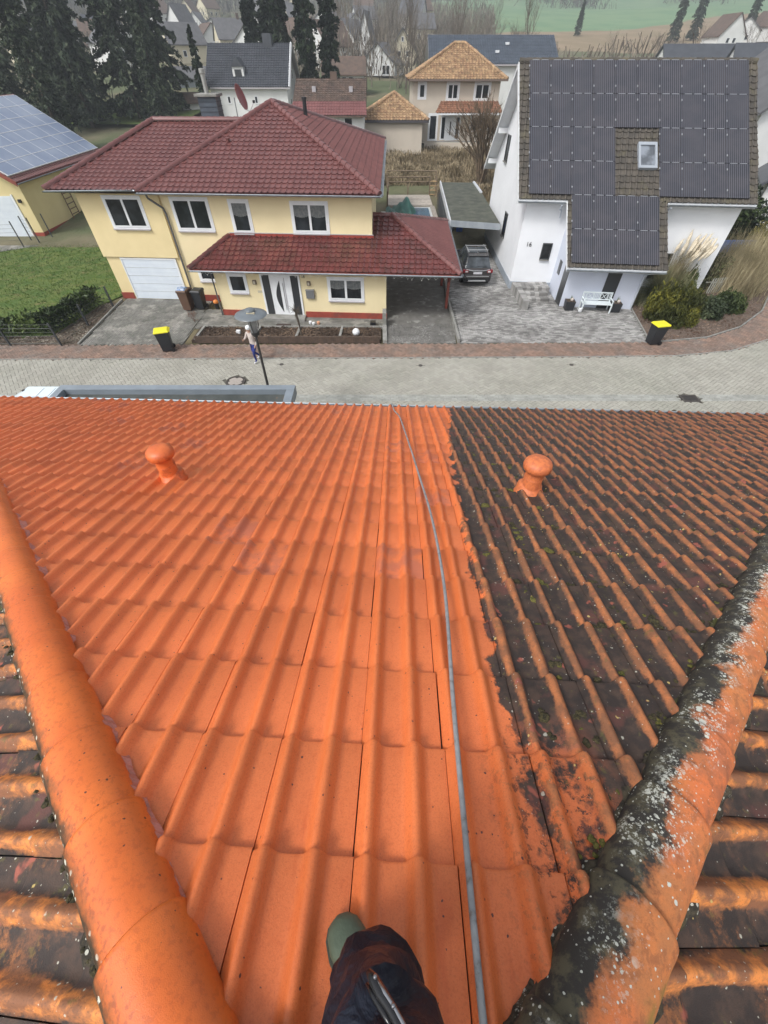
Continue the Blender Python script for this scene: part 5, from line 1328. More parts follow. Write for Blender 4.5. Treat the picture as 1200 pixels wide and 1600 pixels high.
eave_gutter(soh, r0+Vector((.03,0,-.06)), r1+Vector((.03,0,-.06)), .07)
def blue_panel_mat():
    m, nt, b = nt_new('blue_solar_glass'); n = N(nt); c = n.mix(n.smooth(n.noise(n.pos(), .35, 2), .35, .65), (.20, .25, .36), (.27, .32, .42)); n.link(c, b.inputs['Base Color']); b.inputs['Roughness'].default_value = .15; return m
M_BP = blue_panel_mat(); sdir = (r0-t0).normalized(); sn = sdir.cross(Vector((0,1,0))).normalized()
if sn.z < 0: sn = -sn
SLn = (r0-t0).length; nY, nS = 8, 6; py = (yb+.4-ya+.55)/nY; ps = (SLn-.75)/nS
pp = MB(); f = lambda s_, y, h: sdir*s_ + Vector((0, y, 0)) + sn*h
pp._add([f(0,0,.08), f(ps-.05,0,.08), f(ps-.05,py-.04,.08), f(0,py-.04,.08), f(0,0,.12), f(ps-.05,0,.12), f(ps-.05,py-.04,.12), f(0,py-.04,.12)], [(0,1,2,3), (7,6,5,4), (0,4,5,1), (1,5,6,2), (2,6,7,3), (3,7,4,0)])
po = pp.build('solar_panel', M_BP, None); po.parent = soh
first = True
for i in range(nY):
    for j in range(nS):
        o = po if first else po.copy()
        if not first: COL.objects.link(o)
        first = False; o.location = t0 + Vector((0, .15 + i*py, 0)) + sdir*(.25 + j*ps) - ORG[soh.name]
fr = MB()
for j in range(nS+1): 
    a = t0 + sdir*(.25+j*ps-.035) + sn*.05; fr._add([a, a+Vector((0, nY*py, 0)), a+Vector((0, nY*py, 0))+sdir*.03, a+sdir*.03, a+sn*.08, a+Vector((0, nY*py, 0))+sn*.08, a+Vector((0, nY*py, 0))+sdir*.03+sn*.08, a+sdir*.03+sn*.08], [(0,1,2,3), (4,5,6,7), (0,4,5,1), (3,2,6,7)])
for i in range(nY+1):
    a = t0 + Vector((0, .15+i*py-.04, 0)) + sdir*.25 + sn*.05; b_ = a + sdir*(nS*ps); q = Vector((0, .03, 0)); fr._add([a, b_, b_+q, a+q, a+sn*.075, b_+sn*.075, b_+q+sn*.075, a+q+sn*.075], [(0,1,2,3), (4,5,6,7), (0,4,5,1), (3,2,6,7)])
fr.build('panel_frames', mat('alu_frame', (.70, .72, .74), rough=.4), soh, kind='stuff')
SM = wallM((0, ya, 0), (1,0,0), (0,-1,0))
g_ = MB(SM); g_.box(-32.2, -28.35, 0, .05, 0, 2.75); go = g_.build('garage_door', mat('garage_door_white', (.66,.72,.78)), soh)
for i in range(6): MB(SM).box(-32.1, -28.45, .05, .06, .05+i*.44, .47+i*.44).build('door_panel', mat('garage_door_white', (.66,.72,.78)), go)
MB(SM).box(-28.35, -28.22, 0, .06, 0, 2.85).build('door_trim', M_WHITE, soh)
MB(SM).box(-27.95, -27.75, 0, .14, 2.35, 2.55).build('wall_lamp', M_FOIL, soh)
MB(wallM((x1, 0, 0), (0,1,0), (1,0,0))).tube([(50.2, .1, 4.0), (50.2, .1, .3)], .05, 8).build('downpipe', M_ZINC, soh)
lad = thing('wooden_ladder', 'old wooden ladder leaning against the cream-yellow wall', 'ladder', (-27.0, 44, 0))
for yy in (42.4, 43.5): MB().tube([(-26.9, yy-.3, .1), (-27.2, yy+.1, 2.3)], .045, 6).build('ladder_rail', M_BRICKB, lad)
for k in range(6): z = .4+k*.34; MB().tube([(-26.93-.1*k*.4, 42.15+.06*k, z), (-26.93-.1*k*.4, 43.25+.06*k, z)], .03, 6).build('rung', M_BRICKB, lad)
gt_ = thing('wire_gate_posts', 'thin dark posts with wire beside the left garage driveway', 'fence', (-27.6, 36, 0))
for x, y in ((-27.75, 35.7), (-28.0, 37.2), (-27.1, 36.7), (-26.7, 37.9)): MB().box(x-.03, x+.03, y-.03, y+.03, 0, 1.7).build('post', M_FENCE, gt_)
for k in range(5): MB().tube([(-28.0, 37.2, .5+k*.25), (-27.1, 36.7, .5+k*.25)], .007, 3).build('wire', M_FENCE, gt_); MB().tube([(-27.75, 35.7, .5+k*.25), (-30, 35.4, .5+k*.25)], .007, 3).build('wire', M_FENCE, gt_)

# ------------------------------------------------------------------ houses behind
M_BEIGE = mat('beige_plaster', (.56, .50, .42), (.52, .46, .385), .6, rough=.95)
M_TERRA = mat('sandy_terracotta', (.40, .275, .155), (.31, .20, .11), 1.5, rough=.75, island=.30, stain=(.22, .12, .07), sscale=2.5, slo=.45, shi=.65)
M_OFFW = mat('offwhite_plaster', (.70, .71, .70), (.64, .65, .64), .5, rough=.95)
M_CREAM = mat('cream_plaster', (.62, .57, .43), (.57, .52, .39), .5, rough=.95)
M_SLATE = mat('dark_grey_tile', (.060, .066, .078), (.045, .05, .06), 1, rough=.45, island=.08)
M_GREYR = mat('grey_roof_tile', (.115, .115, .12), (.085, .085, .09), 1, rough=.6, island=.1)
M_BRR = mat('old_brown_tile', (.125, .085, .065), (.085, .062, .05), 1.5, rough=.85, island=.3)
def gable_house(name, label, cx, cy, w, d, eh, rh, rz, wm, rm, wins=(), z0=None, over=.4, tiles=False, cat='house', ridge_chimney=None):
    """ridge runs along local x; front is local -y"""
    z = zt(cy, cx)-.4 if z0 is None else z0
    t = thing(name, label, cat, (0,0,0)); M = Matrix.Translation((cx, cy, z)) @ Matrix.Rotation(rz, 4, 'Z')
    W, D = w/2, d/2; mb = MB(M); mb._add([(-W,-D,0), (-W,-D,eh), (-W,0,rh-.12), (-W,D,eh), (-W,D,0), (W,-D,0), (W,-D,eh), (W,0,rh-.12), (W,D,eh), (W,D,0)], [(4,3,2,1,0), (5,6,7,8,9), (0,1,6,5), (3,4,9,8), (1,2,7,6), (2,3,8,7)])
    mb.build('wall', wm, t); s = (rh-eh)/D; oz = eh - over*s
    A = [M @ Vector(q) for q in ((-W-over, -D-over, oz), (W+over, -D-over, oz), (W+over, 0, rh), (-W-over, 0, rh))]
    B = [M @ Vector(q) for q in ((W+over, D+over, oz), (-W-over, D+over, oz), (-W-over, 0, rh), (W+over, 0, rh))]
    if tiles:
        tiled_face(A, 'roof_tiles', rm, t, w=.34, ex=.36, hh=.06, th=.04, np_=5, single=True, lift=.02)
        MB().slab([q-Vector((0,0,.02)) for q in A], .14).slab([q-Vector((0,0,.02)) for q in B], .14).build('roof_deck', M_SILL, t)
        MB().slab([q+Vector((0,0,.02)) for q in B], .03).build('rear_roof', rm, t)
    else: MB().slab(A, .2).slab(B, .2).build('roof', rm, t)
    for (face, u0, u1, z0_, z1_) in wins:
        if face == 'f': WMx = M @ wallM((0, -D, 0), (1,0,0), (0,-1,0))
        elif face == 'r': WMx = M @ wallM((W, 0, 0), (0,1,0), (1,0,0))
        elif face == 'l': WMx = M @ wallM((-W, 0, 0), (0,-1,0), (-1,0,0))
        window(t, WMx, u0, u1, z0_, z1_, 1 if u1-u0 < 1.3 else 2, .0, False, fw=.10, proud=.06)
    if ridge_chimney is not None: mb = MB(M); mb.box(ridge_chimney-.35, ridge_chimney+.35, -.35, .35, rh-.6, rh+.9); mb.build('chimney', M_BRR, t)
    return t, M
# beige house with terracotta hip roofs
bz = 2.35
bei = thing('beige_house', 'beige two-storey house with sandy terracotta hip roof behind the dry meadow', 'house', (8, 74, bz))
MB().box(3.55, 14.0, 70.3, 80, bz, 8.05).build('wall', M_BEIGE, bei)
hp_ = [Vector((2.9, 69.6, 8.0)), Vector((14.6, 69.6, 8.0)), Vector((14.6, 80.7, 8.0)), Vector((2.9, 80.7, 8.0))]; hr1 = Vector((8.6, 75.2, 10.85)); hr2 = Vector((9.9, 75.2, 10.85))
tiled_face((hp_[0], hp_[1], hr2, hr1), 'roof_tiles', M_TERRA, bei, w=.36, ex=.38, hh=.09, th=.05, np_=6, single=True)
tiled_face((hp_[1], hp_[2], hr2), 'roof_tiles', M_TERRA, bei, w=.36, ex=.38, hh=.09, th=.05, np_=6, single=True)
tiled_face((hp_[3], hp_[0], hr1), 'roof_tiles', M_TERRA, bei, w=.36, ex=.38, hh=.09, th=.05, np_=6, single=True)
und = MB(); und.poly([hp_[0], hp_[1], hr2, hr1]); und.poly([hp_[1], hp_[2], hr2]); und.poly([hp_[3], hp_[0], hr1]); und.poly([hp_[2], hp_[3], hr1, hr2]); und.poly([q-Vector((0,0,.15)) for q in hp_[::-1]]); und.build('roof_deck', M_BRR, bei)
for a, b_ in ((hp_[0], hr1), (hp_[1], hr2), (hr1, hr2)): ridge_run(a, b_, M_TERRA, bei, .16, .4, lift=.06)
# second, lower hip on the right side
q0, q1, q2, q3, qa, qb = Vector((11.0, 72.6, 9.0)), Vector((15.6, 74.0, 8.0)), Vector((15.6, 82, 8.0)), Vector((10, 82, 9)), Vector((12.2, 78.2, 10.45)), Vector((12.6, 79.5, 10.45))
ridge_run(Vector((12.2, 72.4, 9.35)), Vector((11.6, 77.5, 10.3)), M_TERRA, bei, .16, .4)
und = MB(); und.poly([Vector((12.0, 72.0, 9.2)), Vector((15.4, 73.5, 8.0)), Vector((15.4, 82, 8.0)), Vector((11.6, 77.5, 10.3))]); und.build('side_roof', M_TERRA, bei)
MB().box(2.95, 14.6, 69.50, 69.60, 7.86, 8.02).box(14.6, 14.7, 69.5, 80.6, 7.86, 8.02).build('gutter', mat('brown_gutter', (.16, .12, .10), rough=.5), bei)
BM_ = wallM((0, 70.3, 0), (1,0,0), (0,-1,0))
window(bei, BM_, 4.30, 4.95, 6.45, 7.6, 1, .22, False, fw=.08); window(bei, BM_, 7.75, 8.95, 6.35, 7.6, 2, .22, False, fw=.08); window(bei, BM_, 11.1, 12.7, 6.35, 7.6, 2, .22, False, fw=.08)
MB().box(6.6, 14.3, 68.9, 70.3, bz, bz+.25).build('terrace', M_KERB, bei); MB().box(6.9, 13.8, 70.0, 70.31, bz, 5.5).build('lower_wall', M_BEIGE, bei)
BM2 = wallM((0, 70.0, 0), (1,0,0), (0,-1,0))
for u0, u1 in ((7.2, 7.75), (9.0, 9.55)): window(bei, BM2, u0, u1, bz+.4, 4.85, 1, .08, False)
window(bei, BM_, 5.75, 6.65, bz+.35, 4.95, 1, .18, False)
MB(BM2).box(7.8, 8.95, 0, .06, bz+.3, 4.9).build('front_door', M_WHITE, bei); MB(BM2).box(8.3, 8.45, .06, .07, bz+.8, 4.4).build('door_glass', M_DARK, bei)
window(bei, BM2, 10.9, 11.7, 3.5, 4.8, 1, .10, False); window(bei, BM2, 12.3, 13.1, 3.5, 4.8, 1, .10, False)
pr = (Vector((6.2, 68.3, 5.25)), Vector((14.4, 68.3, 5.25)), Vector((14.0, 70.3, 6.15)), Vector((7.0, 70.3, 6.15)))
tiled_face(pr, 'porch_roof_tiles', mat('reddish_terracotta', (.27, .135, .08), (.21, .10, .06), 1.5, rough=.75, island=.3), bei, w=.36, ex=.38, hh=.09, th=.05, np_=6, single=True); MB().slab([q-Vector((0,0,.02)) for q in pr], .15).build('porch_deck', M_WHITE, bei)
MB().box(14.0, 14.35, 69.8, 70.2, bz, 5.2).build('porch_pillar', M_BEIGE, bei)
gar = thing('beige_garage', 'low beige garage with pyramid terracotta roof left of the beige house', 'garage', (1, 66, 2.2))
MB().box(-2.75, 4.45, 64.2, 70.0, 2.0, 4.95).build('wall', M_BEIGE, gar)
gh = [Vector((-3.0, 63.9, 4.95)), Vector((5.1, 63.9, 4.95)), Vector((5.1, 71.0, 4.95)), Vector((-3.0, 71, 4.95))]; ga_ = Vector((1.2, 67.6, 7.0))
for i in (0, 1, 3): tiled_face((gh[i], gh[(i+1) % 4], ga_), 'roof_tiles', M_TERRA, gar, w=.36, ex=.38, hh=.09, th=.05, np_=6, single=True)
und = MB(); [und.poly([gh[i], gh[(i+1) % 4], ga_]) for i in range(4)]; und.poly([q-Vector((0,0,.2)) for q in gh[::-1]]); und.box(-3.0, 5.1, 63.85, 63.9, 4.75, 4.97); und.box(5.1, 5.15, 63.9, 71, 4.75, 4.97); und.build('roof_deck', mat('dark_fascia', (.06, .055, .06), rough=.6), gar)
for q in gh[:2] + gh[3:]: ridge_run(q, ga_, M_TERRA, gar, .16, .4, lift=.06)
MB().box(4.48, 4.54, 65.4, 69.5, 2.6, 4.6).build('side_door', M_GREYT, gar)
MB().box(5.0, 14.5, 67.6, 67.75, 1.9, 2.7).build('garden_wall', M_BEIGE, bei)

wd, WDM = gable_house('grey_roofed_house', 'white house with dark grey roof, small dormer and white gable trim, behind the yellow house', -18.6, 85, 10.6, 9.6, 4.4, 8.0, R(-1), M_OFFW, M_SLATE, [('f', -3.2, -2.7, 2.4, 3.2), ('f', -1.7, -.9, 2.4, 3.2), ('f', .6, 1.1, 2.4, 3.2), ('r', -2.2, -1.2, 4.6, 5.6), ('r', .2, 1.2, 4.6, 5.6), ('r', -3, -2, 1.8, 2.9)], z0=3.0, over=.5, tiles=True)
dm = MB(WDM @ Matrix.Translation((-1.2, -3.2, 4.6))); dm.box(-.75, .75, -.9, 1.2, 0, 1.35); do = dm.build('dormer', M_OFFW, wd)
mb = MB(WDM @ Matrix.Translation((-1.2, -3.2, 4.6))); mb._add([(-.9, -1.05, 1.3), (.9, -1.05, 1.3), (0, -1.05, 2.15), (-.9, 1.6, 1.3), (.9, 1.6, 1.3), (0, 1.6, 2.15)], [(0,1,2), (5,4,3), (0,2,5,3), (1,4,5,2), (0,3,4,1)]); mb.build('dormer_roof', M_SLATE, wd)
mb = MB(WDM @ Matrix.Translation((-1.2, -3.2, 4.6))); mb.box(-.45, .45, -.94, -.9, .25, 1.05); mb.build('dormer_window', M_DARK, wd)
MB(WDM).box(2.0, 3.2, -.6, .6, 7.4, 8.9).build('chimney', M_SLATE, wd)
for a, b_ in (((5.75, -5.3, 4.05), (5.75, 0, 8.05)), ((5.75, 5.3, 4.05), (5.75, 0, 8.05))): MB(WDM).tube([a, b_], .14, 4).build('verge_trim', M_WHITE, wd)

brn = thing('brown_roofed_house', 'low white building with mossy brown roof and pinkish-red lower roof strip', 'house', (-5.8, 64, 2.3))
MB().box(-9.6, -2.2, 60.3, 68, 2.0, 5.7).build('wall', M_OFFW, brn)
ra, rb_, rc, rd = Vector((-9.75, 61.4, 6.6)), Vector((-1.95, 61.4, 6.6)), Vector((-1.95, 65.2, 8.15)), Vector((-9.75, 65.2, 8.15))
tiled_face((ra, rb_, rc, rd), 'upper_roof_tiles', M_BRR, brn, w=.3, ex=.34, hh=.05, th=.04, np_=5, single=True)
tiled_face((Vector((-9.95, 59.7, 5.65)), Vector((-1.85, 59.7, 5.65)), rb_, ra), 'lower_roof_tiles', mat('pinkish_red_tile', (.20, .078, .075), (.16, .062, .06), 1, rough=.6), brn, w=.3, ex=.4, hh=.05, th=.02, np_=5, single=True)
MB()._add([(-2.2, 60.3, 5.6), (-2.2, 65.2, 8.05), (-2.2, 70, 5.6), (-9.6, 60.3, 5.6), (-9.6, 65.2, 8.05), (-9.6, 70, 5.6)], [(0,2,1), (3,4,5), (1,2,5,4)]).build('gable', M_OFFW, brn)
MB().slab([q-Vector((0,0,.05)) for q in (Vector((-9.95, 59.7, 5.65)), Vector((-1.85, 59.7, 5.65)), rc, rd)], .1).build('roof_deck', M_BRR, brn)
for x in (-7.6, -3.6): MB().box(x-.2, x+.2, 62.9, 63.5, 7.2, 7.65).build('roof_light', M_SILL, brn)
MB().box(-5.9, -5.2, 64.9, 65.5, 8.0, 8.7).build('chimney', M_BRR, brn)
window(brn, wallM((0, 60.3, 0), (1,0,0), (0,-1,0)), -4.3, -3.4, 4.6, 5.45, 1, 0, False)

bd, BDM = gable_house('blue_black_roofed_house', 'wide house with blue-black tiled roof and two small skylights behind the beige house', 15.8, 92, 17.6, 12, 5.6, 8.2, R(-1), M_OFFW, mat('blue_black_tile', (.085, .105, .135), (.065, .08, .105), 1, rough=.4, island=.08), [('f', -3.6, -2.9, 3.5, 4.8), ('f', .2, 1.2, 2.5, 4.0)], z0=3.7, over=.5, tiles=True)
for x, y in ((2.2, -2.2), (.6, -4.0)): s_ = MB(BDM); z = 5.6+(6+y)*.433; s_.taper(x-.25, x+.25, y-.35, y+.35, z, z+.25); s_.build('skylight', M_WHITE, bd)

G = gable_house
G('tower_house', 'tall cream house with steep dark gable, farthest of the pair beside the woods', 4.4, 150, 8, 6.5, 3.6, 7.2, R(90), M_CREAM, M_SLATE, [('l', -1.4, -.4, .9, 2.1), ('l', .8, 1.8, .9, 2.1), ('l', -1.4, -.4, 2.6, 3.6), ('l', .8, 1.8, 2.6, 3.6), ('l', -.3, .3, 5.0, 5.8)], z0=7.2)
G('low_gable_house', 'low white house with broad grey gable roof left of the tall cream house', -.4, 141, 9, 8.2, 2.0, 5.2, R(75), M_OFFW, M_GREYR, [('l', -2, -1, .6, 1.6), ('l', 1.2, 3.0, .2, 1.7)], z0=6.9)
G('steeple_gable_house', 'narrow white gabled house with very steep roof behind the bare birch', -4.6, 170, 7, 5, 3, 10.5, R(80), M_OFFW, M_GREYR, [('l', -.6, .4, 2.2, 3.6), ('l', -.3, .3, 5, 6)], z0=7.5)
G('brown_hut', 'brown hipped hut with a row of dark windows right of the slim spruces', -7.6, 113, 7.5, 6, 2.3, 4.3, R(3), M_OFFW, M_BRR, [('f', -2.8, -1.9, .9, 1.8), ('f', -1.6, -.7, .9, 1.8), ('f', -.4, .5, .9, 1.8), ('f', .8, 1.7, .9, 1.8)], z0=5.6)
G('cream_gable_house', 'cream house with dark grey roof nearest the spruces, gable to the left', -55.0, 168, 10, 8, 4.2, 7.8, R(40), M_CREAM, M_GREYR, [('l', -1.6, -.8, 2.2, 3.4), ('l', .6, 1.4, 2.2, 3.4), ('l', -.4, .4, 4.8, 5.8), ('f', -2, -1, 1.6, 2.8), ('f', 1, 2, 1.6, 2.8)], z0=8.2)
G('cream_gable_house', 'cream house with grey roof and roof windows, right of the spruce-side one', -44.0, 186, 12, 8.5, 4.0, 7.8, R(25), M_CREAM, M_GREYR, [('l', -2, -1, 2.2, 3.4), ('l', .6, 1.6, 2.2, 3.4), ('f', -3, -2, 1.6, 2.8), ('f', 1, 2, 1.6, 2.8)], z0=9.6, ridge_chimney=1)
G('white_gable_house', 'small white steep-gabled house at the top left, above the cream house', -68.0, 212, 8, 6.5, 4.5, 9.5, R(70), M_OFFW, M_GREYR, [('l', -1.6, -.6, 3, 4.4), ('l', .6, 1.6, 3, 4.4)], z0=12)
G('grey_shed', 'grey low shed with sloping roof below the cream houses', -38.5, 120, 7, 5, 2.2, 3.6, R(20), M_GREYT, M_GREYR, z0=5.0)
rg = random.Random(12)
far_lab = ['white', 'pale', 'cream', 'grey-white']
FH = [(-90, 158), (-84, 152), (-80, 175), (-98, 190), (-62, 235), (-50, 240), (-30, 225), (-22, 250), (-75, 255), (-105, 230), (-40, 285), (-16, 205), (-88, 290), (-60, 300), (112, 205), (124, 214), (140, 228), (-28, 190), (-72, 195), (-34, 162), (-24, 176), (-58, 205)]
rq = random.Random(31)
while len(FH) < 40:
    Y_ = rq.uniform(150, 330); X_ = rq.uniform(-.50, .06)*Y_
    if all((X_-a)**2 + (Y_-b_)**2 > 15**2 for a, b_ in FH + [(-55, 168), (-44, 186), (-4.6, 170), (4.4, 150), (-68, 212)]): FH.append((X_, Y_))
ORD = ['first', 'second', 'third', 'fourth', 'fifth', 'sixth', 'seventh', 'eighth', 'ninth', 'tenth', 'eleventh', 'twelfth', 'thirteenth', 'fourteenth', 'fifteenth', 'sixteenth', 'seventeenth', 'eighteenth', 'nineteenth', 'twentieth']
ORD += ['twenty-' + q for q in ORD[:9]] + ['thirtieth'] + ['thirty-' + q for q in ORD[:9]] + ['fortieth']
for i, (X, Y) in enumerate(FH):
    wq_ = rg.choice((0, 1, 0)); rq_ = rg.choice((0, 1, 2, 0)); ordn = sorted(FH, key=lambda q: q[0]/q[1]).index((X, Y))
    G('distant_house', '%s-walled distant village house with %s roof, %s counted from the left' % (('white', 'cream')[wq_], ('grey', 'slate-dark', 'brown')[rq_], ORD[ordn]), X, Y, rg.uniform(8, 11), rg.uniform(7, 8.5), rg.uniform(3.2, 4.6), rg.uniform(6.6, 8.2), rg.uniform(0, 3.1), (M_OFFW, M_CREAM)[wq_], (M_GREYR, M_SLATE, M_BRR)[rq_], [('f', -2, -1, 1.5, 2.7), ('f', 1, 2, 1.5, 2.7), ('l', -1.5, -.5, 1.5, 2.7), ('l', .5, 1.5, 1.5, 2.7), ('r', -1.5, -.5, 1.5, 2.7), ('r', .5, 1.5, 1.5, 2.7)])['group' if False else 0]['group'] = 'distant houses of the village'
# houses at the right edge
rh_, RM_ = G('right_white_house', 'white house with blue-grey roof at the right edge behind the solar roof', 35.5, 50, 10, 10, 6.2, 10.0, R(88), M_OFFW, M_GREYR, [('l', -3, -2, 3.5, 4.6)], z0=1.0, over=.5, tiles=False)
G('dark_gabled_house', 'white building with dark-edged gable roof low at the right edge', 34.6, 40.5, 8, 7.5, 3.3, 6.0, R(60), M_OFFW, M_SLATE, [('l', -1, 0, 1.4, 2.4)], z0=.5, over=.6)
G('far_dark_roof', 'dark low roof left of two, beyond the right end of the solar roof', 58, 112, 13, 8, 3.4, 6.2, R(-5), M_OFFW, M_SLATE, z0=5.2)
G('far_dark_roof', 'dark low roof right of two, beyond the right end of the solar roof', 66.5, 104, 12, 8, 3.6, 6.6, R(-15), M_OFFW, M_SLATE, z0=4.8)
G('far_grey_roof', 'grey roof at the upper right corner above the white house', 58, 78, 12, 9, 5.0, 8.2, R(70), M_OFFW, M_GREYR, z0=3.0)
sh = G('garden_shed', 'small brick shed with pale side near the chimney of the yellow house', -31, 92, 3, 2.4, 1.4, 2.2, R(20), M_OFFW, M_BRR, z0=3.9)
gf = MB().box(-49, -38.5, 88, 88.1, 3.4, 5.2).build('green_screen_fence', mat('dark_green_screen', (.02, .035, .03), rough=.8)); tag(gf, 'dark green screen fence under the spruces', 'fence')
gl_ = MB(); gl_.poly([(-50, 80, zt(80,-50)+.05), (-30, 80, zt(80,-30)+.05), (-28, 98, zt(98,-28)+.15), (-52, 98, zt(98,-52)+.15)]); gl_.build('far_lawn', M_LAWN, kind='structure')

# ------------------------------------------------------------------ pool yard between the houses
pl = thing('raised_pool', 'small blue pool with wooden rim, half covered by a green tarp', 'pool', (2.5, 43, .8))
M_DECKP = mat('pale_deck_boards', (.42, .38, .33), (.33, .29, .25), 4, rough=.9, island=.2); M_DWOOD = mat('weathered_wood', (.20, .15, .10), (.13, .10, .07), 6, rough=.9)
dk_ = MB()
for i in range(16): dk_.box(.3, 4.35, 44.2+i*.26, 44.44+i*.26, .6, .98)
dk_.box(4.1, 4.5, 39, 44.2, .3, .95); dk_.build('deck_boards', M_DECKP, pl, kind='stuff')
MB().box(1.9, 4.1, 39.5, 43.9, .0, .90).build('pool_wall', mat('pool_rim', (.5, .52, .52), rough=.5), pl); MB().box(2.3, 3.9, 40.0, 43.5, .905, .93).build('water', mat('pool_blue', (.03, .10, .18), (.04, .14, .22), 2, rough=.1), pl)
tp = MB(); NX, NYY = 26, 22
for j in range(NYY+1):
    for i in range(NX+1):
        x = .15 + 3.3*i/NX; y = 38.9 + 4.6*j/NYY; h = 1.0 + .9*math.exp(-((x-1.9)**2/.5 + (y-42.2)**2/1.2)) + .10*math.sin(x*9+y*2) + .15*mnoise.noise((x*2, y*2, 0)) - max(0, x-2.1)*.55 - max(0, .5-x)*.6
        tp.v.append(Vector((x, y, max(.35, h))))
for j in range(NYY):
    for i in range(NX): a = j*(NX+1)+i; tp.f.append([a, a+1, a+NX+2, a+NX+1]); tp.mi.append(0)
o = tp.build('green_tarp', mat('green_tarpaulin', (.035, .12, .10), (.05, .16, .13), 2, rough=.5), None, smooth='all'); tag(o, 'crumpled green tarpaulin thrown over the left part of the pool', 'tarpaulin')
fr_ = thing('timber_frame', 'weathered timber garden frame behind the pool deck', 'garden frame', (2.5, 49, .9))
for x, y in ((.3, 44), (.4, 48.6), (2.3, 48.8), (4.4, 48.8), (5.0, 48.8), (.3, 51.5), (5.2, 51.5)): MB().box(x-.06, x+.06, y-.06, y+.06, .3, 2.3 if y > 45 else 2.0).build('post', M_DWOOD, fr_)
for a, b_, z in (((.4, 48.6), (4.4, 48.8), 1.9), ((.4, 48.6), (4.4, 48.8), 2.25), ((.3, 51.5), (5.2, 51.5), 2.3), ((.3, 44), (.4, 48.6), 1.9)): MB().tube([(*a, z), (*b_, z)], .05, 4).build('rail', M_DWOOD, fr_)
for k in range(4): MB().box(4.4, 5.05, 48.7, 48.95, .9+k*.33, .96+k*.33).build('shelf', mat('new_wood', (.38, .26, .14), rough=.8), fr_)
gh_ = thing('wooden_lattice_fence', 'thin dark lattice fence between the pool and the flat carport', 'fence', (4.6, 40, 0))
for i in range(14): MB().box(4.35+.025*i, 4.38+.025*i, 34+i*.75, 34.06+i*.75, .3, 1.9+.02*i).build('slat', mat('dark_lattice', (.06,.065,.07)), gh_)
M_HEDG = leaf_mat('mixed_green', (.05, .07, .02), (.14, .16, .05))
for (x, y, rx, h, lab) in ((.2, 37, .5, 1.0, 'small green shrub behind the corner of the yellow house'), (-1.5, 52, 1.6, 1.5, 'green hedge piece behind the yellow house roof corner')): bush('garden_shrub', lab, (x, y), rx, rx*.8, h+zt(y), 1500, .07, M_HEDG)
ws = MB().box(-.2, .1, 36.0, 36.6, .0, 2.1).box(-.15, .05, 35.98, 36.0, .2, 1.9).build('white_cupboard', M_OFFW); tag(ws, 'narrow white cupboard at the rear corner of the yellow house', 'cupboard')
# hedge by the far driveway (dry grass tufts)
for i, (X, Y) in enumerate([(-24.2, 52.5), (-23.2, 53.4), (-22.2, 54.6)]):
    b = blades('dry_tuft', (X, Y), 500, 1.9, .5, M_PGD, .02, .3, zb=zt(Y)); tag(b, ('dry pampas tuft right behind the solar house gutter', 'middle dry pampas tuft behind the solar house', 'rightmost dry pampas tuft behind the solar house')[i], 'ornamental grass')

# ------------------------------------------------------------------ flower bed with palisade and planting
bed = yard('flower_bed', [(-9.9, 20.2), (-.15, 20.2), (-.15, 21.7), (-9.9, 21.75)], .10, M_SOIL)
pal = thing('palisade_edging', 'low brown timber palisade along the front of the flower bed', 'bed edging', (-5, 20.2, 0))
x = -9.6
proto_p = None
while x < -.2:
    wdt = .115
    m_ = MB().box(-.055, .055, -.05, .05, 0, .34)
    if proto_p is None: proto_p = m_.build('palisade_post', mat('brown_palisade', (.10, .068, .05), (.07, .05, .038), 5, rough=.85, bump=.3), None); proto_p.parent = pal; o = proto_p
    else: o = proto_p.copy(); COL.objects.link(o)
    o.location = Vector((x, 20.14, random.uniform(-.02, .01))) - ORG[pal.name]; x += wdt
for xx in (-9.75, -6.75, -4.6, -2.35):
    kerb('bed_divider', [(xx+.05, 20.25), (xx+.12, 21.7)], .12, 0, .2, M_KERB, bed, kind='stuff')
kerb('bed_divider', [(-9.8, 21.75), (0, 21.72)], .10, 0, .16, M_KERB, bed, kind='stuff')
kerb('carport_kerb', [(.05, 20.1), (.02, 23.0)], .22, 0, .14, M_KERB, cpf, kind='stuff')
MB().box(-.08, .12, 21.9, 22.5, 0, .75).build('carport_kerb', M_KERB, cpf)
kerb('driveway_wall', [(3.84, 20.1), (3.84, 26), (4.3, 33)], .12, 0, .22, M_KERB, d16, kind='stuff')
flakes('bed_debris', [(-9.8, 20.3), (-.2, 20.3), (-.2, 21.6), (-9.8, 21.7)], leaf_mat('bed_litter', (.07, .045, .03), (.24, .17, .12), .95), 2600, .045, .11, bed, lift=.08)
flakes('gravel', [(.3, 20.2), (3.6, 20.2), (3.6, 22.4), (.3, 22.2)], leaf_mat('gravel_chip', (.16, .155, .15), (.40, .39, .38), .95), 2600, .022, -.004, cpf, lift=.01)
wb_ = MB().ball((-1.45, 20.75, .28), .19, n=16).build('garden_ball', M_WHITE, None, smooth='all'); tag(wb_, 'white ceramic ball in the flower bed near the carport', 'garden ball')
wc = MB().box(-7.75, -7.55, 20.9, 21.1, .1, .25).build('garden_lantern', M_WHITE); tag(wc, 'small white lantern lying in the flower bed left of the street lamp', 'lantern')
rt_ = thing('rose_standard', 'small leafless standard rose with knobbly head in front of the door', 'small tree', (-4.3, 20.7, 0))
MB().tube([(-4.3, 20.7, .05), (-4.33, 20.72, .6), (-4.38, 20.7, 1.0), (-4.42, 20.72, 1.35)], [.05, .045, .06, .045], 8).build('trunk', M_BARK, rt_, smooth=True)
cr = MB(); rng = random.Random(9)
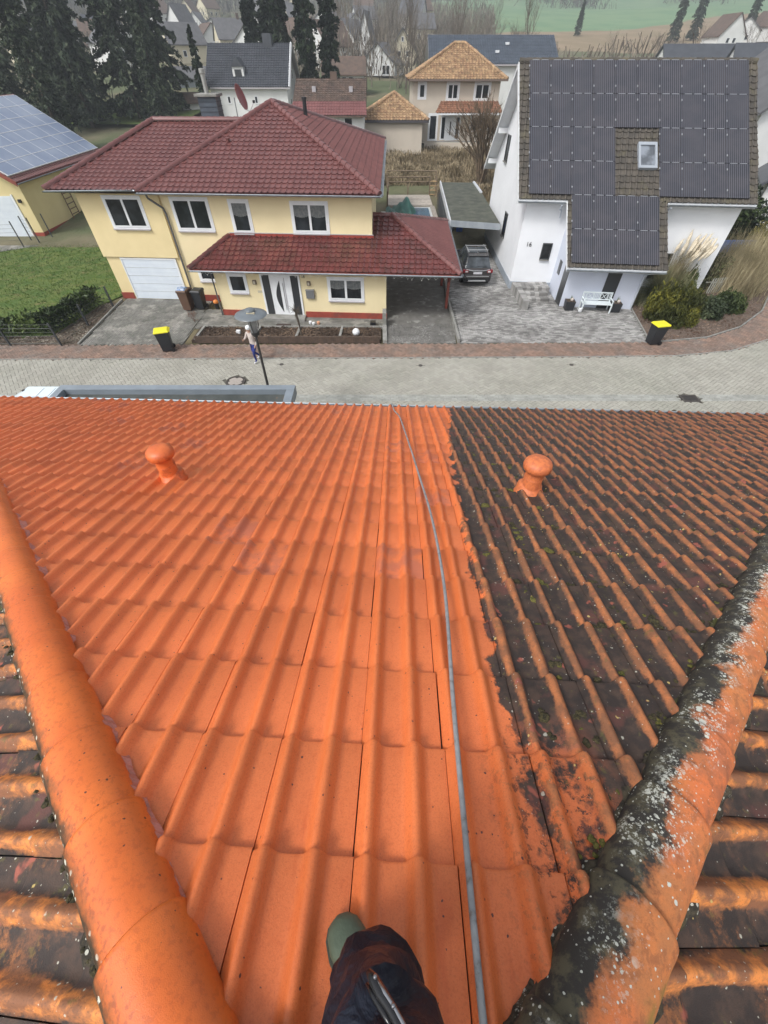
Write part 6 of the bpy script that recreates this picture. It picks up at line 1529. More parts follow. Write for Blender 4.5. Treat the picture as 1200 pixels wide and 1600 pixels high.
for i in range(60):
    d_ = Vector((rng.gauss(0, 1), rng.gauss(0, 1), rng.gauss(.3, .7))).normalized(); a = Vector((-4.42, 20.72, 1.3)); q = a + d_*rng.uniform(.15, .42); cr.tube([a, a.lerp(q, .5)+Vector((0,0,.04)), q], [.014, .009, .004], 4)
cr.build('crown', M_BARK, rt_)
for x, y, c_, lab in ((-4.05, 22.35, 'w', 'leftmost white flower pot beside the front door'), (-3.85, 22.2, 'w', 'second white flower pot beside the front door'), (-3.6, 22.3, 'o', 'peach-coloured pot right of the white pots by the door')):
    o = MB().lathe([(.05, 0), (.075, .02), (.09, .13), (.075, .15), (.02, .15)], (x, y, .0), 12).build('flower_pot', M_WHITE if c_ == 'w' else mat('peach_pot', (.6, .3, .18), rough=.6), None, smooth=True); tag(o, lab, 'flower pot')
sb = bare_mesh('twig_shrub', 1.0, 55, mat('reddish_twigs', (.20, .12, .09), rough=1), .5, 5, 7, .4, .02, base_h=.02)
bare_tree(sb, (-10.5, 22.6, 0), 'low reddish leafless shrub below the black bin', 0, 1, 'shrub', None, 'twig_bush')
dmt = MB().box(-5.9, -5.1, 21.85, 22.3, .012, .035).build('door_mat', mat('brown_mat', (.05, .035, .03), rough=1)); tag(dmt, 'dark brown door mat in front of the white front door', 'door mat')
bx = MB().box(-.75, -.45, 22.0, 22.3, 0, .22).build('plant_box', M_FOIL); tag(bx, 'small black planter box at the right end of the porch wall', 'planter')

# ------------------------------------------------------------------ street furniture
lamp = thing('street_lamp', 'grey mushroom street lamp with wide disc head on a thin dark pole', 'street lamp', (-4.17, 12.9, 0))
M_LP = mat('lamp_pole_paint', (.045, .042, .042), rough=.5); M_LH = mat('lamp_disc', (.15, .17, .185), (.12, .14, .155), 3, rough=.35)
MB().tube([(-4.17, 12.9, 0), (-4.17, 12.9, 3.75)], [.055, .04], 12).build('pole', M_LP, lamp, smooth=True)
MB().lathe([(.05, 3.68), (.13, 3.78), (.13, 3.86), (.06, 3.88)], (-4.17, 12.9, 0), 16).build('collar', M_LP, lamp, smooth=True)
mg, ntg, bg = nt_new('lamp_cylinder_glass'); bg.inputs['Base Color'].default_value = (.35, .36, .36, 1); bg.inputs['Roughness'].default_value = .15; bg.inputs['Alpha'].default_value = .55; MATS['lampg'] = mg
MB().lathe([(.12, 3.86), (.17, 4.36)], (-4.17, 12.9, 0), 20).build('glass', mg, lamp, smooth=True)
for k in range(3):
    a = 2.1*k+.4; MB().tube([(-4.17+.14*math.cos(a), 12.9+.14*math.sin(a), 3.84), (-4.17+.2*math.cos(a), 12.9+.2*math.sin(a), 4.38)], .012, 5).build('strut', M_LP, lamp)
MB().lathe([(.02, 4.36), (.47, 4.37), (.50, 4.385), (.485, 4.405), (.36, 4.44), (.16, 4.475), (.15, 4.54), (.13, 4.56), (.02, 4.57)], (-4.17, 12.9, 0), 40).build('disc', M_LH, lamp, smooth=True)
MB().box(-4.25, -4.0, 12.74, 12.80, 4.45, 4.50).build('label_plate', mat('lamp_sticker', (.45, .4, .28), rough=.5), lamp)

def wheelie(name, label, c, rz, body, lid, w=.56, d=.68, h=1.0, extra=None, group=None):
    t = thing(name, label, 'wheelie bin', (0,0,0), 0, group)
    mb = MB(); mb.taper(-w*.40, w*.40, -d*.36, d*.36, .05, h-.06, w*.09, d*.10); mb.box(-w*.52, w*.52, -d*.49, d*.49, h-.10, h-.055)
    mb.build('body', body, t, bevel=.015)
    l = MB(); l.taper(-w*.53, w*.53, -d*.52, d*.50, h-.05, h-.01, 0, 0); l.taper(-w*.53, w*.53, -d*.52, d*.50, h-.01, h+.04, -.05, -.05); l.build('lid', lid, t, bevel=.015)
    hb = MB(); hb.tube([(-w*.4, d*.55, h-.02), (w*.4, d*.55, h-.02)], .018, 6); hb.box(-w*.4, -w*.34, d*.48, d*.56, h-.05, h); hb.box(w*.34, w*.4, d*.48, d*.56, h-.05, h); hb.build('handle', lid, t)
    for s_ in (-1, 1):
        wl_ = MB(); wl_.M = mcols(Vector((0,1,0)), Vector((0,0,1)), Vector((1,0,0)), (s_*w*.44 - .025, d*.36, .10)); wl_.lathe([(.02, 0), (.10, 0), (.10, .05), (.02, .05)], n=16); wl_.build('wheel', M_FOIL, t)
    t.location = (*c, .012); t.rotation_euler = (0, 0, rz); return t
M_BINK = mat('black_bin_plastic', (.018, .020, .024), rough=.45); M_BINY = mat('yellow_lid', (.72, .66, .02), rough=.4); M_BINB = mat('brown_bin_plastic', (.10, .055, .035), rough=.5)
b1 = wheelie('wheelie_bin', 'black bin with yellow lid on the pavement in front of the garage driveway', (-10.78, 19.35), R(-72), M_BINK, M_BINY, group='yellow-lidded bins at the kerb')
b2_ = wheelie('wheelie_bin', 'black bin with yellow lid beside the golden bush at the bark bed', (13.72, 20.05), R(-80), M_BINK, M_BINY, group='yellow-lidded bins at the kerb')
MB().box(-.285, -.28, -.1, .14, .62, .66).build('sticker', M_SILL, b2_)
b3 = wheelie('wheelie_bin', 'brown bin with papers on its lid beside the garage door', (-11.3, 24.25), R(-8), M_BINB, M_BINB, .58, .72, 1.08)
b4 = wheelie('wheelie_bin', 'plain black bin right of the brown one', (-10.62, 24.4), R(-6), M_BINK, M_BINK, .55, .66, 1.0)
o = MB().taper(-11.62, -11.1, 23.95, 24.4, 1.13, 1.20, -.05, -.05).build('paper_bag', mat('blue_bag', (.10, .20, .42), (.45, .5, .55), 12, rough=.6)); tag(o, 'blue and white bag lying on the lid of the brown bin', 'bag')
po_ = thing('pumpkin_pot', 'orange bowl on a black pot against the red plinth', 'flower pot', (-9.75, 24.45, 0)); MB().lathe([(.11, 0), (.13, .25), (.1, .26)], (-9.75, 24.45, 0), 14).build('pot', M_FOIL, po_, smooth=True); MB().ball((-9.75, 24.45, .36), .15, n=14, sq=(1, 1, .75)).build('pumpkin', mat('pumpkin_orange', (.65, .22, .05), rough=.5), po_, smooth='all')
bb = wheelie('wheelie_bin', 'blue bin standing deep inside the flat carport', (6.2, 39.3), 0, mat('blue_bin', (.02, .08, .35), rough=.45), mat('blue_bin', (.02,.08,.35))); bb2 = wheelie('wheelie_bin', 'dark bin left of the blue one inside the flat carport', (5.45, 39.4), 0, M_BINK, M_BINK)
# manhole, valve caps and drain grate
mh = thing('manhole_cover', 'round manhole cover with four-lobed pale concrete centre in the street', 'manhole cover', (MH[0], MH[1], 0))
M_IRON = mat('cast_iron', (.045, .04, .038), (.07, .06, .05), 12, rough=.7)
MB().lathe([(.36, -.03), (.36, .014), (.44, .014), (.45, -.03)], (*MH, 0), 36).build('ring', M_IRON, mh); 
lob = [(MH[0]+(.30+.055*abs(math.cos(2*a)))*.98*math.cos(a)*(1 if abs(math.cos(2*a)) > .35 or True else .8), MH[1]+(.27+.08*abs(math.cos(2*a+math.pi/2)))*math.sin(a)) for a in [2*math.pi*k/40 for k in range(40)]]
MB().lathe([(.36, -.03), (.36, -.004), (.01, -.004)], (*MH, 0), 36).build('iron_plate', M_IRON, mh)
lob = [(MH[0]+math.cos(a)*r_, MH[1]+math.sin(a)*r_) for a, r_ in [(2*math.pi*k/48, .335-.10*max(0, math.cos(4*2*math.pi*k/48))**3) for k in range(48)]]
MB().prism(lob, -.004, .010).build('concrete_inlay', mat('pinkish_concrete', (.36, .32, .29), (.30, .27, .24), 20, rough=.9), mh)
for i, (x, y) in enumerate(((-4.9, 17.95), (1.74, 17.85), (8.96, 17.91))):
    o = MB().lathe([(.10, -.02), (.10, .010), (.01, .012)], (x, y, 0), 16).box(x-.22, x+.22, y-.012, y+.012, .0, .004).build('valve_cap', M_IRON); tag(o, ('small iron valve cap in the street, below the walking person', 'small iron valve cap in the middle of the street', 'small iron valve cap in the street in front of the forecourt')[i], 'valve cap', 'valve caps in the street')
dg_ = thing('drain_grate', 'rectangular iron drain grate in the channel near the right', 'drain', (13.17, 15.06, 0))
MB().box(12.9, 13.44, 14.88, 15.25, -.03, -.004).build('pit', M_FOIL, dg_)
fr2 = MB(); fr2.box(12.80, 13.54, 14.78, 14.88, -.03, .010); fr2.box(12.80, 13.54, 15.25, 15.34, -.03, .010); fr2.box(12.80, 12.9, 14.88, 15.25, -.03, .010); fr2.box(13.44, 13.54, 14.88, 15.25, -.03, .010); fr2.build('frame', M_IRON, dg_)
for k in range(8): MB().box(12.93+k*.065, 12.955+k*.065, 14.88, 15.25, -.01, .003).build('bar', M_IRON, dg_)

# ------------------------------------------------------------------ flat garage roof and van below the eave
grg = thing('flat_garage', 'flat-roofed garage with grey metal rim below the orange eave', 'garage', (-6.5, 9, 0))
MB().box(-9.9, -2.85, 5.5, 11.0, 0, 2.72).build('wall', M_OFFW, grg)
MB().box(-9.85, -2.95, 5.55, 10.95, 2.72, 2.80).build('roof_felt', mat('slate_roof_felt', (.045, .052, .05), (.075, .082, .078), 1.4, rough=.9, stain=(.22, .12, .07), sscale=2.2, slo=.58, shi=.7), grg)
M_RIM = mat('blue_grey_rim', (.21, .245, .28), (.18, .21, .24), 2, rough=.4)
for q in ((-10.05, -2.75, 10.93, 11.18), (-10.05, -9.83, 5.4, 10.93), (-3.0, -2.75, 5.4, 10.93)): MB().box(q[0], q[1], q[2], q[3], 2.68, 2.98).build('rim', M_RIM, grg, bevel=.01)
for k in range(4): MB().box(-9.83, -3.0, 6.5+k*1.05, 6.56+k*1.05, 2.80, 2.815).build('felt_seam', mat('seam', (.05, .055, .05), rough=.9), grg)
van = thing('white_van', 'white van parked left of the flat garage, only its pale roof corner showing', 'van', (-12, 10.5, 0))
M_VAN = mat('white_van_paint', (.62, .70, .74), (.60, .68, .72), 2, rough=.25)
vb = MB(); vb._add([(-12.95, 8, .35), (-11.05, 8, .35), (-11.05, 8, 1.9), (-12.95, 8, 1.9), (-12.95, 12.9, .35), (-11.05, 12.9, .35), (-11.15, 12.75, 2.0), (-12.6, 12.75, 2.0), (-11.15, 8, 2.0), (-12.75, 8, 2.0), (-12.9, 12.2, 1.9)], [(0,3,9,8,2,1), (4,5,6,7), (1,2,8,6,5), (8,9,7,6), (0,4,7,10,3), (3,10,7,9)]); vb.build('body', M_VAN, van, bevel=.05)
MB().box(-12.0, -11.97, 8, 12.6, 2.0, 2.012).build('roof_rib', M_VAN, van); MB().box(-11.6, -11.57, 8, 12.6, 2.0, 2.012).build('roof_rib', M_VAN, van); MB().box(-12.66, -12.6, 12.4, 12.5, 1.99, 2.02).build('antenna_base', M_FOIL, van)
for x, y in ((-12.9, 9), (-11.1, 9), (-12.9, 12), (-11.1, 12)): q = MB(); q.M = mcols(Vector((0,1,0)), Vector((0,0,1)), Vector((1,0,0)), (x-.1, y, .33)); q.lathe([(.05, 0), (.33, 0), (.33, .2), (.05, .2)], n=18); q.build('wheel', M_FOIL, van)

# ------------------------------------------------------------------ the car seen from behind
car = thing('parked_car', 'dark grey compact SUV seen from behind, parked beside the white house', 'car', (5.86, 27.75, .008))
M_CAR = mat('anthracite_paint', (.075, .068, .068), (.07, .064, .064), 2, rough=.25, metal=.5, coat=.6); M_CG = glass_mat('car_glass', (.03, .035, .04), .05)
M_RUB = mat('tyre', (.015, .015, .016), rough=.9); M_SILV = mat('silver_trim', (.42, .43, .44), rough=.35, metal=.5); M_TAIL = mat('tail_red', (.22, .012, .02), rough=.15); M_LITW = mat('tail_clear', (.6, .58, .58), rough=.15)
def cx(p): return Vector(p)
stn = [(0.0, .80, .45, .86, .95), (.10, .90, .32, .91, 1.02), (.45, .92, .28, .92, 1.05), (2.3, .92, .28, .92, 1.02), (3.4, .91, .28, .91, .98), (4.1, .88, .30, .88, .93), (4.42, .80, .35, .80, .78), (4.5, .66, .42, .68, .66)]
cb_ = MB(Matrix.Translation(Vector((5.86, 27.75, 0)))); R_ = []
for y, hw, zl, hwb, zb in stn:
    R_.append([(-hw*.92, y, zl), (-hw, y, zl+.18), (-hwb, y, (zl+zb)/2+.1), (-hwb*.96, y, zb-.05), (-hwb*.88, y, zb), (hwb*.88, y, zb), (hwb*.96, y, zb-.05), (hwb, y, (zl+zb)/2+.1), (hw, y, zl+.18), (hw*.92, y, zl)])
vs = [v for r in R_ for v in r]; k = 10; fs = [(i*k+j, i*k+(j+1) % k, (i+1)*k+(j+1) % k, (i+1)*k+j) for i in range(len(R_)-1) for j in range(k)]; fs += [tuple(range(k))[::-1], tuple(range(len(vs)-k, len(vs)))]
cb_._add(vs, fs); cb_.build('body', M_CAR, car, smooth=True, bevel=.02)
# cabin: rear slope, roof and windscreen
gs = [(.12, .80, 1.02, .78, 1.04), (.50, .82, 1.03, .63, 1.58), (.85, .84, 1.03, .62, 1.66), (1.9, .84, 1.02, .62, 1.68), (2.6, .84, 1.0, .60, 1.60), (3.45, .80, .97, .74, 1.0)]
cb2 = MB(Matrix.Translation(Vector((5.86, 27.75, 0)))); vs = []
for y, w0, z0, w1, z1 in gs: vs += [(-w0, y, z0), (-w1, y, z1), (w1, y, z1), (w0, y, z0)]
fs = [(i*4+j, i*4+j+1, i*4+j+5, i*4+j+4) for i in range(len(gs)-1) for j in range(3)]; mis = []
cb2._add(vs, fs + [(3, 2, 1, 0), (20, 21, 22, 23)]); cb2.mi = [1 if j != 1 else (1 if i in (0, 4) else 0) for i in range(len(gs)-1) for j in range(3)] + [0, 0]
cab = cb2.build('cabin', [M_CAR, M_CG], car, smooth=False, bevel=.015)
T_ = Matrix.Translation(Vector((5.86, 27.75, 0)))
MB(T_)._add([(-.66, .15, 1.10), (.66, .15, 1.10), (.56, .46, 1.54), (-.56, .46, 1.54), (-.66, .13, 1.11), (.66, .13, 1.11), (.56, .44, 1.555), (-.56, .44, 1.555)], [(4,5,6,7), (0,4,7,3), (1,2,6,5), (0,1,5,4), (3,7,6,2)]).build('rear_window', M_CG, car)
MB(T_).taper(-.60, .60, .38, .62, 1.60, 1.64).build('spoiler', M_CAR, car, bevel=.02)
MB(T_).tube([(-.05, .12, 1.12), (.42, .2, 1.17)], .012, 5).build('wiper', M_FOIL, car)
for s_ in (-1, 1):
    MB(T_).taper(min(s_*.58, s_*.93), max(s_*.58, s_*.93), -.03, .22, .80, .98, 0, 0).build('tail_light', M_TAIL, car, bevel=.03); MB(T_).box(min(s_*.62, s_*.78), max(s_*.62, s_*.78), -.045, -.02, .84, .93).build('reversing_light', M_LITW, car, bevel=.02)
    MB(T_).tube([(s_*.58, .75, 1.74), (s_*.59, 1.3, 1.76), (s_*.58, 2.3, 1.72)], .022, 6).build('roof_rail', M_SILV, car)
    MB(T_).ball((s_*1.02, 2.75, 1.05), .12, n=10, sq=(1, .6, .7)).build('mirror', M_CAR, car, smooth='all')
    for y in (.85, 3.55):
        q = MB(); q.M = mcols(Vector((0,1,0)), Vector((0,0,1)), Vector((1,0,0)), T_ @ Vector((s_*.82-.12, y, .34))); q.lathe([(.22, 0), (.34, .01), (.345, .05), (.345, .19), (.34, .23), (.22, .24)], n=24); wq = q.build('wheel', M_RUB, car, smooth=True)
        q = MB(); q.M = mcols(Vector((0,1,0)), Vector((0,0,1)), Vector((s_,0,0)), T_ @ Vector((s_*.94, y, .34))); q.lathe([(.02, 0), (.21, 0), (.22, -.03)], n=18); q.build('rim', M_SILV, wq)
for y in (1.0, 1.9): MB(T_).tube([(-.66, y, 1.78), (.66, y, 1.78)], .02, 6).build('cross_bar', M_SILV, car)
MB(T_).taper(-.86, .86, -.10, .25, .52, .70, 0, 0).build('bumper', M_CAR, car, bevel=.04); MB(T_).box(-.84, .84, -.06, .2, .32, .52).build('lower_bumper', M_FOIL, car, bevel=.03)
MB(T_).taper(-.58, .58, -.12, .0, .33, .42, -.05, 0).build('skid_plate', M_SILV, car, bevel=.02); MB(T_).box(-.70, .70, -.115, -.05, .61, .65).build('bumper_strip', M_SILV, car)
MB(T_).box(-.27, .27, -.035, .0, .74, .86).build('number_plate', mat('plate_white', (.70, .70, .72), (.45, .45, .5), 25, rough=.4), car); MB(T_).tube([(-.72, .02, .98), (-.3, -.04, .93), (.3, -.04, .93), (.72, .02, .98)], .022, 6).build('tailgate_trim', M_SILV, car)
MB(T_).box(-.55, -.02, .9, 2.0, 1.672, 1.69).build('sunroof', M_CG, car)
MB(T_).box(.06, .55, .9, 2.0, 1.672, 1.69).build('sunroof', M_CG, car)

# ------------------------------------------------------------------ in front of number 16
bn = thing('garden_bench', 'white slatted garden bench with crossed backrest against the white porch', 'bench', (12.15, 24.10, 0), R(-6.5))
M_BW = mat('white_bench_paint', (.66, .72, .74), rough=.5)
for i in range(5): MB().box(-.80, .80, -.28+i*.115, -.185+i*.115, .42, .445).build('seat_slat', M_BW, bn)
for x in (-.78, .78):
    for y in (-.28, .26): MB().box(x-.03, x+.03, y-.03, y+.03, 0, .44 if y < 0 else .92).build('leg', M_BW, bn)
    MB().box(x-.035, x+.035, -.33, .28, .62, .655).build('armrest', M_BW, bn); MB().box(x-.025, x+.025, -.30, -.25, .44, .62).build('arm_post', M_BW, bn)
MB().box(-.78, .78, .25, .29, .86, .92).build('back_rail', M_BW, bn); MB().box(-.78, .78, .25, .29, .50, .54).build('back_rail', M_BW, bn)
for x in [-.7+.0875*i for i in range(17)]:
    if .2 < abs(x) < .56: continue
    MB().box(x-.014, x+.014, .26, .28, .54, .86).build('back_slat', M_BW, bn)
for c_ in (-.38, .38):
    for s_ in (-1, 1): MB().tube([(c_-.17*s_, .27, .54), (c_+.17*s_, .27, .86)], .014, 4).build('cross_slat', M_BW, bn)
    for s_ in (-1, 1): MB().box(c_+s_*.18-.012, c_+s_*.18+.012, .26, .28, .54, .86).build('back_slat', M_BW, bn)
def sq_planter(name, lab, c, w, h, rz=0):
    t = thing(name, lab, 'planter', (0,0,0)); t.location = (*c, .01); t.rotation_euler = (0, 0, rz)
    MB().taper(-w*.44, w*.44, -w*.44, w*.44, 0, h, w*.06, w*.06).build('pot', mat('black_planter', (.022, .024, .028), rough=.5), t, bevel=.01)
    MB().box(-w*.42, w*.42, -w*.42, w*.42, h, h+.006).build('soil', M_SOIL, t)
    V = MB(); r2 = random.Random(int(c[0]*10))
    for i in range(16): a = r2.uniform(0, 6.28); L = r2.uniform(.15, .34); d_ = Vector((math.cos(a)*.35, math.sin(a)*.35, 1)); s_ = Vector((-math.sin(a), math.cos(a), 0))*.02; p = Vector((r2.uniform(-.06, .06), r2.uniform(-.06, .06), h)); V._add([p-s_, p+s_, p+d_*L], [(0,1,2)])
    V.build('leaves', leaf_mat('planter_leaf', (.05, .09, .03), (.16, .22, .10)), t)
    MB().ball((.05, -.06, h+.08), .09, n=10).build('ornament', mat('ornament', (.55, .48, .44), rough=.7), t, smooth='all'); return t
sq_planter('square_planter', 'black square planter left of the white bench', (10.72, 24.30), .52, .48, R(-6)); sq_planter('square_planter', 'black square planter right of the white bench', (13.28, 24.02), .52, .48, R(-6))
stw = thing('stone_watering_can', 'small white watering can under the left end of the bench', 'watering can', (11.3, 23.95, .01)); MB().lathe([(.09, 0), (.11, .03), (.10, .18), (.07, .2)], (11.3, 23.95, .01), 12).build('body', M_WHITE, stw, smooth=True); MB().tube([(11.2, 23.95, .08), (11.08, 23.93, .22)], .015, 6).build('spout', M_WHITE, stw)
tr = thing('stone_terrace', 'low stone platform with two steps at the left corner of number 16', 'steps', (8.8, 26.3, 0))
def blockwall(x0, x1, y0, y1, z1, parent):
    nx = max(1, round((x1-x0)/.24)); ny = max(1, round((y1-y0)/.24)); nz = max(1, round(z1/.15)); mb = MB()
    for i in range(nx):
        for j in range(ny):
            a, b_ = x0+(x1-x0)*i/nx, x0+(x1-x0)*(i+1)/nx; c_, d_ = y0+(y1-y0)*j/ny, y0+(y1-y0)*(j+1)/ny; mb.box(a+.006, b_-.006, c_+.006, d_-.006, -.05, z1+random.uniform(-.006, .006))
    mb.build('stone_blocks', M_PAVE_M, parent, kind='stuff'); 
blockwall(8.0, 10.1, 26.3, 27.3, .45, tr); blockwall(8.0, 8.35, 24.2, 26.3, .50, tr); blockwall(8.35, 9.9, 25.85, 26.3, .30, tr); blockwall(8.35, 9.9, 25.4, 25.85, .15, tr)
tp2 = thing('flower_trough', 'black flower trough with green plants on the stone platform under number 16', 'planter', (9.3, 26.95, .45))
MB().taper(8.85, 9.8, 26.75, 27.1, .46, .80, .03, .03).build('trough', mat('black_planter', (.02,.02,.03)), tp2)
leaves('plants', field_pts(500, ballp(9.32, 26.9, .42, .2, .42, .78, .3, .3)) , .05, leaf_mat('trough_leaf', (.05, .08, .02), (.22, .24, .10)), None, 1.6).parent = tp2
tp2.children[-1].location = -ORG[tp2.name]

# ------------------------------------------------------------------ people
def figure(joints, bones, name, parent, mats, assign, sub=2, root=0):
    """one continuous body grown round a skeleton; joints: name -> (point, radius)"""
    names = list(joints); idx = {k: i for i, k in enumerate(names)}
    me = bpy.data.meshes.new(name); me.from_pydata([joints[k][0] for k in names], [(idx[a], idx[b_]) for a, b_ in bones], [])
    o = bpy.data.objects.new(name, me); COL.objects.link(o)
    sm = o.modifiers.new('skin', 'SKIN'); sm.use_smooth_shade = True
    for i, k in enumerate(names):
        r = joints[k][1]; sv_ = me.skin_vertices[0].data[i]; sv_.radius = (r, r) if not hasattr(r, '__len__') else r; sv_.use_root = (i == root)
    ss = o.modifiers.new('sub', 'SUBSURF'); ss.levels = sub; ss.render_levels = sub
    dg = bpy.context.evaluated_depsgraph_get(); m2 = bpy.data.meshes.new_from_object(o.evaluated_get(dg)); bpy.data.objects.remove(o)
    m2.materials.clear()
    for m in mats: m2.materials.append(m)
    for p in m2.polygons: p.use_smooth = True; p.material_index = assign(p.center)
    o = bpy.data.objects.new(name, m2); COL.objects.link(o); o.parent = parent; return o
M_SKIN = mat('skin', (.50, .30, .22), rough=.6); M_SWEAT = mat('cream_sweater', (.56, .49, .46), (.48, .42, .39), 12, rough=.95); M_JEAN = mat('blue_trousers', (.020, .035, .20), (.015, .022, .11), 8, rough=.8); M_SHOE = mat('white_shoe', (.66, .66, .68), rough=.6)
per = thing('person', 'person in a cream sweater, white cap and blue trousers walking past the flower bed', 'person', (-6.12, 18.25, .012), R(150))
J = {'pelvis': ((0, 0, .90), .125), 'chest': ((0, .04, 1.25), (.17, .125)), 'neck': ((0, .06, 1.42), .055), 'head0': ((0, .08, 1.50), .075), 'head': ((0, .09, 1.60), .10), 'top': ((0, .08, 1.68), .075),
     'hipL': ((-.10, 0, .86), .10), 'kneeL': ((-.11, .20, .50), .068), 'ankL': ((-.11, .14, .10), .045), 'toeL': ((-.11, .32, .04), .038),
     'hipR': ((.10, 0, .86), .10), 'kneeR': ((.10, .03, .46), .068), 'ankR': ((.10, -.30, .16), .045), 'toeR': ((.10, -.16, .03), .038),
     'shL': ((-.20, .04, 1.36), .065), 'elL': ((-.27, -.08, 1.10), .048), 'wrL': ((-.24, .08, .90), .032), 'haL': ((-.23, .13, .84), .03),
     'shR': ((.20, .04, 1.36), .065), 'elR': ((.28, .10, 1.12), .048), 'wrR': ((.20, .30, 1.12), .032), 'haR': ((.17, .36, 1.14), .03)}
Bn = [('pelvis', 'chest'), ('chest', 'neck'), ('neck', 'head0'), ('head0', 'head'), ('head', 'top'), ('pelvis', 'hipL'), ('hipL', 'kneeL'), ('kneeL', 'ankL'), ('ankL', 'toeL'), ('pelvis', 'hipR'), ('hipR', 'kneeR'), ('kneeR', 'ankR'), ('ankR', 'toeR'), ('chest', 'shL'), ('shL', 'elL'), ('elL', 'wrL'), ('wrL', 'haL'), ('chest', 'shR'), ('shR', 'elR'), ('elR', 'wrR'), ('wrR', 'haR')]
for s_, k_, base, dirv in ((-1, 'L', Vector((-.23, .14, .83)), Vector((0, .35, -1))), (1, 'R', Vector((.17, .37, 1.14)), Vector((-.25, 1, .1)))):
    dirv.normalize(); sd_ = Vector((0, 1, .3)).normalized() if k_ == 'L' else Vector((.2, 0, 1)).normalized(); prev_ = 'ha'+k_
    for f_ in range(4):
        n1 = f'f{f_}{k_}'; n2 = n1+'t'; o_ = sd_*(f_-1.5)*.019
        J[n1] = (tuple(base + o_ + dirv*.035), .0095); J[n2] = (tuple(base + o_ + dirv*(.075 + .008*(f_ in (1, 2)))), .008); Bn += [('ha'+k_, n1), (n1, n2)]
    J['th'+k_] = (tuple(base - sd_*.045 + dirv*.01), .0105); Bn.append(('wr'+k_, 'th'+k_))
def asg(c):
    if c.z > 1.425 : return 1
    if (abs(c.x) > .2 and c.z < .90) or (c.y > .31 and c.z > 1.0): return 1
    if c.z > .88: return 0
    if c.z < .10 or (c.y < -.2 and c.z < .14): return 3
    return 2
figure(J, Bn, 'body', per, [M_SWEAT, M_SKIN, M_JEAN, M_SHOE], asg, 2)
MB().ball((0, .07, 1.625), .122, n=18, sq=(.92, 1.02, .95)).build('cap', M_WHITE, per, smooth='all')
MB().ball((0, .185, 1.57), .017, n=8, sq=(.8, 1.1, 1.2)).build('nose', M_SKIN, per, smooth='all')
for s_ in (-1, 1): MB().ball((s_*.036, .172, 1.595), .012, n=8).build('eye', M_DARK, per, smooth='all'); MB().ball((s_*.095, .085, 1.575), .022, n=8, sq=(.4, .8, 1.2)).build('ear', M_SKIN, per, smooth='all')
MB().box(-.022, .022, .174, .182, 1.528, 1.536).build('mouth', mat('lip', (.35, .12, .10), rough=.6), per)

me_ = thing('person', 'photographer standing on the orange roof, only navy rain trousers and green boots in view', 'person', (0, 0, 0))
M_NAVY, ntn, bnv = nt_new('navy_rain_trousers'); nn_ = N(ntn); pv = nn_.pos(); cN = nn_.mix(nn_.smooth(nn_.noise(pv, 6, 3), .35, .65), (.007, .009, .016), (.012, .015, .027)); cN = nn_.mix(nn_.math('MULTIPLY', nn_.smooth(nn_.noise(pv, 9, 4), .52, .7), .12), cN, (.020, .010, .011)); ntn.links.new(cN, bnv.inputs['Base Color']); bnv.inputs['Roughness'].default_value = .5; bnv.inputs['Specular IOR Level'].default_value = .3  # faint reddish patches put the red reflection on the cloth into its colour
nn_.bump(bnv, nn_.math('ADD', nn_.noise(pv, 14, 3, .5, dist=1.5), nn_.math('MULTIPLY', nn_.noise(pv, 45, 4), .3)), .55, .022)
J = {'pelvis': ((0.0220, -0.5740, 9.02), .15), 'waist': ((0.0120, -0.6140, 9.22), .14), 'hR': ((0.0820, -0.4740, 8.93), .125), 'tR': ((0.0370, -0.2840, 8.80), .112), 'kR': ((-0.0130, -0.1790, 8.67), .095), 'sR': ((-0.0200, -0.1790, 8.50), .086), 'cR': ((-0.0260, -0.1990, 8.34), .078), 'aR': ((-0.0300, -0.2290, 8.24), .086),
     'hL': ((-0.1180, -0.5940, 8.92), .12), 'kL': ((-0.2180, -0.5340, 8.62), .085), 'cL': ((-0.2380, -0.5740, 8.38), .075), 'aL': ((-0.2380, -0.5840, 8.30), .08)}
tz = figure(J, [('pelvis', 'waist'), ('pelvis', 'hR'), ('hR', 'tR'), ('tR', 'kR'), ('kR', 'sR'), ('sR', 'cR'), ('cR', 'aR'), ('pelvis', 'hL'), ('hL', 'kL'), ('kL', 'cL'), ('cL', 'aL')], 'trousers', me_, [M_NAVY], lambda c: 0, 3)
for v in tz.data.vertices:
    c = v.co; k = mnoise.noise((c.x*11, c.y*11, c.z*7))*.024 + mnoise.noise((c.x*25+4, c.y*25, c.z*34))*.010 + .008*math.sin(c.z*62 + c.x*24 + 2.5*mnoise.noise((c.x*8, c.y*8, c.z*8)))
    v.co = c + v.normal*k
M_BOOT = mat('green_rubber_boot', (.080, .105, .072), (.062, .085, .056), 6, rough=.5, bump=.2, bscale=60)
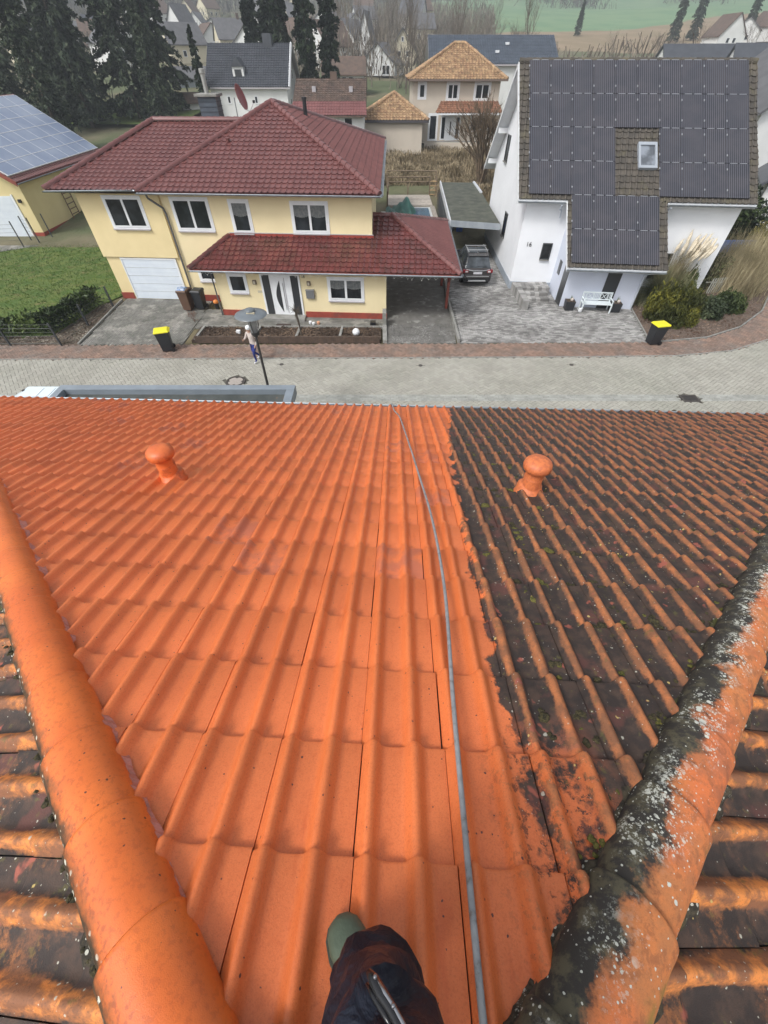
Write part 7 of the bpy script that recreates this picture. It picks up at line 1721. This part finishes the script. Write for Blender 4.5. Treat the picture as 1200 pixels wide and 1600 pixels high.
def boot(heel, toe, nm='boot'):
    heel, toe = Vector(heel), Vector(toe); d = (toe-heel); L = d.length; d.normalize(); sd_ = d.cross(NR).normalized(); upn = sd_.cross(d)
    prof_b = [(0, .028, .075), (.04, .036, .10), (.25, .038, .105), (.45, .040, .085), (.62, .047, .066), (.78, .050, .055), (.90, .043, .045), (.97, .028, .034), (1.0, .008, .022)]
    mb = MB(); vs = []; n_ = 14
    for t, hw, hh in prof_b:
        for k in range(n_): a = 2*math.pi*k/n_; vs.append(heel + d*L*t + sd_*hw*math.cos(a) + upn*(hh*.5 + hh*.5*math.sin(a) + .012))
    mb._add(vs, [(i*n_+k, i*n_+(k+1) % n_, (i+1)*n_+(k+1) % n_, (i+1)*n_+k) for i in range(len(prof_b)-1) for k in range(n_)] + [tuple(range(n_))[::-1], tuple(range(len(vs)-n_, len(vs)))])
    b = mb.build(nm, M_BOOT, me_, smooth='all')
    so = MB(); vs = []
    for t, hw, hh in prof_b: 
        for s_ in (-1, 1):
            for z in (-.004, .016): vs.append(heel + d*L*(t*1.01) + sd_*s_*(hw+.004) + upn*z)
    n4 = 4; so._add(vs, [(i*4, i*4+1, i*4+5, i*4+4) for i in range(len(prof_b)-1)] + [(i*4+3, i*4+2, i*4+6, i*4+7) for i in range(len(prof_b)-1)] + [(i*4+1, i*4+3, i*4+7, i*4+5) for i in range(len(prof_b)-1)] + [(len(vs)-4, len(vs)-3, len(vs)-1, len(vs)-2)])
    so.build('sole', mat('boot_sole', (.05, .055, .04), rough=.8), b)
bt = rp(.03, -.37, .035); tt = rp(-.12, -.140, .035); boot(bt, tt)
boot(rp(-.25, -.62, .035), rp(-.235, -.325, .035))
st_ = MB(); st_.tube([(-.040, -.128, 8.40), (-.032, -.120, 8.38), (-.022, -.118, 8.36)], [.004, .004, .003], 6); st_.build('reflective_strip', mat('reflective_strip', (.75, .76, .8), rough=.3), me_)
tool = thing('rope_clamp', 'black and silver metal rope clamp with red end hanging over the trousers', 'rope clamp', (0, 0, 0))
K_ = [(-.024, -.120, 8.795), (-.016, -.128, 8.80), (-.004, -.140, 8.81), (.010, -.152, 8.82), (.022, -.165, 8.83), (.032, -.180, 8.84)]
M_BLK = mat('black_gloss', (.012, .012, .014), rough=.2); M_CHR = mat('polished_steel', (.35, .35, .37), rough=.3, metal=1)
MB().tube(K_, [.004, .008, .009, .008, .008, .007], 8).build('jaw', M_BLK, tool, smooth='all')
MB().tube([(x+.005, y+.002, z+.007) for x, y, z in K_[1:]], [.002, .003, .0025, .003, .002], 8).build('blade', M_CHR, tool, smooth='all')
MB().tube([(x-.010, y-.004, z-.003) for x, y, z in K_[1:5]], [.002, .004, .005, .003], 8).build('lever', M_BLK, tool, smooth='all')
MB().tube([(.032, -.180, 8.84), (.036, -.188, 8.842)], .008, 8).build('red_end', mat('red_plastic', (.4, .03, .02), rough=.4), tool, smooth='all')
for q in (1, 3): MB().ball((K_[q][0]+.003, K_[q][1]+.004, K_[q][2]+.008), .0035, n=8).build('rivet', M_CHR, tool, smooth='all')

# ------------------------------------------------------------------ winter haze over the valley
hz = MB().box(-1200, 1200, -80, 1300, -2.5, 175).build('haze', None, None, kind='stuff') if False else None
hb_ = MB(); hb_.box(-1300, 1300, -90, 1250, -3.5, 190)
me = bpy.data.meshes.new('haze'); me.from_pydata([tuple(v) for v in hb_.v], [], hb_.f); hz = bpy.data.objects.new('haze', me); COL.objects.link(hz); hz['kind'] = 'stuff'
mh_ = bpy.data.materials.new('haze'); mh_.use_nodes = True; mh_.node_tree.nodes.clear()
pv_ = mh_.node_tree.nodes.new('ShaderNodeVolumePrincipled'); ov = mh_.node_tree.nodes.new('ShaderNodeOutputMaterial'); pv_.inputs['Color'].default_value = (.80, .86, .93, 1); pv_.inputs['Density'].default_value = .001; pv_.inputs['Anisotropy'].default_value = .2
mh_.node_tree.links.new(pv_.outputs[0], ov.inputs['Volume']); me.materials.append(mh_)
